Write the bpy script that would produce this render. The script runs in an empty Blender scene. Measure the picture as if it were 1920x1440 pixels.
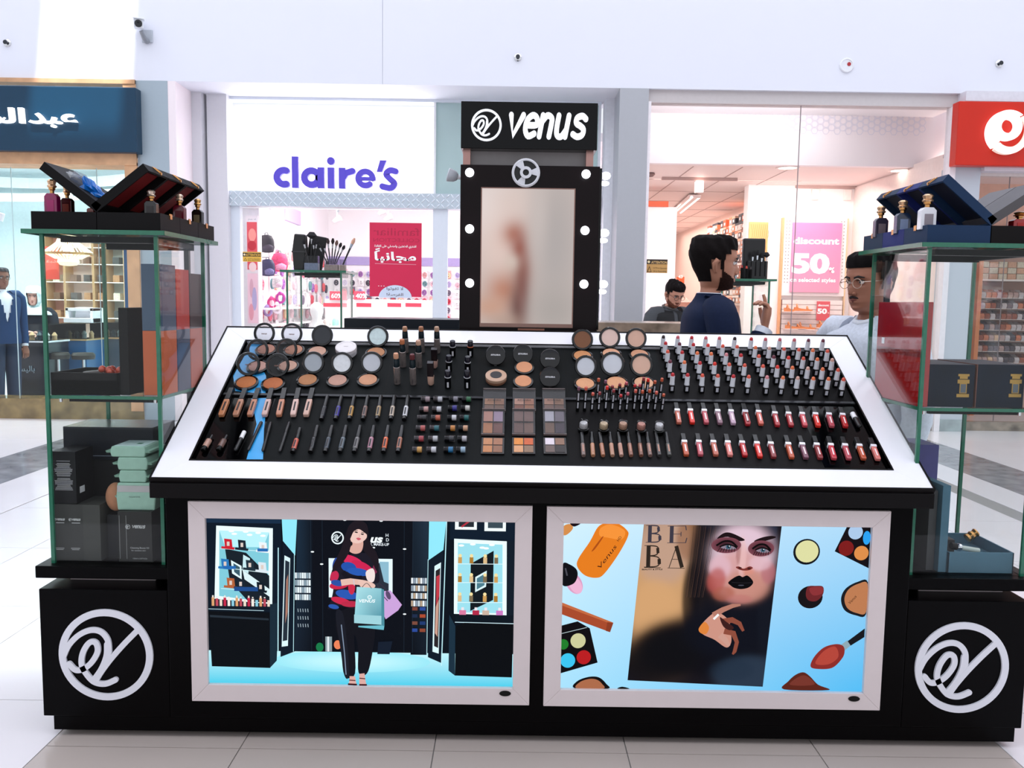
import bpy, bmesh, math, random
import numpy as np
from mathutils import Vector, Matrix
random.seed(7); rng = np.random.default_rng(5)
SC = bpy.context.scene; COL = SC.collection; PI = math.pi
R = math.radians

# ---------------------------------------------------------------- camera, sky, sun, large lights, exposure
YAW, PITCH, ROLL, FPX = 0.0034556, 0.0956864, 0.0147733, 1600.0
CAM = np.array([0.0, -2.5, 1.3418])
_cy, _sy, _cp, _sp = math.cos(YAW), math.sin(YAW), math.cos(PITCH), math.sin(PITCH)
_f = np.array([_sy*_cp, _cy*_cp, -_sp]); _r = np.array([_cy, -_sy, 0.0]); _u = np.cross(_r, _f)
_cr, _sr = math.cos(ROLL), math.sin(ROLL)
CR = _r*_cr + _u*_sr; CU = -_r*_sr + _u*_cr; CF = _f
cd = bpy.data.cameras.new('camera'); cam = bpy.data.objects.new('camera', cd); COL.objects.link(cam)
cd.sensor_width = 36.0; cd.lens = FPX/1920*36.0; cd.clip_start = 0.02; cd.clip_end = 200
cam.matrix_world = Matrix(((CR[0], CU[0], -CF[0], CAM[0]), (CR[1], CU[1], -CF[1], CAM[1]), (CR[2], CU[2], -CF[2], CAM[2]), (0, 0, 0, 1)))
SC.camera = cam

world = bpy.data.worlds.new('world'); SC.world = world; world.use_nodes = True
_bg = world.node_tree.nodes['Background']; _bg.inputs[0].default_value = (0.90, 0.93, 1.0, 1); _bg.inputs[1].default_value = 0.95
def lamp(name, kind, loc, power, size=None, color=(1, 1, 1), aim=None, **k):
    l = bpy.data.lights.new(name, kind); l.energy = power; l.color = color
    o = bpy.data.objects.new(name, l); COL.objects.link(o); o.location = loc
    if size and kind == 'AREA': l.shape = 'RECTANGLE'; l.size, l.size_y = size
    if aim is not None: o.rotation_euler = Vector(aim).to_track_quat('-Z', 'Y').to_euler()
    for a, b in k.items(): setattr(l, a, b)
    return o
lamp('sun', 'SUN', (0, 0, 12), 8.5, color=(1, 0.98, 0.95), aim=(-0.09, 0.5, -0.86), angle=R(1.2))
lamp('roof_fill', 'AREA', (0, 0.5, 8.8), 820, (18, 12), (0.93, 0.96, 1.0), aim=(0, 0, -1))  # unseen fill added below the roof, making up for the sky it blocks
lamp('accessory_shop_light', 'AREA', (-1.2, 10.6, 3.26), 330, (3.6, 4.6), (1, 0.955, 0.965), aim=(0, 0.15, -1))
lamp('shoe_shop_light', 'AREA', (3.2, 9.0, 2.98), 70, (2.6, 1.2), (1, 0.90, 0.86), aim=(0, 0.2, -1))
lamp('shoe_shop_back_light', 'AREA', (2.6, 14.5, 2.97), 130, (2.4, 6.0), (1, 0.86, 0.80), aim=(0, 0, -1))
lamp('jewellery_shop_light', 'AREA', (-6.4, 9.2, 3.22), 420, (4, 3.2), (0.85, 0.96, 1.0), aim=(0, 0.1, -1))
lamp('red_shop_light', 'AREA', (6.4, 8.0, 3.1), 90, (2.6, 1.2), (1, 0.93, 0.90), aim=(0, 0.2, -1))
SC.view_settings.view_transform = 'Standard'; SC.view_settings.look = 'None'
SC.view_settings.gamma = 1; SC.view_settings.use_curve_mapping = False
SC.view_settings.exposure = 0.12

# ---------------------------------------------------------------- helpers
def ray(x, y): return CF + CR*(x-960)/FPX - CU*(y-720)/FPX
def W(x, y, Y=0.0):                     # point of the place seen at (x, y), on the upright plane at depth Y
    v = ray(x, y); return Vector(CAM + v*((Y-CAM[1])/v[1]))
def FZ(x, y, z=0.0):                    # the same on the level plane at height z
    v = ray(x, y); return Vector(CAM + v*((z-CAM[2])/v[2]))
def lin(h):
    if not isinstance(h, str): return tuple(h)
    h = h.lstrip('#'); o = []
    for i in (0, 2, 4):
        c = int(h[i:i+2], 16)/255; o.append(c/12.92 if c <= 0.04045 else ((c+0.055)/1.055)**2.4)
    return tuple(o)
MATS = {}
def mat(col, rough=0.5, metal=0.0, spec=0.5, emit=0.0, noise=0.04, scale=30, coat=0.0, bump=0.0, key=None):
    k = key or (col, rough, metal, spec, emit, noise, scale, coat, bump)
    if k in MATS: return MATS[k]
    m = bpy.data.materials.new('surface_' + str(len(MATS))); m.use_nodes = True; nt = m.node_tree; b = nt.nodes['Principled BSDF']
    c = lin(col); b.inputs['Base Color'].default_value = (*c, 1)
    b.inputs['Roughness'].default_value = rough; b.inputs['Metallic'].default_value = metal
    b.inputs['Specular IOR Level'].default_value = spec; b.inputs['Coat Weight'].default_value = coat
    if noise or bump:
        n = nt.nodes.new('ShaderNodeTexNoise'); n.inputs['Scale'].default_value = scale; n.inputs['Detail'].default_value = 2
        t = nt.nodes.new('ShaderNodeTexCoord'); nt.links.new(t.outputs['Object'], n.inputs['Vector'])
        if noise:
            mx = nt.nodes.new('ShaderNodeMix'); mx.data_type = 'RGBA'
            mx.inputs[6].default_value = (*[max(0, x*(1-noise*2)) for x in c], 1); mx.inputs[7].default_value = (*[min(1, x*(1+noise*2)) for x in c], 1)
            nt.links.new(n.outputs['Fac'], mx.inputs[0]); nt.links.new(mx.outputs[2], b.inputs['Base Color'])
        if bump:
            bp = nt.nodes.new('ShaderNodeBump'); bp.inputs['Strength'].default_value = bump; bp.inputs['Distance'].default_value = 0.002
            nt.links.new(n.outputs['Fac'], bp.inputs['Height']); nt.links.new(bp.outputs[0], b.inputs['Normal'])
    if emit: b.inputs['Emission Color'].default_value = (*c, 1); b.inputs['Emission Strength'].default_value = emit
    MATS[k] = m; return m
def glass_mat(key, tint=(0.93, 0.97, 0.96), refl=0.10, rough=0.02, white=0.0):
    if key in MATS: return MATS[key]
    m = bpy.data.materials.new(key); m.use_nodes = True; nt = m.node_tree; nt.nodes.clear()
    o = nt.nodes.new('ShaderNodeOutputMaterial'); t = nt.nodes.new('ShaderNodeBsdfTransparent'); t.inputs[0].default_value = (*tint, 1)
    g = nt.nodes.new('ShaderNodeBsdfGlossy'); g.inputs['Roughness'].default_value = rough
    lw = nt.nodes.new('ShaderNodeLayerWeight'); fr = nt.nodes.new('ShaderNodeMath'); fr.operation = 'POWER'; fr.inputs[1].default_value = 4.0; nt.links.new(lw.outputs['Facing'], fr.inputs[0])
    mu = nt.nodes.new('ShaderNodeMath'); mu.operation = 'MULTIPLY_ADD'; mu.inputs[1].default_value = 0.55; mu.inputs[2].default_value = refl*0.5; mu.use_clamp = True
    mx = nt.nodes.new('ShaderNodeMixShader')
    nt.links.new(fr.outputs[0], mu.inputs[0]); nt.links.new(mu.outputs[0], mx.inputs[0]); nt.links.new(t.outputs[0], mx.inputs[1]); nt.links.new(g.outputs[0], mx.inputs[2])
    out = mx
    if white:
        d = nt.nodes.new('ShaderNodeBsdfDiffuse'); d.inputs[0].default_value = (0.9, 0.92, 0.95, 1)
        m2 = nt.nodes.new('ShaderNodeMixShader'); m2.inputs[0].default_value = white
        nt.links.new(mx.outputs[0], m2.inputs[1]); nt.links.new(d.outputs[0], m2.inputs[2]); out = m2
    nt.links.new(out.outputs[0], o.inputs[0]); MATS[key] = m; return m
def attr_mat(key, emit):
    if key in MATS: return MATS[key]
    m = bpy.data.materials.new(key); m.use_nodes = True; nt = m.node_tree; b = nt.nodes['Principled BSDF']
    a = nt.nodes.new('ShaderNodeAttribute'); a.attribute_name = 'Col'
    if emit:
        b.inputs['Base Color'].default_value = (0.0, 0.0, 0.0, 1); b.inputs['Roughness'].default_value = 0.4; b.inputs['Specular IOR Level'].default_value = 0.05
        nt.links.new(a.outputs['Color'], b.inputs['Emission Color']); b.inputs['Emission Strength'].default_value = emit
    else:
        nt.links.new(a.outputs['Color'], b.inputs['Base Color']); b.inputs['Roughness'].default_value = 0.5
    MATS[key] = m; return m

ORG = {}
def tag(o, label=None, cat=None, group=None, kind=None):
    if label: o['label'] = label
    if cat: o['category'] = cat
    if group: o['group'] = group
    if kind: o['kind'] = kind
    return o
def thing(name, label, cat, loc=(0, 0, 0), group=None, M=None):
    o = bpy.data.objects.new(name, None); COL.objects.link(o); o.empty_display_size = 0.05
    if M is not None: o.matrix_basis = M; ORG[o.name] = Vector((0, 0, 0))
    else: o.location = loc; ORG[o.name] = Vector(loc)
    return tag(o, label, cat, group)
def dup(root, M, label=None, name=None):
    r = root.copy(); COL.objects.link(r); r.matrix_basis = M
    if label: r['label'] = label
    for ch in root.children:
        c = ch.copy(); COL.objects.link(c); c.parent = r
        for g in ch.children:
            d = g.copy(); COL.objects.link(d); d.parent = c
    return r
def recolor(root, part, m, slot=0):
    for ch in list(root.children) + [g for c in root.children for g in c.children]:
        if ch.name.split('.')[0] == part:
            s = ch.material_slots[slot]; s.link = 'OBJECT'; s.material = m
class MB:
    def __init__(s): s.v = []; s.f = []; s.m = []
    def add(s, vs, fs, m=0, M=None):
        b = len(s.v)
        s.v += [tuple(M @ Vector(p)) for p in vs] if M is not None else [tuple(p) for p in vs]
        s.f += [tuple(i+b for i in f) for f in fs]; s.m += [m]*len(fs); return s
    def box(s, x0, x1, y0, y1, z0, z1, m=0, M=None):
        return s.add([(x, y, z) for x in (x0, x1) for y in (y0, y1) for z in (z0, z1)],
                     [(0, 1, 3, 2), (4, 6, 7, 5), (0, 4, 5, 1), (2, 3, 7, 6), (0, 2, 6, 4), (1, 5, 7, 3)], m, M)
    def prism(s, poly, a, b, axis='z', m=0, M=None):
        n = len(poly); f = {'z': lambda p, t: (p[0], p[1], t), 'y': lambda p, t: (p[0], t, p[1]), 'x': lambda p, t: (t, p[0], p[1])}[axis]
        vs = [f(p, a) for p in poly] + [f(p, b) for p in poly]
        fs = [tuple(range(n))[::-1], tuple(range(n, 2*n))] + [(i, (i+1) % n, n+(i+1) % n, n+i) for i in range(n)]
        return s.add(vs, fs, m, M)
    def lathe(s, prof, n=16, m=0, M=None, caps=True):
        vs = [(r*math.cos(2*PI*k/n), r*math.sin(2*PI*k/n), z) for r, z in prof for k in range(n)]
        fs = [(i*n+k, i*n+(k+1) % n, (i+1)*n+(k+1) % n, (i+1)*n+k) for i in range(len(prof)-1) for k in range(n)]
        if caps:
            if prof[0][0] > 1e-6: fs.append(tuple(range(n))[::-1])
            if prof[-1][0] > 1e-6: fs.append(tuple((len(prof)-1)*n+k for k in range(n)))
        return s.add(vs, fs, m, M)
    def tube(s, pts, rad, n=10, m=0, M=None, flat=1.0, up=None):
        P = [Vector(p) for p in pts]; rad = rad if hasattr(rad, '__len__') else [rad]*len(P); vs = []
        prev = Vector(up) if up else None
        for i, p in enumerate(P):
            t = (P[min(i+1, len(P)-1)]-P[max(i-1, 0)]).normalized()
            if prev is None: prev = t.orthogonal().normalized()
            a = (prev - t*prev.dot(t)).normalized(); b = t.cross(a); prev = a
            vs += [p + a*rad[i]*math.cos(2*PI*k/n)*flat + b*rad[i]*math.sin(2*PI*k/n) for k in range(n)]
        fs = [(i*n+k, i*n+(k+1) % n, (i+1)*n+(k+1) % n, (i+1)*n+k) for i in range(len(P)-1) for k in range(n)]
        fs += [tuple(range(n))[::-1], tuple((len(P)-1)*n+k for k in range(n))]
        return s.add(vs, fs, m, M)
    def ball(s, c, r, n=12, k=8, m=0, M=None):
        r = r if hasattr(r, '__len__') else (r, r, r)
        T = Matrix.Translation(Vector(c)) @ Matrix.Diagonal((*r, 1)); T = M @ T if M is not None else T
        return s.lathe([(max(1e-7, math.sin(PI*i/k)), -math.cos(PI*i/k)) for i in range(k+1)], n, m, T, caps=False)
    def ribbon(s, pts, w, d0, d1, m=0, M=None, n=10, closed=False):
        """a stroke of width w in the xz plane, y from d0 (front) to d1, with round ends"""
        P = [Vector((p[0], p[1])) for p in pts]; N = len(P); w = w if hasattr(w, '__len__') else [w]*N
        L, Rr = [], []
        for i in range(N):
            t = (P[(i+1) % N]-P[i-1]) if closed else (P[min(i+1, N-1)]-P[max(i-1, 0)])
            t.normalize(); q = Vector((-t.y, t.x))*w[i]/2; L.append(P[i]+q); Rr.append(P[i]-q)
        if closed:
            for i in range(N):
                j = (i+1) % N; q = [L[i], L[j], Rr[j], Rr[i]]
                s.prism([tuple(a) for a in q], d0, d1, 'y', m, M)
            return s
        def cap(c, a, b):
            v = a-c; base = math.atan2(v.y, v.x); r = v.length
            return [c + Vector((math.cos(base - PI*k/8), math.sin(base - PI*k/8)))*r for k in range(1, 8)]
        for i in range(N-1): s.prism([tuple(a) for a in (L[i], L[i+1], Rr[i+1], Rr[i])], d0, d1, 'y', m, M)
        s.prism([tuple(a) for a in [L[-1]]+cap(P[-1], L[-1], Rr[-1])+[Rr[-1]]], d0, d1, 'y', m, M)
        s.prism([tuple(a) for a in [Rr[0]]+cap(P[0], Rr[0], L[0])+[L[0]]], d0, d1, 'y', m, M)
        return s
    def build(s, name, mats, parent=None, world=True, smooth=None, bevel=0, **tg):
        off = ORG.get(parent.name, Vector((0, 0, 0))) if (parent and world) else Vector((0, 0, 0))
        vs = np.array(s.v, dtype=float).reshape(-1, 3)
        own = Vector((0, 0, 0))
        if parent is None and world and len(vs):
            own = Vector(((vs[:, 0].min()+vs[:, 0].max())/2, (vs[:, 1].min()+vs[:, 1].max())/2, vs[:, 2].min()))
        vs = vs - np.array(off) - np.array(own)
        me = bpy.data.meshes.new(name); me.from_pydata(vs.tolist(), [], s.f)
        mats = mats if isinstance(mats, (list, tuple)) else [mats]
        for x in mats: me.materials.append(x)
        me.polygons.foreach_set('material_index', s.m)
        if smooth:
            bm = bmesh.new(); bm.from_mesh(me); bmesh.ops.recalc_face_normals(bm, faces=bm.faces); bm.to_mesh(me); bm.free()
            me.polygons.foreach_set('use_smooth', [True]*len(me.polygons)); me.set_sharp_from_angle(angle=R(smooth))
        o = bpy.data.objects.new(name, me); COL.objects.link(o)
        if parent is not None: o.parent = parent; ORG[o.name] = off
        else: o.location = own; ORG[o.name] = own
        if bevel:
            b = o.modifiers.new('edge', 'BEVEL'); b.width = bevel; b.segments = 2; b.limit_method = 'ANGLE'; b.angle_limit = R(40)
        return tag(o, **tg)
def crom(pts, k=5, closed=False):
    """smooth curve through points (tuples of any length)"""
    P = [np.array(p, float) for p in pts]; n = len(P); out = []
    for i in range(n if closed else n-1):
        p0 = P[i-1] if (i > 0 or closed) else P[0]; p1 = P[i]; p2 = P[(i+1) % n]; p3 = P[(i+2) % n] if (i+2 < n or closed) else P[-1]
        for j in range(k):
            t = j/k; out.append(0.5*((2*p1)+(-p0+p2)*t+(2*p0-5*p1+4*p2-p3)*t*t+(-p0+3*p1-3*p2+p3)*t**3))
    if not closed: out.append(P[-1])
    return [tuple(o) for o in out]
_TXT = {}
def glyphs(txt, bold=0.0, ital=0.0, spacing=1.0):
    k = (txt, bold, ital, spacing)
    if k in _TXT: return _TXT[k]
    c = bpy.data.curves.new('lettering', 'FONT'); c.body = txt; c.offset = bold; c.shear = ital; c.resolution_u = 3; c.space_character = spacing
    o = bpy.data.objects.new('lettering', c); COL.objects.link(o); me = o.to_mesh()
    v = np.array([tuple(x.co)[:2] for x in me.vertices]).reshape(-1, 2); f = [tuple(p.vertices) for p in me.polygons]
    o.to_mesh_clear(); bpy.data.objects.remove(o); bpy.data.curves.remove(c)
    if len(v) == 0: v = np.zeros((1, 2)); f = []
    mn = v.min(0); v = v - np.array([mn[0], 0]); _TXT[k] = (v, f, v[:, 0].max()); return _TXT[k]
def put_text(mb, txt, x, z, h, y0, y1, m=0, M=None, bold=0.0, ital=0.0, width=None, align='l', spacing=1.0):
    """solid lettering in the xz plane; h = height of a capital; y0 front"""
    v, f, w = glyphs(txt, bold, ital, spacing); s = h/0.73; sx = s if width is None else width/max(w, 1e-6)
    ox = x - (w*sx/2 if align == 'c' else 0)
    fr = [(ox+a*sx, y0, z+b*s) for a, b in v]
    mb.add(fr, f, m, M)
    if y1 != y0:
        from collections import Counter
        ec = Counter(); ed = {}
        for q in f:
            for i in range(len(q)):
                e = (q[i], q[(i+1) % len(q)]); kk = tuple(sorted(e)); ec[kk] += 1; ed[kk] = e
        bk = [(a, y1, c) for a, b, c in fr]; n = len(fr)
        mb.add(fr+bk, [(e[1], e[0], e[0]+n, e[1]+n) for kk, e in ed.items() if ec[kk] == 1], m, M)
    return w*sx
# flat print: coloured polygons laid on a flat surface, one mesh, colours in an attribute
class Print:
    def __init__(s, fmap, step=2e-5): s.fm = fmap; s.v = []; s.f = []; s.c = []; s.k = 0; s.step = step
    def _put(s, pts, faces, cols):
        b = len(s.v); s.k += 1
        for p in pts:
            q = s.fm(*p); s.v.append((q[0], -s.k*s.step, q[1]))
        for f in faces:
            s.f.append(tuple(i+b for i in f)); s.c += [cols[i] for i in f]
        return s
    def poly(s, pts, col):
        c = lin(col); return s._put(pts, [tuple(range(len(pts)))], [c]*len(pts))
    def grad(s, pts, cols): return s._put(pts, [tuple(range(len(pts)))], [lin(c) for c in cols])
    def rect(s, x0, y0, x1, y1, col): return s.poly([(x0, y0), (x1, y0), (x1, y1), (x0, y1)], col)
    def vgrad(s, x0, y0, x1, y1, c0, c1): return s.grad([(x0, y0), (x1, y0), (x1, y1), (x0, y1)], [c0, c0, c1, c1])
    def ell(s, cx, cy, rx, ry, col, rot=0, n=28):
        a, b = math.cos(R(rot)), math.sin(R(rot))
        return s.poly([(cx+rx*math.cos(2*PI*i/n)*a-ry*math.sin(2*PI*i/n)*b, cy+rx*math.cos(2*PI*i/n)*b+ry*math.sin(2*PI*i/n)*a) for i in range(n)], col)
    def blob(s, cx, cy, rx, ry, col, edge, rot=0, n=28):
        a, b = math.cos(R(rot)), math.sin(R(rot)); c0, c1 = lin(col), lin(edge)
        pts = [(cx, cy)] + [(cx+k*rx*math.cos(2*PI*i/n)*a-k*ry*math.sin(2*PI*i/n)*b, cy+k*rx*math.cos(2*PI*i/n)*b+k*ry*math.sin(2*PI*i/n)*a) for k in (0.45, 1) for i in range(n)]
        fs = [(0, 1+i, 1+(i+1) % n) for i in range(n)] + [(1+i, 1+n+i, 1+n+(i+1) % n, 1+(i+1) % n) for i in range(n)]
        mid = tuple(0.65*p+0.35*q for p, q in zip(c0, c1))
        return s._put(pts, fs, [c0]+[mid]*n+[c1]*n)
    def line(s, pts, w, col, smooth=0):
        pts = crom(pts, smooth) if smooth else pts; c = lin(col); N = len(pts); w = w if hasattr(w, '__len__') else [w]*N
        vs = []
        for i in range(N):
            ax, ay = pts[max(i-1, 0)]; bx, by = pts[min(i+1, N-1)]; L = math.hypot(bx-ax, by-ay) or 1
            wx, wy = -(by-ay)/L*w[i if len(w) == N else 0]/2, (bx-ax)/L*w[i if len(w) == N else 0]/2
            vs += [(pts[i][0]+wx, pts[i][1]+wy), (pts[i][0]-wx, pts[i][1]-wy)]
        return s._put(vs, [(2*i, 2*i+1, 2*i+3, 2*i+2) for i in range(N-1)], [c]*len(vs))
    def curve(s, pts, col, k=5): return s.poly(crom(pts, k, True), col)
    def text(s, t, x, y, h, col, width=None, bold=0.0, ital=0.0, rot=0, align='l'):
        v, f, w = glyphs(t, bold, ital); sc = h/0.73; sx = sc if width is None else width/max(w, 1e-6); a, b = math.cos(R(rot)), math.sin(R(rot))
        if align == 'c': x -= w*sx/2*a; y -= w*sx/2*b
        return s._put([(x+p*sx*a+q*sc*b, y+p*sx*b-q*sc*a) for p, q in v], f, [lin(col)]*len(v))
    def field(s, x0, y0, x1, y1, nx, ny, fn):
        pts = [(x0+(x1-x0)*i/nx, y0+(y1-y0)*j/ny) for j in range(ny+1) for i in range(nx+1)]
        cols = [fn(i/nx, j/ny) for j in range(ny+1) for i in range(nx+1)]
        return s._put(pts, [(j*(nx+1)+i, j*(nx+1)+i+1, (j+1)*(nx+1)+i+1, (j+1)*(nx+1)+i) for j in range(ny) for i in range(nx)], cols)
    def build(s, name, m, parent=None, M=None, world=False, **tg):
        me = bpy.data.meshes.new(name); M = M if M is not None else Matrix.Identity(4)
        off = ORG.get(parent.name, Vector((0, 0, 0))) if (parent and world) else Vector((0, 0, 0))
        me.from_pydata([tuple(M @ Vector(p) - off) for p in s.v], [], s.f); me.materials.append(m)
        a = me.color_attributes.new('Col', 'FLOAT_COLOR', 'CORNER')
        a.data.foreach_set('color', np.array([(*c, 1.0) for c in s.c], dtype=np.float32).ravel())
        o = bpy.data.objects.new(name, me); COL.objects.link(o)
        if parent is not None: o.parent = parent; ORG[o.name] = ORG.get(parent.name, Vector((0, 0, 0)))
        return tag(o, **tg)
PRINT = attr_mat('printed_colours', 0); SCREEN = attr_mat('screen_glow', 1.0); 
ORD = 'first second third fourth fifth sixth seventh eighth ninth tenth eleventh twelfth thirteenth fourteenth fifteenth sixteenth'.split()
M_BLACK = mat('#060505', 0.4, spec=0.12, noise=0.02); M_GLOSSB = mat('#030303', 0.15, spec=0.25, noise=0)
M_WHITE = mat('#f0eff4', 0.35, spec=0.4, noise=0.01); M_GOLD = mat('#c8935a', 0.25, metal=1.0, noise=0.03); M_SILVER = mat('#c9c9cf', 0.25, metal=0.9, noise=0.02)
M_CHROME = mat('#d8d8dc', 0.12, metal=1.0, noise=0)
G_CLEAR = glass_mat('clear_glass', (0.975, 0.992, 0.985), 0.03); G_GREEN = mat('#1f6a50', 0.15, spec=0.6, noise=0.1, scale=60)
G_SHOP = glass_mat('shop_glass', (0.98, 0.985, 0.985), 0.03); G_LID = glass_mat('clear_lid', (0.86, 0.86, 0.87), 0.03)
# ---------------------------------------------------------------- the mall: floor, upper wall, shopfront piers
YF = 6.75; ZS = 3.604
def struct(name, mb, m, **k): return mb.build(name, m, kind='structure', **k)
fl = bpy.data.objects.new('floor', None); COL.objects.link(fl); tag(fl, 'polished white and beige stone tile floor of the mall', None, kind='structure'); ORG['floor'] = Vector((0, 0, 0))
MB().box(-14, 14, -6, 22, -0.05, -0.004).build('floor_screed', mat('#8d8a88', 0.8), fl)
TW, TD = 0.58, 0.86
def tile_mat(h, s, key):
    m = mat(h, 0.16, spec=0.45, noise=0.025, scale=3, key=key); return m
m_t1 = tile_mat('#e6e1e4', 3, 'tile_white'); m_t2 = tile_mat('#bdb1aa', 3, 'tile_beige_shaded'); m_tm = mat('#8f8f92', 0.12, spec=0.5, noise=0.35, scale=7, key='marble_strip')  # beige is the tile's own tone with some shade put into the colour
tb = bpy.data.meshes.new('tile'); _g = 0.0018
mbx = MB().box(_g, TW-_g, _g, TD-_g, -0.012, 0)
tb.from_pydata(mbx.v, [], mbx.f); tb.materials.append(m_t1)
n = 0
for i in range(-11, 12):
    x = -1.37 + i*TW
    for j in range(-3, 9):
        y = 0.23 + j*TD; mid = -0.01 <= i <= 4.99
        if mid: y -= 0.29
        if x > 4.3 or x + TW < -4.8: continue
        if x+TW > 3.75 and x < 4.32: continue
        if x < -3.62 and x+TW > -4.2: continue
        o = bpy.data.objects.new('tile', tb); COL.objects.link(o); o.parent = fl; o.location = (x, y, 0)
        if mid: o.material_slots[0].link = 'OBJECT'; o.material_slots[0].material = m_t2
        n += 1
for (a, b) in ((-4.19, -3.61), (3.745, 4.3)):
    for j in range(9):
        MB().box(a+_g, b-_g, -1.1+j*0.9+_g, -1.1+(j+1)*0.9-_g, -0.012, 0.0).build('marble_tile', m_tm, fl)
for (a, b) in ((-3.61, -3.12), (3.42, 3.745)): MB().box(a, b, -2.5, 6.75, -0.012, -0.0005).build('edge_strip', m_t1, fl)
for (a, b) in ((-13, -4.19), (4.3, 13)): MB().box(a+_g, b, -2.5, 6.75, -0.012, -0.0005).build('outer_paving', m_t1, fl)
MB().box(-13, 13, 6.75, 21, -0.012, -0.0005).build('shop_paving', m_t1, fl)

m_wall = mat('#e4e6f0', 0.6, spec=0.2, noise=0.006, scale=2); m_pink = mat('#f2e6ea', 0.6, spec=0.2, noise=0.005)
struct('wall_back', MB().box(-9, -1.38+0.0, YF, 7.4, ZS, 8.0).box(-1.375, 9, YF, 7.4, ZS, 8.0).box(-1.38, -1.375, YF+0.01, 7.4, ZS, 8.0), m_wall, label='white upper wall above the shopfronts with a fine vertical joint')
m_pier = mat('#a3b1bb', 0.35, metal=0.15, noise=0.01); m_pier2 = mat('#aeb0b6', 0.35, metal=0.15, noise=0.01)
struct('pillar_left', MB().box(-3.965, -3.64, YF-0.005, 7.33, 0, ZS), m_pier, label='blue grey panelled pier between the jewellery and accessory shops')
struct('trim_1', MB().box(-4.06, -3.968, YF-0.01, YF+0.12, 0, ZS), mat('#dfe2ea', 0.5), label='slim white upright beside the blue grey pier')
struct('wall_left', MB().box(-3.64, -3.56, YF, 7.33, 0, ZS), m_pink)
struct('pillar_jamb', MB().box(-3.56, -3.45, 7.2, 7.5, 0, ZS).box(-3.42, -3.2, 7.28, 7.5, 0, ZS), mat('#d9d8de', 0.5, noise=0.01), label='pale grey jamb at the side of the accessory shop window')
struct('ceiling_lobby', MB().box(-3.56, 1.15, 7.4, 7.7, ZS, ZS+0.1), m_wall)
struct('pillar_right', MB().box(1.125, 1.43, YF-0.005, 7.6, 0, ZS), m_pier2, label='mid grey panelled pier right of the mirror stand')
struct('trim_2', MB().box(1.03, 1.125, 7.2, 7.5, 0, ZS).box(0.97, 1.0, 7.4, 7.5, 0, ZS), mat('#e2e4ec', 0.5), label='white jamb beside the mid grey pier')
struct('trim_3', MB().box(1.43, 4.72, YF+0.05, YF+0.2, ZS-0.13, ZS), mat('#c9c2c2', 0.5, noise=0.02), label='narrow grey head trim over the shoe shop glass')
struct('trim_9', MB().box(4.72, 9, YF-.12, YF+.3, 3.50, ZS).box(5.0, 9, YF-.05, YF+.1, 2.8, 3.5), mat('#d8d6de', .5), label='pale fascia behind the orange red sign')
struct('trim_4', MB().box(4.66, 4.72, YF, YF+0.15, 0, ZS-0.13).box(1.43, 1.46, YF, YF+0.15, 0, ZS-0.13), mat('#ece6ea', 0.5))
struct('pillar_far', MB().box(4.72, 5.0, YF+0.02, YF+0.3, 0, 2.85), mat('#bcc3cc', 0.4, noise=0.01), label='light grey pier below the orange red sign')
struct('wall_upper_far_left', MB().box(-14, -9, YF, 7.4, ZS, 8.0), m_wall)
# unseen roof that blocks the sun, its slot shaped to cast the wall patch
zr = 9.0
struct('ceiling', MB().box(-14, -4.42, -12, YF+0.6, zr, zr+0.2).box(-3.46, 14, -12, YF+0.6, zr, zr+0.2).box(-4.42, -3.46, -12, 3.04, zr, zr+0.2).box(-4.42, -3.46, 5.2, YF+0.6, zr, zr+0.2), m_wall)

# wall fittings
def fitting(px, py, name, label, cat):
    p = W(px, py, YF); return thing(name, label, cat, (p.x, YF, p.z)), p
t, p = fitting(277, 66, 'security_camera', 'white bullet security camera on a bracket on the upper wall', 'camera')
Mt = Matrix.Translation((p.x, YF, p.z))
MB().box(-0.055, 0.055, -0.02, 0, -0.08, 0.05, M=Mt).build('mount', mat('#b9bfc8', 0.4), t, bevel=0.004)
MB().tube([(0.0, -0.02, -0.07), (0, -0.1, -0.05), (-0.01, -0.14, 0.0)], [0.03, 0.025, 0.02], 10, M=Mt).build('bracket', mat('#8b9098', 0.4), t, smooth=40)
Mc = Mt @ Matrix.Translation((-0.02, -0.17, 0.055)) @ Matrix.Rotation(R(22), 4, 'Z') @ Matrix.Rotation(R(12), 4, 'X')
MB().box(-0.045, 0.045, -0.14, 0.14, -0.04, 0.045, M=Mc).box(-0.055, 0.055, -0.17, 0.14, 0.045, 0.055, M=Mc).build('housing', mat('#e4e8ee', 0.35), t, bevel=0.008)
MB().lathe([(0.036, 0), (0.036, 0.012), (0.02, 0.014), (0.0, 0.008)], 20, M=Mc @ Matrix.Translation((0, -0.14, 0)) @ Matrix.Rotation(PI/2, 4, 'X')).build('lens', mat('#1a1c20', 0.1), t, smooth=40)
for (px, py, lab) in ((14, 81, 'small chrome sprinkler head above the blue sign'), (971, 108, 'small chrome sprinkler head above the black logo sign'), (1873, 120, 'small chrome sprinkler head above the orange red sign')):
    t, p = fitting(px, py, 'sprinkler_head', lab, 'sprinkler'); Mt = Matrix.Translation((p.x, YF, p.z)) @ Matrix.Rotation(PI/2, 4, 'X')
    MB().lathe([(0.042, 0), (0.04, 0.006), (0.028, 0.012), (0.012, 0.012)], 20, M=Mt).build('escutcheon', M_CHROME, t, smooth=40)
    MB().lathe([(0.01, 0.012), (0.01, 0.04), (0.022, 0.042), (0.022, 0.046)], 12, M=Mt).build('nozzle', mat('#3c3f44', 0.3, metal=0.7), t, smooth=40)
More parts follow.
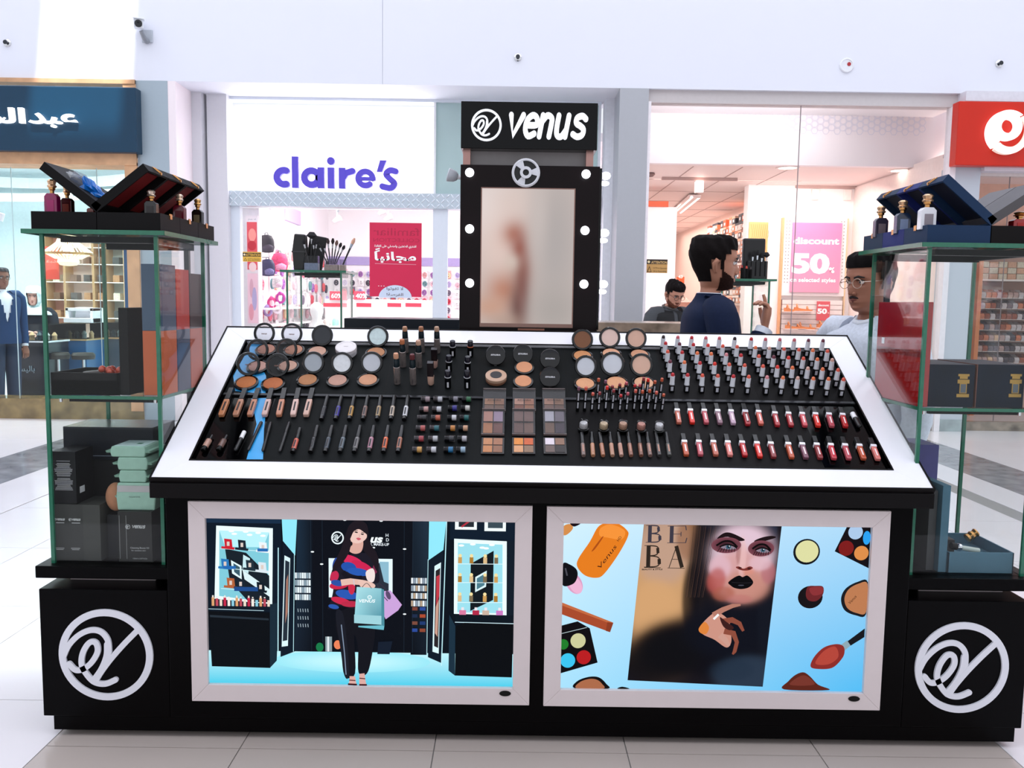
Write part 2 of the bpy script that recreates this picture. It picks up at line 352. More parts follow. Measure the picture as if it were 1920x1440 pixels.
t, p = fitting(1587, 123, 'smoke_alarm', 'round white alarm with a red dot on the upper wall', 'alarm'); Mt = Matrix.Translation((p.x, YF, p.z)) @ Matrix.Rotation(PI/2, 4, 'X')
MB().lathe([(0.075, 0), (0.075, 0.012), (0.068, 0.02), (0.06, 0.02), (0.058, 0.014), (0, 0.014)], 32, M=Mt).build('housing', mat('#e6e8ee', 0.4), t, smooth=30)
MB().lathe([(0.02, 0.014), (0.02, 0.018), (0, 0.018)], 16, M=Mt @ Matrix.Translation((0.022, 0.012, 0))).build('indicator', mat('#a8202a', 0.4), t)

# ---------------------------------------------------------------- shop signs
AR = lambda s: s
def shop_sign(name, label, pxs, col, depth=0.14, Y=YF):
    a, b = W(pxs[0], pxs[1], Y-depth), W(pxs[2], pxs[3], Y-depth)
    t = thing(name, label, 'sign', ((a.x+b.x)/2, Y, b.z))
    MB().box(a.x, b.x, Y-depth, Y, b.z, a.z).build('panel', mat(col, 0.32, spec=0.4, noise=0.03, scale=4), t, bevel=0.01); return t, a, b
t, a, b = shop_sign('shop_sign', 'blue shop sign with white Arabic lettering', (-110, 158, 257, 286), '#05344e')
mb = MB(); 
# عبدال.. in presentation forms, right to left
xr = W(147, 232, YF-0.15).x; zt = W(100, 232, YF-0.15).z
put_text(mb, '\ufe8e\ufe92\ufecb'[::-1] if False else '\ufeaa\ufe92\ufecb', W(52, 232, YF-0.2).x, zt, 0.15, YF-0.19, YF-0.15, bold=0.02, width=xr-W(52, 232, YF-0.2).x)
put_text(mb, '\ufee4\ufedf\ufe8d', W(-40, 232, YF-0.2).x, zt, 0.15, YF-0.19, YF-0.15, bold=0.02, width=W(44, 232, YF-0.2).x-W(-40, 232, YF-0.2).x)
mb.build('lettering', mat('#ffffff', 0.4, emit=0.9, noise=0), t)
struct('beam_left', MB().box(-9, -3.97, YF-0.05, YF+0.3, W(100, 309, YF).z, W(100, 287, YF).z).box(-9, -3.97, YF-0.04, YF+0.1, 3.56, ZS).box(-4.1, -3.97, YF-0.04, YF+0.2, 0.1, 2.75).box(-4.1, -3.97, YF-0.03, YF+0.1, 2.8, 3.6), mat('#cfa078', 0.5, noise=0.15, scale=8), label='brown timber frame round the jewellery shopfront')
t, a, b = shop_sign('shop_sign', 'orange red shop sign with a round white emblem', (1799, 189, 2080, 314), '#c82004')
c = W(1887, 249, YF-0.16); Mt = Matrix.Translation((c.x, YF-0.15, c.z)); mb = MB(); r = 0.225
def arc(cx, cz, r, a0, a1, n=24): return [(cx+r*math.cos(R(a0+(a1-a0)*i/n)), cz+r*math.sin(R(a0+(a1-a0)*i/n))) for i in range(n+1)]
def strip_(a0, a1, th, m, n=40, k0=0):
    for i in range(n):
        t0, t1 = i/n, (i+1)/n; A, B_ = R(a0+(a1-a0)*t0), R(a0+(a1-a0)*t1)
        mb.prism([(r*math.cos(A), r*math.sin(A)), (r*math.cos(B_), r*math.sin(B_)), (r*(1-th(t1))*math.cos(B_), r*(1-th(t1))*math.sin(B_)), (r*(1-th(t0))*math.cos(A), r*(1-th(t0))*math.sin(A))], -0.05-k0, 0.0, 'y', m, Mt)
strip_(52, 228, lambda t: .04+.42*min(1, t*1.6)**.8, 0)
strip_(233, 408, lambda t: .36*(1-t)**.8+.05, 1)
mb.ribbon([(r*(-.03+.485*math.cos(R(10*k))), r*(.27+.485*math.sin(R(10*k)))) for k in range(36)], r*.34, -0.0515, 0, 0, Mt, closed=True)
mb.build('emblem', [mat('#ffffff', 0.4, emit=0.7, noise=0), mat('#f3e6d8', 0.4, emit=0.4, noise=0)], t)
# ---------------------------------------------------------------- accessory shop (centre)
YG = 7.4
def pane(name, x0, x1, z0, z1, Y, m, th=0.012, **k): return MB().box(x0, x1, Y, Y+th, z0, z1).build(name, m, kind='structure', **k)
zl0, zl1 = W(600, 389, YG).z, W(600, 361, YG).z
xL = W(430, 300, YG).x; xM = W(816, 300, YG).x; xE = 1.0
wn = thing('window_1', None, None, (xL, YG, 0)); wn['kind'] = 'structure'; wn['label'] = 'tall glass front of the accessory shop with thin joints'
MB().box(W(454, 500, YG).x, W(630, 500, YG).x-0.003, YG, YG+0.012, 0.1, zl0).build('pane', G_SHOP, wn)
MB().box(W(630, 500, YG).x+0.003, xM-0.02, YG, YG+0.012, 0.1, zl0).build('pane', G_SHOP, wn)
MB().box(xL, W(628, 300, YG).x-0.003, YG, YG+0.012, zl1, ZS-0.03).build('pane', G_SHOP, wn)
MB().box(W(628, 300, YG).x+0.003, xM-0.01, YG, YG+0.012, zl1, ZS-0.03).build('pane', G_SHOP, wn)
MB().box(xM, xE, YG+0.02, YG+0.035, zl1, ZS-0.03).build('tinted_pane', mat('#b3cccc', 0.2, spec=0.5, noise=0.05, scale=1.5), wn, label='pale green tinted pane')
MB().box(xL, W(452, 500, YG).x, YG-0.02, YG+0.08, 0, zl0).box(xM-0.02, W(839, 500, YG).x, YG-0.02, YG+0.08, 0, zl0).box(xL, xE, YG-0.01, YG+0.05, ZS-0.03, ZS).box(W(452, 500, YG).x, xM, YG-0.02, YG+0.08, 0, 0.1).build('window_frame', mat('#dfe6f0', 0.4, noise=0.01), wn)
MB().box(W(812, 500, YG).x, W(816, 500, YG).x, YG-0.005, YG+0.05, zl1, ZS-0.03).build('mullion', mat('#eef0f4', 0.4), wn)
for k in (0,):
    MB().lathe([(0.012, 0), (0.012, 0.01), (0, 0.01)], 12, M=Matrix.Translation((W(634, 388, YG).x, YG, zl0-0.04)) @ Matrix.Rotation(PI/2, 4, 'X')).build('glass_clamp', M_CHROME, wn)
lt = MB().box(xL, xE, YG-0.06, YG+0.1, zl0, zl1).build('beam_lintel', mat('#c3ced8', 0.3, metal=0.4, noise=0.02), kind='structure', label='embossed metal band across the accessory shopfront')
mb = MB(); hh = zl1-zl0; st = hh/3.0; nx = int((xE-xL)/st)
for i in range(nx):
    for j in range(3):
        cx, cz = xL+(i+0.5)*st, zl0+(j+0.5)*st
        Mo = Matrix.Translation((cx, YG-0.06, cz)) @ Matrix.Rotation(R(45 if (i+j) % 2 else -45), 4, 'Y') @ Matrix.Diagonal((st*0.62, 0.008, st*0.17, 1))
        mb.lathe([(0.001, -1), (0.7, -0.7), (1, 0)], 8, M=Mo @ Matrix.Rotation(PI/2, 4, 'X') @ Matrix.Rotation(PI, 4, 'X'), caps=False)
o = mb.build('embossing', mat('#dbe4ec', 0.25, metal=0.5, noise=0.02), lt, smooth=60); o['kind'] = 'stuff'
# purple letter sign standing in the upper window
sg = thing('shop_sign', 'purple lower-case letters on the white upper window', 'sign', (W(630, 352, YG-0.05).x, YG-0.05, W(630, 354, YG-0.05).z))
mp = mat('#5b4bd0', 0.4, noise=0.04, scale=3)
def SX(x): return W(400+x/3.84, 320, YG-0.05).x
def SZ(y): return W(630, 160+y/3.84, YG-0.05).z
Y0, Y1 = YG-0.055, YG-0.002
def letters(nm, fn): mb = MB(); fn(mb); mb.build(nm, mp, sg)
def bx_(m, *a): return m.box(a[0], a[1], Y0-.001, Y1, a[4], a[5])
sc_ = (SX(1000)-SX(900))/100
wl = 48*sc_; zb, zx = SZ(742), SZ(592); zm = (zb+zx)/2
def ringa(cx, a0, a1, rx=None): return [(SX(cx)+(52*sc_ if rx is None else rx)*math.cos(R(a0+(a1-a0)*i/22)), zm+(zx-zb-wl)/2*math.sin(R(a0+(a1-a0)*i/22))) for i in range(23)]
letters('letter_c', lambda m: m.ribbon(ringa(508, 72, 288), wl, Y0, Y1))
letters('letter_l', lambda m: m.box(SX(565), SX(612), Y0, Y1, zb, SZ(516)))
letters('letter_a', lambda m: m.ribbon(ringa(706, 0, 359), wl, Y0, Y1).box(SX(750), SX(798), Y0-.002, Y1, zb, zx))
letters('letter_i', lambda m: m.box(SX(822), SX(870), Y0, Y1, zb, zx).prism(arc(SX(846), SZ(545), 28*sc_, 0, 345, 23), Y0, Y1, 'y'))
letters('letter_r', lambda m: m.box(SX(903), SX(950), Y0-.002, Y1, zb, zx).ribbon([(SX(935), SZ(660)), (SX(955), SZ(630)), (SX(1000), SZ(615))], wl*0.95, Y0, Y1))
letters('letter_e', lambda m: m.ribbon(ringa(1094, 2, 308), wl*.86, Y0, Y1).box(SX(1036), SX(1168), Y0-.002, Y1, SZ(682), SZ(657)))
letters('apostrophe', lambda m: m.prism([(SX(1176), SZ(618)), (SX(1214), SZ(618)), (SX(1246), SZ(534)), (SX(1200), SZ(534))], Y0, Y1, 'y'))
letters('letter_s', lambda m: m.ribbon(crom([(SX(1312), SZ(612)), (SX(1272), SZ(606)), (SX(1244), SZ(634)), (SX(1272), SZ(668)), (SX(1302), SZ(698)), (SX(1276), SZ(732)), (SX(1216), SZ(722))], 4), wl*0.9, Y0, Y1))
# ---------------------------------------------------------------- inside the accessory shop
m_in = mat('#f6f2f4', 0.6, spec=0.2, noise=0.005)
XW, YB = -3.36, 13.4
struct('wall_shop_left', MB().box(XW-0.1, XW, 8.15, YB, 0, 3.6), m_in)
struct('wall_shop_back', MB().box(XW-0.1, 1.3, YB, YB+0.1, 0, 3.6), m_in)
struct('wall_shop_right', MB().box(1.2, 1.3, 7.6, 21, 0, 3.6), m_in)
struct('ceiling_shop', MB().box(-3.6, 1.3, 8.1, YB, 3.3, 3.4), mat('#f4eef0', 0.6, noise=0.005))
struct('wall_sign_backing', MB().box(-3.45, xM-0.02, 8.0, 8.06, zl1-0.12, ZS+0.05), m_in, label='bright white panel behind the purple letter sign')
lamp('sign_window_fill', 'AREA', (-2.0, 7.68, ZS-0.04), 34, (2.2, 0.2), (1, 1, 1), aim=(0, 0.35, -1))  # unseen fill lamp added to whiten the panel behind the letters
lamp('sign_window_fill_low', 'AREA', (-2.0, 7.68, zl1+0.03), 16, (2.2, 0.2), (1, 1, 1), aim=(0, 0.35, 1))  # second added fill, aimed up at the same panel
struct('pillar_shop', MB().box(W(455, 500, 8.05).x, W(487, 500, 8.05).x, 8.05, 8.15, 0, 3.3), mat('#f3e9ec', 0.5))
# red promotional panels on that pier
def board(name, label, px, Y, col, draw, th=0.02, cat='poster', group=None, frame=None, glow=False):
    a, b = W(px[0], px[1], Y), W(px[2], px[3], Y)
    t = thing(name, label, cat, ((a.x+b.x)/2, Y, b.z), group)
    MB().box(a.x, b.x, Y, Y+th, b.z, a.z).build('board', mat(col, 0.4, noise=0.01), t)
    if frame: MB().box(a.x-0.02, a.x, Y-0.01, Y+th, b.z-0.02, a.z+0.02).box(b.x, b.x+0.02, Y-0.01, Y+th, b.z-0.02, a.z+0.02).box(a.x-0.02, b.x+0.02, Y-0.01, Y+th, a.z, a.z+0.02).box(a.x-0.02, b.x+0.02, Y-0.01, Y+th, b.z-0.02, b.z).build('frame', frame, t)
    if draw:
        sx, sz = (b.x-a.x)/(px[2]-px[0]), (a.z-b.z)/(px[3]-px[1])
        pr = Print(lambda x, y: (a.x+(x-px[0])*sx, a.z-(y-px[1])*sz), 4e-4 if Y > 4 else 5e-5)
        draw(pr); pr.build('print', PRINT, t, Matrix.Translation((0, Y-0.002, 0)), world=True)
    return t
def d(p):
    p.rect(463, 416, 484, 505, '#e8505a'); p.ell(474, 440, 8, 12, '#ff9a90'); p.ell(473, 460, 9, 9, '#c81830'); p.ell(474, 500, 8, 9, '#ffd8d8'); p.rect(463, 512, 484, 606, '#f6c8d4')
    p.ell(471, 540, 4, 18, '#e0a8b8'); p.ell(477, 560, 5, 22, '#b8a8d0'); p.ell(470, 585, 5, 16, '#e89aa8')
    p.text('\ufee2\ufeb4\ufe96\ufed4', 466, 412, 4, '#8a8a98')
board('promotion_panel', 'tall red and pink picture panel at the shop window edge', (460, 404, 486, 608), 8.03, '#f4e4e8', d)
# price band signs and category boards on the left wall
for k, (y0, y1, z0, z1) in enumerate(((8.2, 8.7, 2.62, 2.83), (9.05, 9.6, 2.58, 2.8), (10.3, 11.2, 2.5, 2.72))):
    t = thing('category_board', ['pale purple board nearest the shop window', 'pink purple board in the middle of the left shop wall', 'purple board deepest on the left shop wall'][k], 'sign', (XW, (y0+y1)/2, z0))
    MB().box(XW, XW+0.03, y0, y1, z0, z1).build('board', mat(['#d9cfe6', '#c9a8cc', '#bfa6d6'][k], 0.5), t, bevel=0.005)
struct('trim_5', MB().box(XW, 1.2, YB-0.03, YB, 1.98, 2.13), mat('#a596c8', 0.5), label='purple band along the back wall of the accessory shop')
# hanging goods: one prototype of each kind, copied
PAL = ['#c8304a', '#e87088', '#f0b8c4', '#9a5aa8', '#2a2438', '#f2e8ea', '#d8404a', '#b8a8d8', '#6a5a70', '#f4d8b0', '#5a8a90', '#e0a0a0']
def card_proto():
    t = thing('accessory_card', 'small carded accessory hanging on the white racks of the accessory shop', 'accessory', group='carded accessories on the shop racks', M=Matrix.Identity(4))
    MB().box(-0.04, 0.04, -0.004, 0, -0.12, 0).build('card', mat('#f4eef2', 0.5), t)
    mb = MB(); mb.tube([(0.026*math.cos(a), -0.014, -0.07+0.034*math.sin(a)) for a in [2*PI*i/10 for i in range(11)]], 0.011, 6); mb.ball((0, -0.016, -0.07), 0.014, 6, 4)
    mb.build('trinket', mat('#c8304a', 0.4), t, smooth=60); MB().tube([(0, -.012, -.012), (0, 0, -.008), (0, .06, -.008)], .0025, 5).build('hook', M_CHROME, t)
    return t
cp = card_proto(); first = True
mats_c = [mat(c, 0.4, noise=0.1) for c in PAL]
CN = ['crimson', 'pink', 'pale pink', 'purple', 'black', 'white', 'red', 'lilac', 'grey brown', 'cream', 'teal', 'peach']
def place_card(M, k, s=1.0, where=''):
    global first
    M = M @ Matrix.Scale(s, 4)
    if first: o = cp; o.matrix_basis = M; first = False
    else: o = dup(cp, M)
    recolor(o, 'trinket', mats_c[k % len(mats_c)]); o['label'] = CN[k % 12]+' trinket card '+where
    if k % 3 == 0: recolor(o, 'card', mats_c[(k*5+2) % len(mats_c)])
for r_ in range(7):
    for c_ in range(15):
        x = -3.2 + c_*0.147 + rng.uniform(-.01, .01); z = 1.9 - r_*0.16
        if W(0, 0, 0) is not None: place_card(Matrix.Translation((x, YB-0.06, z)), int(rng.integers(0, 60)), 1.25, f'in the {ORD[r_]} row, {ORD[c_]} from the left of the back wall')
for r_ in range(4):
    for c_ in range(5): place_card(Matrix.Translation((-0.98 + c_*0.15, YB-0.06, 1.9-r_*0.18)), int(rng.integers(0, 60)), 1.2, f'right of the magenta poster, {ORD[r_]} row, place {ORD[c_]}')
MW = Matrix.Rotation(PI/2, 4, 'Z')
for r_ in range(6):
    for c_ in range(13):
        y = 8.4 + c_*0.36; z = 2.1 - r_*0.21
        if r_ < 2 and c_ < 2: continue
        place_card(Matrix.Translation((XW+0.05+rng.uniform(0, .08), y, z-rng.uniform(0, .04))) @ MW, int(rng.integers(0, 60)), 1.75, f'on the left wall, {ORD[r_]} row, {ORD[c_]} from the window')
for r_, z in enumerate((1.06, 1.28, 1.5)):
    MB().box(XW, XW+0.3, 8.3, YB, z-0.3, z-0.28).build('wall_shelf', m_in, label=['lowest', 'middle', 'highest'][r_]+' white shelf along the left wall of the accessory shop', cat='shelf')
def bag(px, py, Y, h, col, col2, label):
    p = W(px, py, Y); t = thing('backpack', label, 'bag', tuple(p)); Mt = Matrix.Translation(p)
    MB().lathe([(0.02, 0), (h*.38, h*.04), (h*.45, h*.3), (h*.42, h*.7), (h*.3, h*.95), (0.02, h)], 14, M=Mt @ Matrix.Diagonal((1, .55, 1, 1))).build('body', mat(col, 0.5, noise=0.4, scale=40), t, smooth=70)
    MB().lathe([(0.02, 0), (h*.26, h*.03), (h*.3, h*.25), (h*.02, h*.45)], 12, M=Mt @ Matrix.Translation((0.03, -h*.16, h*.08)) @ Matrix.Diagonal((1, .5, 1, 1))).build('front_pocket', mat(col2, 0.5, noise=0.3, scale=60), t, smooth=70)
    MB().tube([(0, 0, h*1.08), (XW-p.x, 0, h*1.12)], .006, 6, M=Mt).build('hanging_hook', M_CHROME, t)
    MB().tube([(-h*.1, 0, h*.95), (-h*.06, 0, h*1.1), (h*.06, 0, h*1.1), (h*.1, 0, h*.95)], h*.025, 6, M=Mt).build('handle', mat('#222026', 0.5), t)
bag(500, 474, 8.6, 0.23, '#201c28', '#3a3244', 'black sequinned backpack hanging highest beside the shop window')
bag(502, 518, 8.6, 0.22, '#2a2850', '#6a6a98', 'dark blue glittering backpack hanging below the black one')
bag(524, 510, 9.3, 0.26, '#d83868', '#f090b0', 'bright pink backpack hanging behind the dark blue one')
bag(520, 540, 9.0, 0.16, '#f4eef0', '#e8c0cc', 'small white bag hanging under the pink backpack')
for k, (px, py, c) in enumerate(((510, 575, '#e04890'), (502, 590, '#b8a0d8'), (520, 585, '#f4e8f0'), (526, 566, '#c040a0'))):
    p = W(px, py, 8.8); t = thing('plush_headband', ['bright pink', 'lilac', 'white', 'magenta'][k]+' looped soft headband on the left shop rack', 'headband', tuple(p))
    MB().tube([(0.05*math.cos(a), 0, 0.05+0.06*math.sin(a)) for a in [2*PI*i/12 for i in range(13)]], 0.018, 7, M=Matrix.Translation(p)).build('loop', mat(c, 0.7), t, smooth=60)
    MB().ball(p+Vector((0, -0.02, 0.11)), 0.028, 8, 6).build('bow', mat(c, 0.6), t, smooth=60)
# low gondola with red price strips
gx0, gx1 = W(600, 600, 10.2).x, W(815, 600, 10.2).x
t = thing('display_table', 'long white merchandise table with red price strips behind the window', 'table', ((gx0+gx1)/2, 10.2, 0))
MB().box(gx0, gx1, 10.2, 10.8, 0, 0.95).build('body', m_in, t, bevel=0.01)
z0 = W(700, 574, 10.2).z
MB().box(gx0, gx1, 10.55, 10.6, 0.95, z0+0.1).build('back_panel', m_in, t)
for k, (xa, xb, s) in enumerate(((606, 650, '50'), (668, 696, '15'), (726, 752, '20'), (760, 790, '25'))):
    a, b = W(xa, 568, 10.18), W(xb, 576, 10.18)
    MB().box(a.x, b.x, 10.19, 10.2, b.z, a.z).build('price_strip', mat('#d83048', 0.5), t)
for k in range(13):
    x = gx0+0.08+k*(gx1-gx0-.1)/13; c = ['#f0d8d0', '#a0e0d0', '#f4f0f0', '#e0603a', '#7ac8c0', '#f2c8d0', '#c84038', '#8a5030', '#f0e0e0', '#d8a050', '#c03030', '#e8b8a8', '#b0a8c8'][k]
    o = MB().lathe([(0.045, 0), (0.05, 0.01), (0.05, 0.08), (0.03, 0.11), (0.0, 0.12)], 10, M=Matrix.Translation((x, 10.32, 0.95+0.0))).build('trinket_pot', mat(c, 0.5, noise=0.2, scale=60), smooth=50, label=f'small pot of trinkets on the merchandise table, {ORD[k]} from the bag wall end', cat='pot', group='trinket pots on the merchandise table')
for k, (xa, ya, xb, yb) in enumerate(((618, 546, 650, 563), (664, 546, 684, 562))):
    board('sale_card', ['red sale card with white figures above the merchandise table', 'smaller red sale card beside the magenta poster'][k], (xa, ya, xb, yb), 10.5, '#e0455a', lambda p, xa=xa, ya=ya, xb=xb: p.text('60%' if xb < 655 else '40%', xa+3, ya+13, 9, '#ffffff', bold=0.02), cat='sign')
p = W(594, 611, 9.0); t = thing('white_dress', 'small white gathered dress on a stand behind the window', 'dress', (p.x, 9.0, 0))
MB().lathe([(0.2, 0.45), (0.21, 0.55), (0.15, 0.9), (0.1, 1.12), (0.06, 1.2), (0.09, 1.3), (0.08, 1.38), (0.03, 1.42)], 22, M=Matrix.Translation((p.x, 9.0, -0.12))).build('skirt', mat('#fbf6f6', 0.8), t, smooth=60)
MB().lathe([(0.16, 0), (0.16, 0.02), (0.02, 0.03), (0.02, 0.5)], 14, M=Matrix.Translation((p.x, 9.0, 0))).build('stand', M_SILVER, t, smooth=40)
# magenta poster hung in the window
def d(p):
    p.rect(693, 417, 790, 557, '#d11c4c')
    p.text('\ufea9\u002e' if False else 'familiar', 786, 441, 15, '#b31440', width=-86); p.text('COLLECTION', 786, 453, 7, '#b31440', width=-86)
    p.text('\ufe94\ufe9c\ufedf\ufe8e\ufe9c\ufedf\ufe8d \ufef0\ufee0\ufecb \ufef2\ufee0\ufebc\ufea3\ufe8d\ufeed \ufee6\ufef4\ufe98\ufecc\ufec4\ufed7 \ufef1\ufeae\ufe98\ufeb7\ufe8d', 702, 463, 4.2, '#ffffff', width=78, bold=0.02)
    p.text('\ufe8e\ufe92\ufee7\ufe8e\ufea0\ufee3', 702, 488, 16, '#ffffff', width=78, bold=0.03)
    p.line([(704, 468), (712, 466)], 2.4, '#ffffff'); p.line([(704, 472), (712, 470)], 2.4, '#ffffff')
    p.line([(703, 494.5), (780, 495.5)], 0.9, '#f0a0b4')
    for x in (709, 714, 719): p.rect(x, 536.5, x+2, 537.5, '#ffffff')
    pts = [(741+31*math.cos(PI*i/20), 559-24*math.sin(PI*i/20)) for i in range(21)]; p.poly(pts, '#cfdcf0')
    p.text('\ufe8d\ufeee\ufe97\ufeee\ufed4\ufe97 \ufefb', 725, 544, 5.5, '#4a3440', width=31, bold=0.01)
    p.text('!\ufe94\ufebb\ufeae\ufed4\ufedf\ufe8d', 725, 555.5, 5.5, '#4a3440', width=31, bold=0.01)
board('window_poster', 'magenta window poster with white Arabic lettering and pale half disc', (693, 417, 790, 557), 7.36, '#d11c4c', d, th=0.006)
def d(p):
    p.rect(455, 474, 490, 481, '#2a2018'); p.text('ATTENTION', 461, 480, 4.6, '#e8b848', width=28, bold=0.03); p.ell(458.5, 477.5, 2, 2, '#f0e0b0')
    p.poly([(457, 489), (463, 489), (460, 483.5)], '#3a2a14'); p.poly([(458, 488.5), (462, 488.5), (460, 484.7)], '#e8b848')
    p.text('CCTV in Operation', 465, 486.6, 2.6, '#3a2a14', width=23); p.text('24 hr Recording', 465, 489.5, 2.2, '#3a2a14', width=22)
board('warning_sticker', 'yellow and black attention sticker beside the red picture panel', (455, 472, 490, 491), 7.38, '#e8b848', d, th=0.003, cat='sticker')
# rails with lamps on the accessory shop ceiling
for k, (px, py) in enumerate(((716, 398), (728, 409), (632, 412))):
    p = W(px, py, 11.0-k*0.3); t = thing('track_spotlight', ['first white spotlight near the shop ceiling grille', 'second white spotlight behind the magenta poster top', 'lone pale spotlight by the glass joint'][k], 'lamp', (p.x, p.y, 3.3)); Mt = Matrix.Translation(p)
    MB().tube([(0, 0, 0), (0, 0, 3.3-p.z)], 0.012, 6, M=Mt).build('stem', mat('#c8c4c8', 0.4), t)
    MB().lathe([(0.03, -0.06), (0.05, 0.06), (0.03, 0.07)], 12, M=Mt @ Matrix.Rotation(R(60), 4, 'Y')).build('head', mat('#c9c2c6', 0.4), t, smooth=40)
t = thing('ceiling_grille', 'thin slotted air grille in the accessory shop ceiling', 'vent', (-1.6, 10.5, 3.3))
for k in range(3): MB().box(-1.75+k*0.08, -1.72+k*0.08, 9.8, 11.6, 3.285, 3.3).build('slot', mat('#8a8488', 0.5), t)

# ---------------------------------------------------------------- shoe shop (right)
YR = 6.85
xa, xb = 1.46, 4.66
wn = thing('window_2', None, None, (xa, YR, 0)); wn['kind'] = 'structure'; wn['label'] = 'full height glass front of the shoe shop in two panes'
xj = W(1502, 200, YR).x
MB().box(xa, xj-0.004, YR, YR+0.012, 0.16, ZS-0.13).build('pane', G_SHOP, wn); MB().box(xj+0.004, xb, YR, YR+0.012, 0.16, ZS-0.13).build('pane', G_SHOP, wn)
MB().box(xj-0.004, xj+0.004, YR, YR+0.01, 0.1, ZS-0.13).build('pane_joint', mat('#9a8f92', 0.4), wn)
struct('baseboard_right', MB().box(xa, xb, YR-0.05, YR+0.05, 0, 0.16), mat('#8a7d70', 0.15, noise=0.5, scale=9, key='brown_marble'), label='marble plinth under the shoe shop glass')
m_warm = mat('#f6e4df', 0.6, noise=0.006); zc = 3.02
struct('ceiling_shoe_shop', MB().box(1.3, 8.2, 8.0, 20, zc, zc+0.1), mat('#f0dcd6', 0.6, noise=0.01))
struct('wall_bulkhead', MB().box(1.3, 8.2, 7.9, 8.0, zc, 3.7), mat('#f8eef0', 0.6, noise=0.006), label='pale pink bulkhead above the shoe shop ceiling')
struct('ceiling_entry', MB().box(1.3, 5, 6.95, 7.9, ZS, ZS+0.1), m_in)
struct('wall_shoe_back', MB().box(1.3, 8.2, 20, 20.1, 0, zc), mat('#e8c8bc', 0.6))
lamp('bulkhead_wash', 'AREA', (2.6, 7.15, 3.5), 12, (2.2, 0.2), (1, 0.95, 0.95), aim=(0, 1, -0.5))
# reflection of hexagons, built as pale rings in front of the bulkhead
mb = MB(); s = 0.045
bx0, bx1, bz0, bz1 = W(1330, 240, 7.85).x, W(1745, 240, 7.85).x, W(1500, 250, 7.85).z, W(1500, 196, 7.85).z
for i in range(int((bx1-bx0)/(s*1.5))):
    for j in range(int((bz1-bz0)/(s*1.732))):
        cx, cz = bx0+i*s*1.5+s, bz0+(j+0.5+(i % 2)*0.5)*s*1.732
        if cz > bz1-s: continue
        h = [(cx+s*.93*math.cos(R(60*k)), cz+s*.93*math.sin(R(60*k))) for k in range(6)]; g = [(cx+s*.8*math.cos(R(60*k)), cz+s*.8*math.sin(R(60*k))) for k in range(6)]
        mb.add([(x, 7.885, z) for x, z in h+g], [(k, (k+1) % 6, 6+(k+1) % 6, 6+k) for k in range(6)])
o = mb.build('hexagon_reflection', mat('#dcdcea', 0.5), label='pale hexagon reflection pattern along the pink bulkhead', cat='reflection'); o['kind'] = 'stuff'
# front left white wall, white column
Yc = 9.6
struct('wall_shoe_left', MB().box(W(1205, 500, 10).x, W(1266, 500, 10).x, 10, 10.2, 0, zc-0.28), mat('#fbf6f6', 0.6, noise=0))
MB().box(W(1205, 500, 10).x, W(1249, 500, 10).x, 9.97, 10.2, zc-0.28, zc-0.2).build('orange_strip', mat('#e05a28', 0.5), label='orange strip on top of the white wall by the pier', cat='strip')
cx0, cx1 = W(1398, 500, Yc).x, W(1602, 500, Yc).x
struct('column_shoe_shop', MB().box(cx0, cx1, Yc, Yc+0.22, 0, zc), mat('#fbf4f2', 0.6, noise=0), label='broad white column carrying the pink discount poster')
# wood panel on the column side
def d(p):
    p.rect(1405, 416, 1436, 530, '#eab070')
    for k in range(9):
        x = 1408+k*3.2; p.line([(x, 420), (x+3, 440), (x-1, 460), (x+3, 485), (x, 505), (x+2, 528)], 0.7, '#d08c4a', smooth=4)
board('wood_panel', 'orange wood grain panel on the white column', (1405, 416, 1436, 530), Yc-0.03, '#eab070', d, cat='panel')
# peg panel with poster
Yc -= 0.008; a, b = W(1467, 408, Yc-0.05), W(1582, 556, Yc-0.05)
t = thing('peg_panel', 'white perforated display panel with orange edge on the column', 'panel', ((a.x+b.x)/2, Yc, b.z))
MB().box(a.x+0.03, b.x, Yc-0.05, Yc, b.z, a.z).build('panel', mat('#f6eeec', 0.5), t, bevel=0.004)
MB().box(a.x, a.x+0.03, Yc-0.06, Yc, 0.3, a.z).build('side_strip', mat('#e8a878', 0.5), t)
MB().box(b.x, b.x+0.015, Yc-0.06, Yc, 0.3, a.z).build('side_strip', mat('#e8c8a0', 0.5), t)
mb = MB()
for k in range(19):
    for x in (a.x+0.06, a.x+0.10, b.x-0.05, b.x-0.09): mb.box(x, x+0.012, Yc-0.056, Yc-0.049, a.z-0.05-k*0.047, a.z-0.04-k*0.047)
mb.build('peg_hole', mat('#8a7a78', 0.6), t, kind='stuff')
def d(p):
    p.vgrad(1487, 417, 1573, 549, '#e884b4', '#ee9ab4'); p.text('discount', 1489, 457, 12.5, '#ffffff', width=80, bold=0.035)
    p.text('50', 1488, 511, 36, '#ffffff', width=66, bold=0.05); p.text('%', 1553, 511, 10, '#ffffff', bold=0.05); p.text('on selected styles', 1486, 529, 8, '#ffffff', width=80, bold=0.03)
board('discount_poster', 'pink poster reading discount 50 on selected styles', (1487, 417, 1573, 549), Yc-0.075, '#e884b4', d)
a, b = W(1467, 562, Yc-0.05), W(1576, 640, Yc-0.05)
t = thing('slat_panel', 'white slatted shoe display panel below the pink poster', 'panel', ((a.x+b.x)/2, Yc, 0.4))
k = 0; z = a.z
while z > 0.5:
    MB().box(a.x, b.x, Yc-0.05, Yc-0.01, z-0.062, z).build('slat', mat('#f2e4df', 0.5), t); z -= 0.068
MB().box(a.x, b.x, Yc-0.01, Yc, 0.4, a.z).build('back_board', mat('#b09a90', 0.6), t)
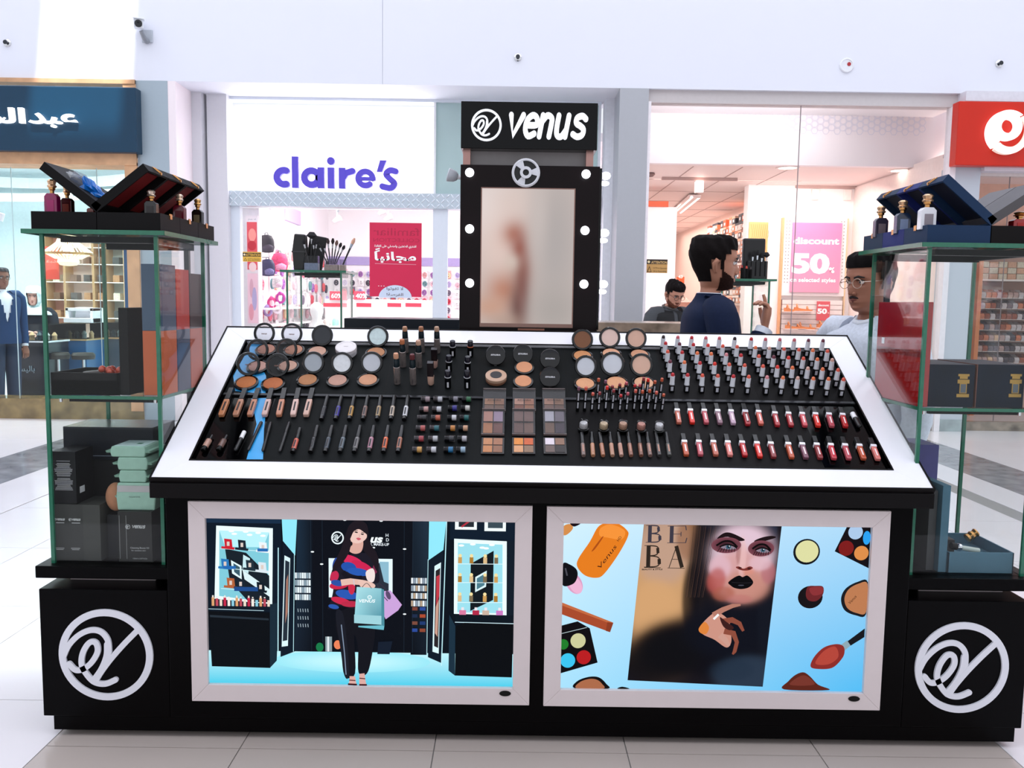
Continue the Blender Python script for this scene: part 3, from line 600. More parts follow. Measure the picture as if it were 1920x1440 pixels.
def sandal(p, rz, label, group=None, c='#d8844a'):
    M = Matrix.Translation(p) @ Matrix.Rotation(rz, 4, 'Z'); t = thing('sandal', label, 'shoe', group=group, M=M)
    MB().prism([(-.12, 0), (.1, 0), (.13, .012), (.1, .022), (-.02, .03), (-.12, .05)], -.035, .035, 'y').build('sole', mat(c, 0.5), t)
    MB().tube([(.06, -.035, .02), (.05, 0, .06), (.06, .035, .02)], .012, 6).build('strap', mat(c, 0.4), t); MB().tube([(-.08, -.035, .04), (-.09, 0, .09), (-.08, .035, .04)], .01, 6).build('strap', mat(c, 0.4), t)
    return t
for k, (px, py, s) in enumerate(((1487, 584, 'left end of the upper slat row'), (1506, 583, 'middle of the upper slat row'), (1489, 616, 'left end of the lower slat row'), (1512, 617, 'middle of the lower slat row'), (1548, 614, 'right end of the lower slat row'))):
    p = W(px, py, Yc-0.13); MB().box(p.x-0.14, p.x+0.14, Yc-0.2, Yc-0.05, p.z-0.012, p.z).build('shoe_bracket', mat('#e8d0c8', 0.4), label='clear shelf bracket holding the sandal at the '+s, cat='bracket'); sandal(p, R(8*(-1)**k), 'tan strappy sandal at the '+s)
def d(p): p.text('discount', 1534, 574, 4, '#ffffff', width=19, bold=0.03); p.text('50', 1533, 588, 9.5, '#ffffff', width=17, bold=0.05); p.text('%', 1551, 588, 3, '#ffffff')
board('small_discount_card', 'small pink red 50 discount card on the slatted panel', (1532, 565, 1555, 601), Yc-0.08, '#d85860', d, th=0.006)
# wall of stored boxes receding behind the column
def bxp():
    t = thing('shoe_box', 'stored shoe box in the stacked wall behind the white column', 'box', group='shoe boxes stacked along the store wall', M=Matrix.Identity(4))
    MB().box(0, 0.28, 0.004, 0.186, 0, 0.115).build('carton', mat('#e8a070', 0.6), t); MB().box(-0.005, 0.285, 0, 0.19, 0.085, 0.12).build('lid', mat('#f4e8e0', 0.6), t)
    MB().box(-0.007, -0.004, 0.05, 0.13, 0.025, 0.07).build('end_label', mat('#ffffff', 0.6), t); return t
bp = bxp(); BC = ['#e08858', '#f2e4dc', '#5a3a34', '#d8602c', '#f0c8b0', '#2e2a38', '#c8b0a8', '#f6eee8', '#a05a40', '#e8b89a']
fb = True; BN = 'orange cream brown vermilion peach navy grey white russet sand'.split()
for j in range(11):
    for i in range(15):
        M = Matrix.Translation((3.62, 10.5+i*0.196, 1.38+j*0.128+rng.uniform(0, .004)))
        if j == 10 and i % 3 == 1: continue
        o = bp if fb else dup(bp, M); o.matrix_basis = M; fb = False
        kc = int(rng.integers(0, 10)); o['label'] = BN[kc]+f' stored shoe box, {ORD[i]} from the column in layer {ORD[j]} from below'; recolor(o, 'carton', mat(BC[kc], 0.6)); recolor(o, 'lid', mat(BC[int(rng.integers(0, 10))], 0.6))
MB().box(3.58, 3.95, 10.45, 13.6, 1.34, 1.376).build('long_shelf', mat('#d8c0b4', 0.5), label='long shelf carrying the stacked shoe boxes', cat='shelf')
struct('wall_shoe_right', MB().box(3.96, 4.02, 10.4, 20, 0, zc), mat('#f0d4c8', 0.6))
# tables of shoes in the depth of the shop
for k, (px, pz, Y, w_) in enumerate(((1300, 1.42, 15.0, 2.4), (1390, 1.12, 11.4, 1.9), (1385, 0.92, 10.6, 1.7))):
    x = min(W(px, 500, Y).x, 3.9-w_/2); x = max(x, 1.35+w_/2); t = thing('shoe_table', ['far white shelf unit with the orange price card', 'middle white shoe shelf behind the suited man', 'nearest low shoe shelf behind the suited man'][k], 'shelf', (x, Y, 0))
    MB().box(x-w_/2, x+w_/2, Y, Y+0.35, pz-0.03, pz).build('top', mat('#f2e0d8', 0.5), t); MB().box(x-w_/2, x+w_/2, Y+0.3, Y+0.35, 0, pz-0.03).build('back', mat('#e0b8a8', 0.6), t)
    n = 7 if k else 9
    for i in range(n):
        sandal(Vector((x-w_/2+0.12+i*(w_-0.2)/n, Y+0.12, pz)), R(60+random.uniform(-20, 20)), f'shoe in place {ORD[i]} on the {["far", "middle", "nearest"][k]} deep shelf of the shoe shop', 'shoes on the deep shelves', ['#c85a30', '#4a4458', '#f0e0d8', '#d88a68', '#a83028', '#8a98a8'][i % 6])
board('price_card', 'small orange price card reading 43', (1269, 519, 1283, 531), 15.0, '#e8602c', lambda p: p.text('43', 1271.5, 521.5, 6, '#ffffff', bold=0.03), cat='sign')
pcd = [o for o in bpy.data.objects if o.name == 'price_card'][0]; MB().tube([(pcd.location.x, 15.03, 1.42), (pcd.location.x, 15.03, pcd.location.z+.02)], .008, 6).build('stem', M_SILVER, pcd)
# ceiling fittings of the shoe shop
t = thing('fluorescent_light', 'twin fluorescent tube light slanting under the shoe shop ceiling', 'lamp', (2.4, 11.0, zc-0.05))
mt_ = mat('#fff8f2', 0.4, emit=2.5, noise=0)
pA, pB = FZ(1270, 398, zc-0.07), FZ(1303, 370, zc-0.07)
MB().box(-0.09, 0.09, 0, 1, 0.02, 0.07, M=Matrix.Translation(pB-Vector((0, 0, .03))) @ (pA-pB).to_track_quat('Y', 'Z').to_matrix().to_4x4() @ Matrix.Diagonal((1, (pA-pB).length, 1, 1))).build('housing', m_warm, t)
for dx in (-0.05, 0.06): MB().tube([pB+Vector((dx, 0, 0)), pA+Vector((dx, 0, 0))], 0.02, 8).build('tube', mt_, t)
for k, (px, py) in enumerate(((1477, 314), (1688, 319), (1754, 320))):
    p = FZ(px, py, zc-0.001); t = thing('downlight', ['round downlight left of the glass joint in the shoe shop ceiling', 'round downlight above the right of the column', 'round downlight nearest the orange red sign'][k], 'lamp', tuple(p))
    MB().lathe([(0.14, 0), (0.14, -0.01), (0.11, -0.012)], 20, M=Matrix.Translation(p), caps=False).build('rim', m_warm, t); MB().lathe([(0.11, -0.006), (0.0001, -0.006)], 20, M=Matrix.Translation(p)).build('lens', mat('#fffaf4', 0.4, emit=1.6, noise=0), t)
for k, (px, py, n) in enumerate(((1312, 322, 1), (1560, 320, 2), (1664, 340, 1))):
    Y = 9.0 + k*0.6; p = W(px, py, Y); t = thing('track_light', ['short track with one spotlight near the pier', 'long track with two spotlights above the white column', 'track with one pale spotlight right of the column'][k], 'lamp', (p.x, Y, zc))
    MB().box(p.x-0.5, p.x+0.5, Y-0.02, Y+0.02, zc-0.04, zc).build('rail', mat('#c8a8a0', 0.5), t)
    for i in range(n):
        x = p.x + (i-0.5*(n-1))*0.45; MB().box(x-0.05, x+0.05, Y-0.05, Y+0.07, zc-0.2, zc-0.05).build('spotlight', mat('#f6e6e0', 0.5), t, bevel=0.008)
p = FZ(1220, 324, zc); t = thing('ceiling_sensor', 'small dark dome sensor under the shoe shop ceiling', 'sensor', tuple(p)); MB().lathe([(0.05, 0), (0.06, -0.02), (0.03, -0.05), (0.0, -0.055)], 14, M=Matrix.Translation(p)).build('dome', mat('#8a6a64', 0.4), t, smooth=60)
def d(p):
    p.rect(1212, 486, 1251, 495, '#2a2018'); p.text('ATTENTION', 1221, 494, 4.8, '#d8b070', width=29, bold=0.03); p.ell(1216.5, 491, 2.4, 2.4, '#f0e0b0')
    p.poly([(1213.5, 510.5), (1222, 510.5), (1218, 499)], '#3a2a14'); p.poly([(1215.2, 509.6), (1220.6, 509.6), (1218, 501.5)], '#c89a58')
    p.text('CCTV in Operation', 1225, 504, 2.8, '#3a2a14', width=25); p.text('24 hr Recording', 1225, 510, 2.8, '#3a2a14', width=24)
board('warning_sticker', 'tan and black attention sticker on the glass beside the mid grey pier', (1212, 486, 1251, 512), YR-0.02, '#c89a58', d, th=0.003, cat='sticker')

# ---------------------------------------------------------------- red shop (far right)
x0, x1 = 5.0, 8.0
wn = thing('window_3', None, None, (x0, YR, 0)); wn['kind'] = 'structure'; wn['label'] = 'glass front of the shop under the orange red sign'
MB().box(x0, x1, YR+0.1, YR+0.11, 0.1, 2.78).build('pane', G_SHOP, wn); MB().box(x0, x1, YR+0.08, YR+0.16, 2.78, 2.86).build('head_rail', mat('#e8dcd8', 0.4), wn); MB().box(x0+0.42, x0+0.425, YR+0.1, YR+0.112, 0.1, 2.78).build('pane_joint', mat('#9a8f92', 0.4), wn)
struct('baseboard_far_right', MB().box(x0, x1, YR, YR+0.08, 0, 0.1), MATS['brown_marble']); struct('baseboard_pier', MB().box(4.70, 5.0, YR-0.09, YR-0.02, 0, 0.13), mat('#9aa6a8', 0.2, noise=0.3, scale=8))
struct('ceiling_red_shop', MB().box(4.8, 8.2, 7.2, 11, 2.98, 3.05), m_warm)
struct('wall_red_back', MB().box(4.8, 8.2, 8.9, 9.0, 0, 3), mat('#e8b8a0', 0.6)); struct('wall_red_divider', MB().box(4.78, 4.82, 7.1, 11, 0, 3.0), mat('#f4e2dc', 0.6))
Ys = 8.3; xs0, xs1 = W(1832, 560, Ys).x, W(1990, 560, Ys).x
t = thing('shoe_rack', 'tall shelved rack of slanted shoes under the orange red sign', 'rack', ((xs0+xs1)/2, Ys, 0))
MB().box(xs0-0.05, xs0, Ys-0.1, Ys+0.5, 0, 2.4).build('side_frame', mat('#e8884a', 0.5), t); MB().box(xs0, xs1, Ys+0.45, Ys+0.5, 0, 2.4).build('back_panel', mat('#c8a090', 0.6), t)
shoe0 = None
for r_, py in enumerate((553, 573, 593, 613, 633, 653, 674)):
    z = W(1870, py, Ys).z
    MB().box(xs0, xs1, Ys-0.05, Ys+0.45, z-0.02, z).build('shelf_board', mat('#b06848', 0.5), t)
    for c_ in range(11):
        x = xs0+0.06+c_*0.068
        M = Matrix.Translation((x, Ys+0.03, z)) @ Matrix.Rotation(R(78), 4, 'Z') @ Matrix.Rotation(R(-22), 4, 'Y') @ Matrix.Scale(0.75, 4)
        if shoe0 is None:
            shoe0 = thing('slip_on_shoe', 'shiny slip-on shoe leaning on the rack under the orange red sign', 'shoe', group='slanted shoes on the tall rack', M=M)
            MB().prism([(-.13, 0), (.1, 0), (.14, .02), (.12, .05), (.02, .055), (-.1, .085), (-.14, .06)], -.036, .036, 'y').build('upper', mat('#c8a8a0', 0.2, metal=0.3), shoe0); MB().box(-.13, .12, -.038, .038, -.01, .004).build('sole', mat('#f0e0d8', 0.4), shoe0); o = shoe0
        else: o = dup(shoe0, M)
        o['label'] = f'shiny slip-on shoe, place {ORD[c_]} on shelf {ORD[r_]} from the top of the tall rack'; recolor(o, 'upper', mat(['#c8a8a0', '#7a7078', '#f0c8a0', '#a85a40', '#d8d0d0', '#e08860', '#5a5058'][int(rng.integers(0, 7))], 0.2, metal=0.3))
z = W(1870, 524, Ys).z; MB().box(xs0, xs1, Ys-0.05, Ys+0.45, z-0.02, z).build('shelf_board', mat('#f6e8e0', 0.5), t)
for r_ in range(3):
    for c_ in range(7):
        x = xs0+0.02+c_*0.115; MB().box(x, x+0.105, Ys, Ys+0.3, z+r_*0.075, z+r_*0.075+0.07).build('orange_carton', mat('#f0a080' if (r_+c_) % 2 else '#f6c8b0', 0.6, noise=0.3, scale=60), label=f'small orange and white carton, place {ORD[c_]} in layer {ORD[r_]} atop the tall rack', cat='box', group='small cartons on the tall rack')

mb = MB()
for k in range(9): mb.box(1.35, 3.9, 9.2+k*1.2, 9.215+k*1.2, zc-.004, zc-.0005)
for k in range(4): mb.box(1.6+k*.6, 1.615+k*.6, 8.1, 19.9, zc-.004, zc-.0005)
struct('trim_8', mb, mat('#b09088', .5), label='thin joints of the shoe shop ceiling panels')
# ---------------------------------------------------------------- jewellery shop (left)
YJ = 6.95
wn = thing('window_4', None, None, (-6, YJ, 0)); wn['kind'] = 'structure'; wn['label'] = 'glass front of the jewellery shop under the blue sign'
xs = [-7.2, W(27, 500, YJ).x, W(186, 500, YJ).x, -4.1]
for a, b in zip(xs, xs[1:]): MB().box(a+0.003, b-0.003, YJ, YJ+0.012, 0.2, 2.75).build('pane', G_SHOP, wn)
for x in xs[1:3]: MB().box(x-0.003, x+0.003, YJ, YJ+0.01, 0.2, 2.75).build('pane_joint', mat('#b8c8cc', 0.4), wn)
m_mar = mat('#7d6a44', 0.12, spec=0.6, noise=0.6, scale=6, key='gold_marble')
struct('baseboard_left', MB().box(-9, -3.97, YF-0.02, YJ+0.1, 0, 0.22), m_mar, label='golden brown marble plinth under the jewellery shop glass')
struct('wall_jewellery_back', MB().box(-9, -3.7, 11.4, 11.5, 0, 3.3), mat('#c6d8da', 0.5)); struct('ceiling_jewellery', MB().box(-9, -3.7, 7.1, 11.5, 3.25, 3.3), mat('#dcebee', 0.5))
struct('wall_jewellery_right', MB().box(-3.72, -3.66, 7.33, 13, 0, 3.6), mat('#cfe0e2', 0.5)); struct('wall_jewellery_far', MB().box(-9, -8.9, 7, 11.4, 0, 3.3), mat('#c6d8da', 0.5))
for k, (px, py) in enumerate(((4, 312), (30, 328), (226, 317), (78, 331), (42, 438))):
    p = FZ(px, min(py, 420), 3.249); p = W(px, py, 8.0+k*0.4); p.z = 3.249
    t = thing('downlight', ['at the far left edge', 'left of the first glass joint', 'near the timber post', 'above the gift box lid', 'deep above the counters'][k] and 'round downlight in the jewellery shop ceiling '+['at the far left edge', 'left of the first glass joint', 'near the timber post', 'above the open gift box lid', 'deep above the counters'][k], 'lamp', tuple(p))
    MB().lathe([(0.13, 0), (0.13, -0.01), (0.10, -0.012)], 18, M=Matrix.Translation(p), caps=False).build('rim', M_WHITE, t); MB().lathe([(0.10, -0.008), (0.0001, -0.008)], 18, M=Matrix.Translation(p)).build('lens', mat('#f4fbff', 0.4, emit=2, noise=0), t)
# curved ceiling coves
for k, (z, h, c) in enumerate(((3.0, 0.16, '#e4eef0'), (2.72, 0.12, '#d2e0d0'))):
    mb = MB(); pts = [(-8.8+i*0.25, 10.6+0.5*math.sin(i*0.28)-k*0.7) for i in range(20)]
    for p, q in zip(pts, pts[1:]): mb.add([(p[0], p[1], z), (q[0], q[1], z), (q[0], q[1], z+h), (p[0], p[1], z+h)], [(0, 1, 2, 3)])
    mb.build('trim_%d' % (6+k), mat(c, 0.5), kind='structure', label=['upper', 'lower'][k]+' curved ceiling cove in the jewellery shop')
# display shelving (warm wooden bays)
Yw = 11.0
for k, (xa_, xb_) in enumerate(((86, 118), (122, 172), (176, 196), (199, 231))):
    a, b = W(xa_, 500, Yw), W(xb_, 500, Yw); t = thing('wall_display', ['narrow red topped', 'wide tan glass', 'slim brown', 'grey arched'][k]+' display bay at the back of the jewellery shop', 'display', ((a.x+b.x)/2, Yw, 0))
    MB().box(a.x, b.x, Yw+0.25, Yw+0.3, 0.2, 2.3).build('back_panel', mat(['#d8a08c', '#f0d8c8', '#b88860', '#b4bcb4'][k], 0.5), t)
    MB().box(a.x-0.02, a.x, Yw, Yw+0.3, 0.2, 2.35).box(b.x, b.x+0.02, Yw, Yw+0.3, 0.2, 2.35).box(a.x, b.x, Yw, Yw+0.3, 2.3, 2.35).build('side_frame', mat('#c8a070', 0.5), t)
    for z in (1.0, 1.28, 1.56, 1.84, 2.1):
        MB().box(a.x, b.x, Yw, Yw+0.25, z-0.015, z).build('shelf_board', mat('#e8dccc', 0.4), t)
    n = max(1, int((b.x-a.x)/0.15))
    for z in (1.0, 1.28, 1.56, 1.84):
        for i in range(n):
            x = a.x+(i+.5)*(b.x-a.x)/n
            MB().box(x-.05, x+.05, Yw+.04, Yw+.18, z, z+.11).build('watch_box', mat(['#6a4a30', '#3a3c38', '#a87a50', '#d8c8b0'][(i+k+int(z*10)) % 4], 0.4, noise=0.3, scale=50), label=f'small display box, {ORD[int(round((z-1)/.28))]} shelf from below, place {ORD[i]}, in bay {ORD[k]}', cat='box', group='small boxes on the jewellery wall bays')
board('red_poster', 'red panel with pale lettering seen through the left glass tower', (84, 462, 111, 524), 9.4, '#c8402e', lambda p: p.text('\ufecb\ufe92\ufeaa', 86, 492, 7, '#f0a898', width=22), cat='sign')
a, b = W(231, 455, 7.6), W(255, 579, 7.6); t = thing('blue_banner', 'tall deep blue banner beside the timber post', 'banner', ((a.x+b.x)/2, 7.6, b.z)); MB().box(a.x, b.x, 7.6, 7.63, b.z, a.z).build('cloth', mat('#0d5590', 0.5, noise=0.2, scale=2), t); MB().tube([(a.x-.01, 7.6, a.z), (b.x+.01, 7.6, a.z)], 0.012, 8).tube([((a.x+b.x)/2, 7.61, a.z), ((a.x+b.x)/2, 7.61, 3.25)], 0.006, 6).build('rail', M_SILVER, t)
# chandelier
p = W(128, 478, 9.2); t = thing('chandelier', 'glowing crystal chandelier inside the jewellery shop', 'lamp', (p.x, p.y, 3.25)); Mt = Matrix.Translation(p); mg = mat('#ffdcb8', 0.3, emit=0.9, noise=0.2, scale=60); ml = mat('#fff4e4', 0.3, emit=2.5, noise=0)
MB().tube([(0, 0, 0.1), (0, 0, 3.25-p.z)], 0.012, 6, M=Mt).build('rod', M_GOLD, t)
mb = MB()
for k in range(36):
    a = 2*PI*k/36; mb.tube([(0.1*math.cos(a), 0.1*math.sin(a), 0.26), (0.14*math.cos(a), 0.14*math.sin(a), 0.16), (0.3*math.cos(a), 0.3*math.sin(a), 0.03)], 0.008, 5, M=Mt)
    mb.tube([(0.3*math.cos(a), 0.3*math.sin(a), 0.03), (0.16*math.cos(a), 0.16*math.sin(a), -0.05)], 0.008, 5, M=Mt)
mb.build('crystal_strands', mg, t); MB().lathe([(0.31, 0), (0.31, 0.03)], 32, M=Mt, caps=False).lathe([(0.1, 0.25), (0.1, 0.28)], 20, M=Mt).build('ring', M_GOLD, t); MB().lathe([(0.13, -0.06), (0.14, -0.1), (0.1, -0.14), (0.02, -0.15)], 20, M=Mt).build('lower_bowl', mg, t, smooth=40); MB().lathe([(0.05, 0.0), (0.07, 0.08), (0.04, 0.14)], 12, M=Mt).build('bulb_cluster', ml, t, smooth=60)
# counters
def counter(name, label, px, Y, dep, col, ztop, topcol='#e8eef0'):
    a, b = W(px[0], 600, Y).x, W(px[1], 600, Y).x; t = thing(name, label, 'counter', ((a+b)/2, Y, 0))
    MB().box(a, b, Y, Y+dep, 0, ztop-0.2).build('body', mat(col, 0.2, spec=0.6, noise=0.1, scale=3), t, bevel=0.01); MB().box(a-.01, b+.01, Y-.01, Y+dep+.01, ztop-0.22, ztop-0.2).build('deck', mat(topcol, 0.2), t)
    MB().box(a, b, Y, Y+0.008, ztop-0.2, ztop).box(a, b, Y+dep-.008, Y+dep, ztop-0.2, ztop).box(a, b, Y, Y+dep, ztop, ztop+0.008).build('glass_case', G_CLEAR, t)
    for i in range(5):
        x = a+(i+.5)*(b-a)/5; MB().lathe([(0.03, 0), (0.028, 0.05), (0.035, 0.06), (0.01, 0.1)], 10, M=Matrix.Translation((x, Y+dep/2, ztop-0.2))).build('jewel_stand', mat(['#d8e8ea', '#c8a878', '#3a4a50'][i % 3], 0.3), t, smooth=50)
    return t
counter('glass_counter', 'dark glass counter with Arabic lettering before the two staff', (16, 88), 8.0, 0.5, '#0e1822', 0.98)
put = MB(); put_text(put, '\ufeb2\ufef4\ufedf\ufe8e\ufe91', W(30, 690, 7.99).x, W(30, 696, 7.99).z, 0.07, 7.985, 7.999); put.build('counter_lettering', mat('#8a9aa4', 0.4), bpy.data.objects['glass_counter'])
counter('glass_counter', 'blue glass counter under the lit white display case', (90, 160), 8.6, 0.5, '#1c5a8c', 0.98, '#b89a6a')
counter('glass_counter', 'small dark counter between the blue counter and the timber post', (168, 225), 9.2, 0.5, '#2a3a44', 0.98, '#a8845a')
for k, px in enumerate((118, 150)):
    x = W(px, 700, 8.3).x+k*.1; t = thing('stool', ['dark stool before the blue counter', 'second dark stool before the blue counter, nearer the post'][k], 'stool', (x, 8.2, 0)); MB().lathe([(0.13, 0.55), (0.14, 0.6), (0.12, 0.63)], 16, M=Matrix.Translation((x, 8.2, 0))).build('seat', mat('#2a2620', 0.5), t, smooth=40); MB().tube([(x, 8.2, 0.02), (x, 8.2, 0.56)], 0.02, 8).build('stem', M_CHROME, t); MB().lathe([(0.14, 0), (0.13, 0.02), (0.02, 0.03)], 16, M=Matrix.Translation((x, 8.2, 0))).build('foot', M_CHROME, t)
a, b = W(122, 577, 8.75), W(176, 641, 8.75); t = thing('display_case', 'brightly lit white jewellery display case on the blue counter', 'display case', ((a.x+b.x)/2, 8.75, 0.99))
zb_ = 0.99; zt_ = a.z
MB().box(a.x, b.x, 9.0, 9.03, zb_, zt_).build('back_panel', mat('#d8fff8', 0.4, emit=0.6, noise=0), t); MB().box(a.x, a.x+.04, 8.75, 9.0, zb_, zt_).box(b.x-.04, b.x, 8.75, 9.0, zb_, zt_).box(a.x, b.x, 8.75, 9.0, zt_-.04, zt_).box(a.x, b.x, 8.7, 9.0, zb_, zb_+.06).build('frame', M_WHITE, t, bevel=0.004)
MB().prism([(a.x+.07, zb_+.06), (b.x-.07, zb_+.06), (b.x-.09, zb_+.2), (a.x+.09, zb_+.2)], 8.85, 8.95, 'y').build('necklace_bust', M_WHITE, t, bevel=0.01)
MB().tube([W(4, 400, 7.1)+Vector((0, 0, 0)), W(0, 414, 7.1)], 0.03, 8).build('letter_fragment', M_WHITE, label='white lettering fragment on the glass at the far left edge', cat='lettering')
# ---------------------------------------------------------------- the kiosk
TO = Vector((0, -0.05, 0.8145)); EX = Vector((1, 0, 0)); EY = Vector((0, 0.71, 0.4215)).normalized(); EZ = EX.cross(EY)
TM = Matrix(((EX.x, EY.x, EZ.x, TO.x), (EX.y, EY.y, EZ.y, TO.y), (EX.z, EY.z, EZ.z, TO.z), (0, 0, 0, 1)))
def TU(x, y, h=0.0):                    # (u, t) on the sloping counter for a point seen in the photograph
    v = Vector(ray(x, y)); c = Vector(CAM); t = ((TO + EZ*h - c).dot(EZ))/v.dot(EZ); p = c + v*t - TO
    return p.dot(EX), p.dot(EY)
m_cab = mat('#020102', 0.3, spec=0.07, noise=0.02); m_lip = mat('#0c090a', 0.5, spec=0.12, noise=0.2, scale=300)
K = thing('cosmetics_kiosk', 'long black cosmetics kiosk with a sloping white edged display counter', 'kiosk', (0.09, 0.3, 0))
XA, XB = -1.407, 1.586
MB().box(-1.02, 1.215, 0.0, 0.68, 0.063, 0.78).build('cabinet', m_cab, K, bevel=0.003)
for a, b in ((XA, -1.02), (1.215, XB)): MB().box(a, b, 0.0, 0.62, 0.063, 0.462).build('pedestal', m_cab, K, bevel=0.003)
MB().box(-1.376, 1.566, 0.0+0.001, 0.6, 0.02, 0.063).build('plinth', m_cab, K)
MB().box(-1.25, 1.44, 0.1, 0.55, 0.0, 0.02).build('recessed_foot', mat('#1c1210', 0.7), K)
for a, b in ((-1.427, -1.022), (1.218, 1.622)):
    MB().box(a, b, 0.02, 0.52, 0.488, 0.526).build('tower_slab', m_cab, K, bevel=0.003)
    MB().box(a+0.07, b-0.07, 0.09, 0.45, 0.462, 0.488).build('riser', mat('#b9adad', 0.5), K)
# sloping counter: black carcass, white mitred borders, black tray inserts in two tiers
ux0, ux1, t1 = -1.045, 1.25, 0.826
cc = MB(); prof = [(-0.05, 0.757), (-0.05, 0.812), (0.66, 1.2335), (0.70, 1.2335), (0.70, 0.75), (0.0, 0.75)]
cc.prism([(y, z-0.012 if (y, z) != (-0.05, 0.757) and z > 0.8 else z) for y, z in prof], ux0, ux1, 'x'); cc.build('counter_carcass', m_lip, K, bevel=0.002)
inner = [TU(354, 860), TU(1675, 881), TU(1551, 655), TU(466, 639)]
ix0 = (inner[0][0]+inner[3][0])/2; ix1 = (inner[1][0]+inner[2][0])/2; it0 = (inner[0][1]+inner[1][1])/2; it1 = (inner[2][1]+inner[3][1])/2
m_bord = mat('#f3f2f8', 0.22, spec=0.5, noise=0.004)
e = 0.004
for q in ([(ux0+e, e), (ux1-e, e), (ix1, it0), (ix0, it0)], [(ux1-e, e), (ux1-e, t1-e), (ix1, it1), (ix1, it0)], [(ux1-e, t1-e), (ux0+e, t1-e), (ix0, it1), (ix1, it1)], [(ux0+e, t1-e), (ux0+e, e), (ix0, it0), (ix0, it1)]):
    MB().prism(q, -0.012, 0.0, 'z', M=TM).build('white_border', m_bord, K, bevel=0.0008)
MB().box(ux0, ux0+e, 0, t1, -0.02, 0.003, M=TM).box(ux1-e, ux1, 0, t1, -0.02, 0.003, M=TM).box(ux0, ux1, -0.001, e, -0.02, 0.003, M=TM).box(ux0, ux1, t1-e, t1, -0.02, 0.003, M=TM).build('black_edge', m_lip, K)
w_ = 0.005
MB().box(ix0-w_, ix0, it0, it1, -0.02, 0.002, M=TM).box(ix1, ix1+w_, it0, it1, -0.02, 0.002, M=TM).box(ix0-w_, ix1+w_, it0-w_, it0, -0.02, 0.002, M=TM).box(ix0-w_, ix1+w_, it1, it1+w_, -0.02, 0.002, M=TM).build('inner_edge', M_BLACK, K)
tm_ = sum(TU(x, y)[1] for x, y in ((640, 737), (1000, 742), (1400, 753)))/3
m_tray = mat('#101314', 0.6, spec=0.1, noise=0.1, scale=200); m_trayr = mat('#141314', 0.6, spec=0.1, noise=0.1, scale=200); m_gl = mat('#010102', 0.08, spec=0.15, noise=0)
bt = [ix0] + [TU(x, y)[0] for x, y in ((537, 733), (719, 736), (895, 720), (1065, 730), (1250, 735), (1421, 735))] + [ix1]
bb = [ix0] + [TU(x, y)[0] for x, y in ((475, 850), (764, 858), (890, 855), (1070, 862), (1275, 864), (1547, 870))] + [ix1]
H = -0.012
for i, (a, b) in enumerate(zip(bt, bt[1:])): MB().box(a+.0008, b-.0008, tm_+.006, it1, H-.006, H, M=TM).build('tray_panel', m_tray if i < 5 else m_trayr, K)
for i, (a, b) in enumerate(zip(bb, bb[1:])): MB().box(a+.0008, b-.0008, it0, tm_-.006, H-.006, H, M=TM).build('tray_panel', m_gl if i in (0, 6) else (m_tray if i < 4 else m_trayr), K, **({'label': 'glossy black insert at the end of the lower tier'} if i in (0, 6) else {}))
MB().box(ix0, ix1, tm_-.006, tm_+.006, H-.006, H+.007, M=TM).build('tier_rail', mat('#2b2c30', 0.2, metal=0.6), K, bevel=0.001)
# a strip of blue protective film on the left of the tray
for q in ([(492, 856), (461, 856), (471, 820), (480, 790), (470, 742), (500, 741), (497, 770), (494, 800)], [(497, 734), (440, 728), (436, 700), (470, 640), (500, 641), (480, 665), (498, 700)]):
    MB().prism([TU(*p) for p in q], H+.0002, H+.001, 'z', M=TM).build('blue_film', mat('#2f9fe0', 0.2, noise=0.05, scale=12), K, label='bright blue protective film left on the black tray')
# script logo
def logo_paths():
    c = lambda pts: [((x-720)/318, (672-y)/308) for x, y in pts]
    P = []
    P.append((crom(c([(430, 690), (470, 610), (540, 540), (620, 505), (690, 515), (735, 570), (742, 650)]), 6), 0.12))
    P.append((crom(c([(735, 600), (728, 680), (690, 770), (632, 850)]), 6), 0.15))
    P.append((crom(c([(940, 500), (850, 590), (760, 690), (690, 780), (645, 850)]), 6), 0.12))
    P.append((crom(c([(470, 735), (510, 775), (560, 770), (620, 725), (665, 650), (655, 590), (610, 590), (565, 660), (555, 740), (590, 810), (640, 858), (710, 868), (780, 840)]), 6), 0.12))
    return P
def logo(mb, M, y0, y1, m=0):
    ring = [(0.93*math.cos(2*PI*k/64), 0.93*math.sin(2*PI*k/64)) for k in range(64)]
    mb.ribbon(ring, 0.145, y0, y1, m, M, closed=True)
    for k, (p, w) in enumerate(logo_paths()): mb.ribbon(p, w, y0-(k+1)*3e-4, y1, m, M)
    return mb
for px, py, lab in ((200, 1227, 1), (1802, 1251, 2)):
    c = W(px, py, 0); r = 0.142
    logo(MB(), Matrix.Translation((c.x, 0, c.z)) @ Matrix.Diagonal((r, 1, r, 1)), -0.006, 0.0).build('round_logo', mat('#e2e2ea', 0.4, noise=0.005), K, label='raised white round script emblem')
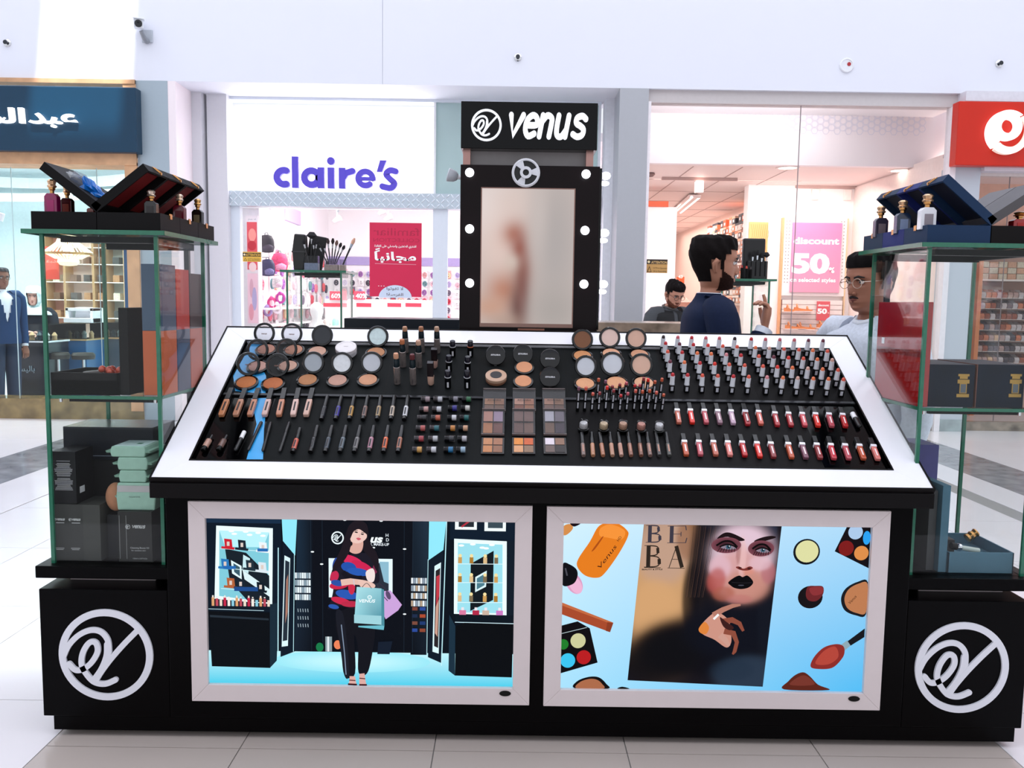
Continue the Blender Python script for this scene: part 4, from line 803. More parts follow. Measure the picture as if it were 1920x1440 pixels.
# venus wordmark: round monoline strokes in italics
def word(mb, x, z, h, M, y0, y1, m=0, wt=0.36):
    def st(pts, k=5, sm=True): return (crom(pts, k) if sm else pts)
    L = [[(0, 1), (.32, .02), (.8, 1)]]
    L2 = [[(.14, .53), (.78, .55), (.72, .88), (.42, 1), (.12, .75), (.10, .3), (.35, 0), (.72, .12)]]
    L3 = [[(0, 0), (0.02, 1)], [(.02, .7), (.3, 1), (.62, .88), (.66, .6), (.64, 0)]]
    L4 = [[(0, 1), (0, .4), (.1, .06), (.38, 0), (.62, .3)], [(.66, 1), (.64, 0)]]
    L5 = [[(.68, .86), (.42, 1), (.1, .9), (.1, .66), (.4, .52), (.64, .36), (.62, .1), (.32, 0), (0, .12)]]
    cx = 0; kk = 0
    for Ls, wd in ((L, 0.98), (L2, 1.08), (L3, 1.06), (L4, 1.12), (L5, 0.9)):
        for s_ in Ls:
            q = st(s_, 4, len(s_) > 3); kk += 1
            mb.ribbon([(x+(cx+px_+0.22*pz_)*h, z+pz_*h) for px_, pz_ in q], wt*h, y0-kk*2e-4, y1, m, M)
        cx += wd
    return mb
# televisions
m_tvf = mat('#dccfcf', 0.45, noise=0.01)
def tv(name, label, x0, x1, z0, z1, sx0, sx1, sz0, sz1, oval):
    t = thing(name, label, 'television', ((x0+x1)/2, 0, z0))
    y0, y1 = -0.016, 0.0; ye = -0.004
    mb = MB()
    for q in ([(x0, z0), (x1, z0), (sx1, sz0), (sx0, sz0)], [(x1, z0), (x1, z1), (sx1, sz1), (sx1, sz0)], [(x1, z1), (x0, z1), (sx0, sz1), (sx1, sz1)], [(x0, z1), (x0, z0), (sx0, sz0), (sx0, sz1)]): mb.prism(q, y0, y1, 'y')
    mb.build('frame', m_tvf, t, bevel=0.0015)
    MB().box(sx0, sx1, -0.0025, -0.0005, sz0, sz1).build('display_panel', M_GLOSSB, t)
    c = W(*oval, -0.016); MB().prism([(c.x+.0175*math.cos(2*PI*k/24), c.z+.0085*math.sin(2*PI*k/24)) for k in range(24)], -0.018, -0.0155, 'y').build('receiver_window', M_GLOSSB, t)
    return t
tvL = tv('television', 'left screen in white frame showing a woman walking with shopping bags', -0.947, 0.075, 0.124, 0.741, -0.897, 0.024, 0.177, 0.6895, (947, 1300))
tvR = tv('television', 'right screen in white frame showing a magazine cover among make-up', 0.118, 1.141, 0.1225, 0.740, 0.169, 1.088, 0.1755, 0.6895, (1601, 1310))
# --- left picture (coordinates of a 1615 x 877 picture)
def fmL(x, y): return (-0.897+(x-145)/1615*0.921, 0.6895-(y-148)/877*0.5125)
p = Print(fmL)
D, D2, CY, FLR = '#070c14', '#0c1622', '#9fe4f4', '#7fe0f2'
def clamp(v): return [(min(1760, max(145, x)), min(1025, max(148, y))) for x, y in v]
p.rect(145, 148, 1760, 1025, '#0a121c')
p.grad([(145, 850), (1760, 850), (1760, 1025), (145, 1025)], ['#bdeef6', '#bdeef6', '#4fcbe8', '#4fcbe8'])
p.blob(900, 900, 420, 60, '#c6f4fa', '#98e4f2')
p.rect(600, 148, 1310, 850, '#0b0f18'); p.grad([(620, 148), (700, 148), (700, 850), (600, 850)], ['#1a2c3e', '#0c121c', '#0a0e16', '#16202e']); p.grad([(1225, 148), (1305, 148), (1300, 860), (1215, 860)], ['#16222f', '#203040', '#131c28', '#0a0e16'])
for a in (690, 750, 1180, 1225): p.line([(a, 150), (a, 850)], 2, '#1f2c3a')
# left display alcove
p.rect(145, 148, 535, 640, '#0c1826'); p.rect(145, 148, 535, 175, '#162c44')
p.poly([(196, 190), (492, 200), (484, 600), (180, 575)], '#e8fcff'); p.poly([(212, 215), (472, 222), (462, 590), (205, 560)], '#7ec8d8')
p.poly([(212, 215), (472, 222), (440, 300), (240, 300)], '#b6eef8')
for x, y in ((275, 218), (290, 232), (350, 220), (370, 236), (415, 225), (440, 240)): p.ell(x, y, 15, 6, '#f4ffff')
p.poly([(240, 310), (350, 330), (470, 450), (470, 590), (360, 590), (262, 480)], '#16202a')
p.poly([(270, 370), (325, 400), (325, 470), (275, 440)], '#dff6fa'); p.poly([(282, 385), (316, 406), (316, 455), (286, 432)], '#3a5a68')
p.poly([(335, 340), (370, 360), (360, 440), (330, 420)], '#c6e8ee'); p.poly([(330, 420), (470, 520), (470, 560), (340, 470)], '#d8eef2')
for y, yy in ((310, 322), (408, 436), (520, 535)): p.line([(215, y), (470, yy)], 3, '#d8f4f8')
for x, y, c in ((258, 285, '#c82030'), (330, 290, '#1a2430'), (440, 300, '#e8f0f4'), (240, 390, '#2a78b8'), (370, 395, '#20303c'), (435, 405, '#d8e4ec'), (268, 490, '#b06038'), (320, 495, '#182430'), (425, 510, '#101c28')):
    p.poly([(x-22, y-28), (x+18, y-24), (x+22, y+22), (x-18, y+20)], c); p.poly([(x-36, y+12), (x+34, y+18), (x+30, y+30), (x-38, y+24)], c); p.rect(x-8, y-12, x+6, y+10, '#d8c8c0')
p.rect(410, 306, 465, 322, '#2468b0'); p.rect(230, 400, 295, 416, '#2468b0'); p.rect(285, 510, 410, 532, '#1e4a8a')
for i in range(15):
    x = 165+i*21; p.rect(x, 566+(i % 3)*6, x+14, 612, ['#d8a070', '#b84a5a', '#e8d8c8', '#c02a48', '#f0e8e0', '#8ac8dc'][i % 6]); p.rect(x+3, 556+(i % 3)*6, x+11, 568, '#e8e0d8')
p.rect(148, 612, 440, 640, '#0e1a26'); p.line([(148, 628), (440, 634)], 3, '#b8d8e4')
p.poly([(148, 640), (472, 645), (470, 940), (160, 935)], '#0a0e14'); p.poly([(472, 600), (520, 590), (505, 900), (468, 940)], '#182a38'); p.poly([(155, 660), (465, 675), (465, 685), (155, 672)], '#26303a')
# left light column and door panel
p.poly([(540, 148), (620, 148), (608, 340), (545, 265)], '#8fe4f6'); p.poly([(545, 265), (608, 340), (600, 850), (525, 880)], '#0e1a28'); p.poly([(552, 340), (582, 355), (565, 820), (532, 825)], '#d8f2f8'); p.poly([(556, 365), (578, 375), (562, 790), (538, 795)], '#25303c')
p.poly([(560, 470), (570, 440), (566, 640), (552, 700)], '#a87868'); p.line([(520, 300), (512, 880)], 5, '#bfeef8'); p.line([(604, 330), (594, 850)], 3, '#bfeef8')
for j in range(4):
    for i in range(7):
        p.rect(606+i*12, 430+j*38, 616+i*12, 460+j*38, ['#dfeaf0', '#8aa0ae', '#b8c8d2', '#e8f4f8'][(i+j) % 4])
for j in range(3):
    for i in range(5): p.line([(620+i*13, 620+j*40), (622+i*13, 638+j*40)], 4, '#9aaab4')
# right light column, door panel, alcove
p.poly([(1310, 148), (1400, 148), (1386, 300), (1308, 355)], '#8fe4f6'); p.poly([(1310, 355), (1386, 300), (1378, 900), (1308, 870)], '#0e1a28'); p.poly([(1340, 385), (1374, 365), (1365, 850), (1332, 840)], '#d8f2f8'); p.poly([(1346, 410), (1370, 395), (1362, 820), (1340, 810)], '#2a2428')
p.poly([(1350, 440), (1368, 430), (1366, 540), (1350, 600)], '#c03a48'); p.poly([(1348, 600), (1364, 560), (1358, 760), (1344, 740)], '#c89a8a'); p.line([(1402, 150), (1380, 915)], 5, '#bfeef8'); p.line([(1306, 350), (1302, 870)], 3, '#bfeef8')
p.rect(1420, 148, 1760, 245, '#0e1c2c'); p.rect(1446, 148, 1560, 192, '#eef8fa'); p.rect(1465, 148, 1545, 178, '#262c34'); p.rect(1600, 150, 1712, 198, '#eef8fa'); p.rect(1618, 152, 1696, 182, '#3a4a54'); p.line([(1480, 178), (1520, 148)], 9, '#b03040')
p.poly([(1442, 240), (1718, 250), (1722, 640), (1444, 636)], '#e8fcff'); p.poly([(1462, 262), (1696, 268), (1700, 630), (1462, 628)], '#9adcea')
p.poly([(1530, 370), (1650, 300), (1650, 560), (1530, 620)], '#10181f'); p.poly([(1555, 440), (1615, 405), (1612, 490), (1555, 520)], '#d8f0f4'); p.poly([(1563, 447), (1607, 420), (1604, 482), (1563, 506)], '#4a7a8a')
for x, y in ((1480, 275), (1540, 268), (1590, 285), (1640, 270), (1610, 288)): p.ell(x, y, 15, 6, '#f4ffff')
for y in (372, 470, 575): p.line([(1460, y), (1700, y-2)], 3, '#e4f8fc')
for j, y in enumerate((360, 460, 562)):
    for i, x in enumerate((1472, 1532, 1604, 1662)): p.rect(x-8, y-24, x+12, y+8, ['#c89a58', '#a8782e', '#d8b888', '#7a6a50'][(i+j) % 4]); p.ell(x+2, y-32, 9, 9, '#f0dca0')
for i, (x, c) in enumerate(((1490, '#d87aa0'), (1560, '#b02a48'), (1612, '#c8b0a0'), (1685, '#c878c0'))): p.rect(x-18, 615, x+18, 666, c); p.rect(x-7, 600, x+7, 616, '#e8e0e8')
p.rect(1452, 640, 1760, 682, '#0c1620'); p.line([(1450, 680), (1760, 684)], 4, '#c8e4ee'); p.poly([(1500, 682), (1758, 686), (1755, 972), (1452, 966), (1455, 700)], '#080b10'); p.poly([(1420, 640), (1452, 700), (1452, 966), (1418, 940)], '#1a3040')
p.rect(1722, 245, 1760, 640, '#101c28')
for j in range(4):
    for i in range(7): p.rect(1218+i*12, 448+j*40, 1228+i*12, 478+j*40, ['#e8eef2', '#8a98a8', '#c8d4dc', '#b8a088'][(i+j) % 4])
for j in range(4):
    p.rect(1224, 602+j*38, 1252, 620+j*38, ['#7a4034', '#1e2c48', '#7a4a3c', '#2c4a98'][j]); p.rect(1264, 602+j*38, 1294, 620+j*38, ['#2c4a98', '#a84a30', '#203a70', '#8a4634'][j])
for x, y in ((700, 318), (748, 382), (1183, 297), (1020, 292), (870, 150), (1060, 152), (1184, 640)): p.ell(x, y, 9, 4, '#f0f8fc')
p.poly([(860, 270), (960, 260), (955, 300), (866, 300)], '#141a24')
# sign on the back wall
p.ell(832, 243, 33, 34, '#e8f4fa'); p.ell(832, 243, 26, 27, '#10161e')
for pts, w in logo_paths(): p.line([(832+a*27, 243-b*28) for a, b in pts], w*30, '#e8f4fa')
p.text('us', 1004, 264, 40, '#eef6fa', width=66, bold=0.04, ital=0.25); p.text('H', 1084, 234, 17, '#dfe8f0', bold=0.01); p.text('D', 1086, 258, 17, '#dfe8f0', bold=0.01); p.text('AL MAKE-UP', 992, 281, 15, '#e0e8f0', width=110, bold=0.02)
p.rect(785, 350, 1120, 556, '#e2f4fa'); p.rect(808, 372, 1100, 535, '#28303c'); p.poly([(1050, 365), (1100, 365), (1100, 480), (1075, 470)], '#8ab8cc'); p.poly([(810, 480), (850, 470), (850, 535), (808, 535)], '#a8c0cc')
for q, c in (((735, 822), '#187848'), ((830, 808), '#e88058')): p.ell(q[0], q[1], 20, 24, c)
p.rect(765, 765, 800, 845, '#8a9aa0'); p.rect(775, 765, 785, 845, '#dfe6ea'); p.poly([(1045, 790), (1120, 785), (1105, 855), (1040, 855)], '#141e2e')
# the walking woman
HR = '#1e1820'
p.curve([(900, 170), (940, 150), (985, 170), (992, 230), (1010, 280), (1040, 330), (1030, 420), (990, 350), (960, 300), (890, 290), (870, 350), (820, 420), (806, 390), (850, 300), (872, 230)], HR)
p.curve([(850, 625), (1000, 600), (1030, 700), (1012, 860), (985, 960), (940, 955), (938, 820), (918, 760), (922, 960), (865, 972), (846, 820), (820, 700)], '#13141c')
p.curve([(820, 640), (858, 640), (880, 800), (890, 970), (866, 975), (846, 840)], '#1a1c26', 4); p.line([(850, 700), (866, 850), (874, 968)], 5, '#8090a8')
p.curve([(884, 335), (940, 318), (1000, 330), (1040, 380), (1050, 470), (1000, 480), (960, 500), (1000, 600), (930, 618), (840, 600), (780, 618), (800, 560), (812, 480), (790, 460), (820, 380)], '#1c1a26')
TOP = [(905, 360, 62, 24, '#d42a58', 20), (960, 390, 60, 22, '#c82450', 25), (890, 395, 40, 26, '#2450a8', 10), (940, 420, 60, 20, '#2858b0', 8), (840, 490, 52, 22, '#c42448', -10), (815, 445, 22, 30, '#c02a50', 20), (830, 480, 34, 16, '#2a4ea0', 10), (880, 540, 60, 24, '#2a56b0', 10), (850, 575, 55, 18, '#c8284c', 15), (810, 605, 28, 12, '#2a56a8', 10), (900, 590, 50, 16, '#b82a48', 0), (905, 500, 18, 40, '#c82a48', 0), (1030, 400, 14, 30, '#7a2a4a', 10), (820, 380, 14, 34, '#2a4a98', 12)]
for a in TOP: p.ell(*a[:4], a[4], a[5])
p.line([(860, 420), (890, 450), (960, 452)], 26, '#16141e', smooth=4)
p.curve([(925, 225), (965, 255), (958, 310), (925, 325), (893, 310), (905, 280)], '#d8a89c')
p.curve([(900, 215), (940, 196), (978, 210), (985, 238), (962, 262), (935, 270), (905, 262), (890, 235)], '#e8c4ba')
p.curve([(878, 225), (895, 175), (940, 150), (985, 172), (994, 225), (975, 215), (945, 196), (918, 208), (902, 240), (890, 270)], HR)
p.ell(930, 212, 9, 3.5, '#2a2024', 12); p.ell(962, 222, 8, 3.5, '#2a2024', 12); p.line([(918, 203), (938, 203)], 3, '#3a2a2c'); p.line([(956, 211), (972, 216)], 3, '#3a2a2c'); p.curve([(930, 244), (942, 240), (956, 246), (942, 254)], '#c85a68', 3); p.line([(946, 222), (948, 236), (942, 238)], 2, '#c89a90')
p.curve([(870, 290), (900, 250), (895, 310), (860, 370), (812, 420), (808, 390), (840, 330)], HR); p.curve([(985, 240), (1005, 290), (1045, 340), (1042, 420), (1005, 350), (975, 310)], HR); p.ell(906, 272, 5, 10, '#141218')
p.line([(850, 478), (900, 470), (960, 475), (1000, 500)], [34, 32, 28, 24], '#e0b8ac'); p.curve([(940, 462), (1000, 470), (1030, 490), (1010, 510), (960, 505)], '#e4beb2'); p.line([(915, 458), (920, 492)], 4, '#c8c8d8')
p.curve([(980, 420), (1015, 400), (1028, 430), (1020, 470), (990, 465)], '#ecdcd8')
p.poly([(1068, 520), (1110, 515), (1170, 590), (1150, 620), (1085, 668), (1070, 640)], '#c8a0d8'); p.line([(1040, 480), (1060, 530), (1095, 570)], 4, '#3a3040', smooth=3); p.line([(1050, 478), (1085, 510), (1100, 560)], 4, '#3a3040', smooth=3); p.ell(1098, 540, 12, 24, '#5a4a6a', -20)
p.poly([(940, 705), (1078, 700), (1074, 725), (940, 712)], '#6ab8c8'); p.poly([(1060, 505), (1076, 512), (1078, 705), (1060, 700)], '#4a8a9a')
p.grad([(932, 498), (1062, 505), (1062, 698), (918, 690)], ['#a8dce4', '#8ac4d0', '#3a8498', '#8accd8']); p.poly([(918, 645), (1062, 650), (1062, 698), (918, 690)], '#9ccfd8'); p.line([(960, 500), (985, 478), (1010, 505)], 3, '#2a3a44', smooth=4); p.text('VENUS', 944, 580, 17, '#f4fcff', width=86, bold=0.02, ital=0.2); p.ell(1000, 552, 12, 10, '#e8f8fc'); p.ell(1000, 552, 8, 6, '#9cd0da')
p.poly([(893, 975), (922, 975), (926, 1000), (930, 1018), (886, 1020), (892, 1000)], '#d8a8a0'); p.poly([(944, 962), (972, 958), (978, 1000), (982, 1018), (944, 1020)], '#d8a8a0'); p.line([(884, 1018), (932, 1020)], 9, '#3a1218'); p.line([(944, 1021), (985, 1021)], 9, '#3a1218'); p.line([(890, 996), (924, 998)], 5, '#4a141c'); p.line([(945, 985), (976, 988)], 5, '#4a141c')
p.build('picture', SCREEN, tvL, Matrix.Translation((0, -0.003, 0)), world=True)
# --- right picture
def fmR(x, y):
    u = (x-151)/1605; v = (y-160-30*u)/(882); return (0.169+u*0.919, 0.6895-v*0.514)
p = Print(fmR)
p.grad([(151, 160), (1756, 190), (1756, 1072), (151, 1042)], ['#cdeafa', '#a8d4f2', '#52b8ee', '#a4dcf6'])
# magazine cover as a smooth field
mx0, my0, mx1, my1 = 545, 170, 1262, 1022
bl = []
def B(cx, cy, rx, ry, col, s=1.0, rot=0): bl.append((cx, cy, rx, ry, np.array(lin(col)), s, math.cos(R(rot)), math.sin(R(rot))))
B(700, 520, 260, 400, '#c89a6c', 1); B(680, 300, 160, 200, '#b89888', .8); B(640, 620, 130, 160, '#d0a070', .8); B(800, 250, 60, 120, '#8a5c40', .7)
B(900, 420, 90, 360, '#0c0c14', 1.0); B(830, 560, 50, 200, '#0b0a10', .9); B(870, 820, 340, 170, '#0a0a12', 1.0); B(700, 860, 230, 150, '#0b0b10', 1.0, -18); B(1050, 720, 260, 180, '#0c0f1a', 1.0); B(1240, 600, 60, 320, '#10141f', 1.0); B(1060, 170, 190, 50, '#1a1c2a', .9); B(1240, 250, 30, 160, '#20283c', .9)
B(1090, 330, 172, 168, '#dcc0ce', 1.0); B(1085, 440, 155, 142, '#cf9c9c', 1.0); B(1120, 500, 120, 90, '#c08474', .85); B(975, 400, 60, 60, '#d8b0bc', .9); B(960, 470, 50, 70, '#b0504a', .8, 10); B(1000, 540, 60, 40, '#a85a48', .7); B(1085, 240, 100, 40, '#dcc0d0', .9); B(1090, 350, 22, 110, '#e4b8b8', .7); B(1125, 420, 34, 20, '#d88a78', .6); B(1230, 430, 40, 60, '#b06a70', .8); B(1185, 380, 60, 40, '#dcb8c4', .7); B(1085, 570, 70, 26, '#b8706c', .6)
B(1000, 280, 78, 42, '#5a2838', .8, 8); B(1200, 300, 60, 44, '#5a2838', .8, -8); B(1070, 330, 12, 60, '#8a4840', .5)
B(1150, 980, 190, 110, '#33465c', .55); B(1060, 950, 120, 60, '#1c2a3c', .4)
base = np.array(lin('#14121a'))
def magf(u, v):
    x, y = mx0+u*(mx1-mx0), my0+v*(my1-my0); c = base.copy()
    for cx, cy, rx, ry, col, s, ca, sa in bl:
        dx, dy = x-cx, y-cy; a, b = (dx*ca+dy*sa)/rx, (-dx*sa+dy*ca)/ry; d2 = a*a+b*b
        if d2 < 4: w = s/(1+math.exp((d2-0.9)*6)); c = c*(1-w)+col*w
    return tuple(c)
p.poly([(570, 168), (1290, 184), (1228, 1042), (508, 1003)], '#1a1a20')
_k = p.k
nx, ny = 90, 108
def quad(u, v):
    a = np.array((570, 168))*(1-u)+np.array((1288, 184))*u; b = np.array((508, 1003))*(1-u)+np.array((1228, 1040))*u; q = a*(1-v)+b*v; return tuple(q)
def toq(x, y):    # picture coordinates to cover fraction
    v = (y-168-(x-570)/720*16)/850; v = min(1.02, max(-.02, v)); xl = 570-62*v; xr = 1288-60*v; return (x-xl)/(xr-xl), v
def magq(u, v):
    x, y = quad(u, v); return magf((x-mx0)/(mx1-mx0), (y-my0)/(my1-my0))
pts = [quad(i/nx, j/ny) for j in range(ny+1) for i in range(nx+1)]; cols = [magq(i/nx, j/ny) for j in range(ny+1) for i in range(nx+1)]
p._put(pts, [(j*(nx+1)+i, j*(nx+1)+i+1, (j+1)*(nx+1)+i+1, (j+1)*(nx+1)+i) for j in range(ny) for i in range(nx)], cols)
for i in range(14):
    x = 830+i*9; p.line([(x, 185), (x-8-i, 330), (x-30-i*2, 560)], 1.5, ['#3a2c2c', '#5a4038', '#1c1820'][i % 3], smooth=3)
# brows, eyes, nose, lips
p.curve([(955, 250), (985, 222), (1020, 218), (1070, 238), (1100, 258), (1060, 262), (1010, 240)], '#1c1014'); p.curve([(1150, 262), (1190, 244), (1240, 236), (1262, 245), (1210, 262), (1165, 274)], '#1c1014')
for cx, cy, s in ((1010, 290, 1), (1192, 308, .88)):
    p.blob(cx-6*s, cy-6, 78*s, 42, '#1a0c14', '#7a4450'); p.curve([(cx-34*s, cy+6), (cx-4*s, cy-8), (cx+30*s, cy-2), (cx+48*s, cy+12), (cx+6*s, cy+17)], '#8a7c8c'); p.ell(cx+6*s, cy+3, 14*s, 11*s, '#3c6074'); p.ell(cx+6*s, cy+2, 6*s, 6*s, '#0c0c12'); p.ell(cx+10*s, cy-1, 3, 2.5, '#f4fcff')
    p.line([(cx-40*s, cy+2), (cx-4*s, cy-9), (cx+30*s, cy-3), (cx+50*s, cy+10)], 7, '#0a0608', smooth=4)
    p.line([(cx-58*s, cy-4), (cx-20*s, cy-26), (cx+20*s, cy-24), (cx+52*s, cy+4)], 10, '#0a0608', smooth=4)
    for k in range(7): p.line([(cx-40*s+k*13*s, cy+10), (cx-52*s+k*15*s, cy+30)], 3, '#0c080a')
p.curve([(1058, 400), (1075, 412), (1098, 418), (1130, 416), (1148, 404), (1130, 396), (1100, 408), (1075, 396)], '#7a3430'); p.ell(1080, 404, 9, 5, '#401818'); p.ell(1128, 407, 9, 5, '#401818')
p.curve([(1022, 480), (1050, 456), (1078, 444), (1096, 452), (1120, 444), (1146, 466), (1152, 486), (1130, 508), (1092, 516), (1056, 510), (1034, 496)], '#07060a'); p.line([(1040, 480), (1096, 484), (1148, 482)], 2, '#2a2830', smooth=3); p.ell(1090, 496, 16, 3, '#4a4a58')
# hand
SK, SK2 = '#b07868', '#8a4a3a'
p.curve([(880, 720), (935, 655), (975, 640), (1030, 680), (1045, 740), (1050, 800), (1025, 828), (960, 785), (900, 757)], '#c89080'); p.curve([(876, 725), (905, 690), (930, 720), (915, 755), (885, 748)], '#d8803a')
p.line([(950, 655), (1000, 625), (1050, 605), (1092, 600)], [32, 28, 22, 10], SK); p.line([(1000, 690), (1050, 680), (1090, 700), (1112, 740)], [34, 30, 24, 14], SK2, smooth=0); p.line([(1010, 740), (1060, 752), (1080, 800), (1070, 850), (1060, 865)], [30, 30, 22, 20, 10], SK2)
p.line([(990, 760), (1020, 790), (1040, 820)], [34, 28, 14], '#c8988a'); p.line([(952, 676), (978, 650)], 12, '#f0f0f0'); p.curve([(985, 665), (1020, 690), (1060, 720), (1040, 735), (1005, 715)], '#3a1c1c')
def serif_B(x, y0, y1, w, c):
    h = y1-y0; p.rect(x+w*.12, y0, x+w*.34, y1, c); p.rect(x, y0, x+w*.5, y0+3, c); p.rect(x, y1-3, x+w*.5, y1, c); m = y0+h*.48
    p.line([(x+w*.3, y0+2), (x+w*.68, y0+h*.06), (x+w*.78, y0+h*.24), (x+w*.66, m-h*.05), (x+w*.3, m)], [4, w*.10, w*.2, w*.10, 4]*1 if False else 6, c, smooth=5); p.line([(x+w*.72, y0+h*.12), (x+w*.75, m-h*.12)], w*.16, c)
    p.line([(x+w*.3, m), (x+w*.74, m+h*.06), (x+w*.88, m+h*.27), (x+w*.72, y1-h*.05), (x+w*.3, y1-2)], 6, c, smooth=5); p.line([(x+w*.82, m+h*.14), (x+w*.84, y1-h*.14)], w*.18, c)
serif_B(582, 176, 268, 88, '#3c3844'); serif_B(576, 282, 398, 96, '#2c241e')
p.rect(706, 180, 726, 270, '#3c3844'); p.rect(694, 180, 790, 183, '#3c3844'); p.rect(694, 268, 792, 271, '#3c3844'); p.rect(726, 222, 765, 225, '#3c3844'); p.line([(788, 182), (792, 204)], 5, '#3c3844'); p.line([(790, 270), (796, 244)], 5, '#3c3844'); p.rect(763, 212, 767, 236, '#3c3844')
p.line([(744, 286), (708, 400)], 4, '#2c241e'); p.line([(742, 286), (776, 400)], 20, '#2c241e'); p.line([(724, 356), (760, 357)], 3, '#2c241e')
p.line([(578, 399), (665, 401)], 3, '#2c241e'); p.line([(700, 402), (790, 404)], 3, '#2c241e')
p.text('BEAUTY & STYLE', 566, 413, 8, '#2c241e', width=108, bold=0.03)
# things round the magazine
p.curve([(330, 185), (375, 163), (430, 165), (480, 200), (488, 235), (440, 330), (370, 430), (330, 452), (270, 440), (228, 395), (232, 350), (290, 260)], '#e07a1e'); p.curve([(345, 190), (400, 172), (470, 205), (455, 250), (380, 240), (340, 230)], '#f09038'); p.curve([(300, 310), (350, 240), (358, 240), (318, 300)], '#a84c14', 3); p.text('Venus', 348, 405, 22, '#3a1c10', rot=-54, ital=0.2, width=145); p.text('HD', 440, 262, 15, '#3a1c10', rot=-54)
p.curve([(151, 180), (185, 168), (200, 190), (175, 220), (151, 225)], '#d08a4a'); p.curve([(185, 162), (240, 164), (205, 182)], '#1a1018')
p.ell(212, 480, 62, 40, '#d89ac0', 60); p.ell(220, 490, 50, 30, '#e8b0d0', 60); p.curve([(151, 378), (190, 382), (225, 410), (228, 450), (205, 485), (151, 488)], '#0c0c12'); p.line([(165, 400), (175, 440)], 8, '#4a4a54')
p.poly([(151, 582), (422, 690), (408, 742), (151, 645)], '#a4482a'); p.poly([(151, 582), (422, 690), (420, 700), (151, 598)], '#c06840'); p.poly([(392, 688), (424, 692), (408, 742), (385, 735)], '#8a3a22')
p.poly([(151, 705), (235, 683), (300, 720), (346, 905), (151, 962)], '#0c0a0e'); p.line([(151, 748), (285, 716)], 3, '#b8ccd0')
for x, y, r, c in ((240, 787, 40, '#c8c898'), (162, 806, 28, '#1e7a2a'), (188, 893, 39, '#3ac0ea'), (272, 876, 38, '#b41c20')): p.ell(x, y, r, r, c)
p.curve([(228, 1043), (240, 1005), (300, 982), (355, 985), (395, 1020), (402, 1047)], '#100c0e'); p.curve([(238, 1043), (255, 1010), (305, 993), (345, 998), (372, 1020), (378, 1046)], '#a86848'); p.curve([(455, 1047), (480, 1036), (520, 1048)], '#101010', 3)
p.ell(1425, 320, 70, 68, '#10141a'); p.ell(1427, 318, 60, 58, '#d8d8a0'); p.ell(1456, 560, 65, 60, '#141014'); p.curve([(1440, 505), (1480, 500), (1520, 505), (1522, 545), (1490, 580), (1450, 578), (1432, 550)], '#6a2428'); p.curve([(1450, 512), (1515, 506), (1518, 540), (1470, 550)], '#883034')
p.poly([(1630, 188), (1754, 190), (1754, 408), (1572, 318)], '#120c12')
for x, y, r, c in ((1676, 218, 38, '#a8c4e4'), (1736, 248, 36, '#2a9cea'), (1631, 302, 40, '#7a1a1a'), (1712, 328, 38, '#d88a48')): p.ell(min(x, 1754-r*0), y, min(r, 1756-x) if x+r > 1756 else r, r, c)
p.curve([(1754, 482), (1700, 480), (1640, 515), (1618, 570), (1640, 630), (1700, 658), (1754, 652)], '#16181e'); p.curve([(1754, 492), (1705, 490), (1655, 520), (1636, 570), (1655, 620), (1705, 646), (1754, 640)], '#b87850'); p.text('Venus', 1668, 598, 16, '#3a1c10', rot=-50, ital=0.2)
p.poly([(1660, 800), (1752, 728), (1752, 775), (1675, 825)], '#14161c'); p.poly([(1628, 818), (1662, 792), (1682, 820), (1650, 848)], '#8aa4b0'); p.curve([(1640, 820), (1600, 812), (1540, 830), (1492, 880), (1475, 930), (1510, 945), (1590, 940), (1640, 890), (1652, 850)], '#8a2c28'); p.curve([(1600, 825), (1540, 850), (1500, 915), (1570, 920), (1620, 880)], '#b04438')
p.curve([(1340, 1055), (1362, 1010), (1400, 975), (1440, 963), (1475, 985), (1520, 1030), (1578, 1060)], '#5a241a'); p.curve([(1370, 1030), (1420, 985), (1460, 985), (1500, 1030)], '#74342a')
# trim what ran past the panel edge
for i, v in enumerate(p.v): p.v[i] = (min(1.088, max(0.169, v[0])), v[1], min(0.6895, max(0.1755, v[2])))
p.build('picture', SCREEN, tvR, Matrix.Translation((0, -0.003, 0)), world=True)
# ---------------------------------------------------------------- make-up on the tray
def TP(px, py, ang=0.0, lean=0.0, h=H, roll=0.0):      # frame standing on the tray where the photograph shows (px, py); z = tray normal, y = up the slope
    u, t = TU(px, py, h)
    return TM @ Matrix.Translation((u, t, h)) @ Matrix.Rotation(R(ang), 4, 'Z') @ Matrix.Rotation(R(lean), 4, 'X') @ Matrix.Rotation(R(roll), 4, 'Y')
def lab(o, s): o['label'] = s; return o
SL = mat('#d2d4da', 0.35, metal=0.15, noise=0.02)
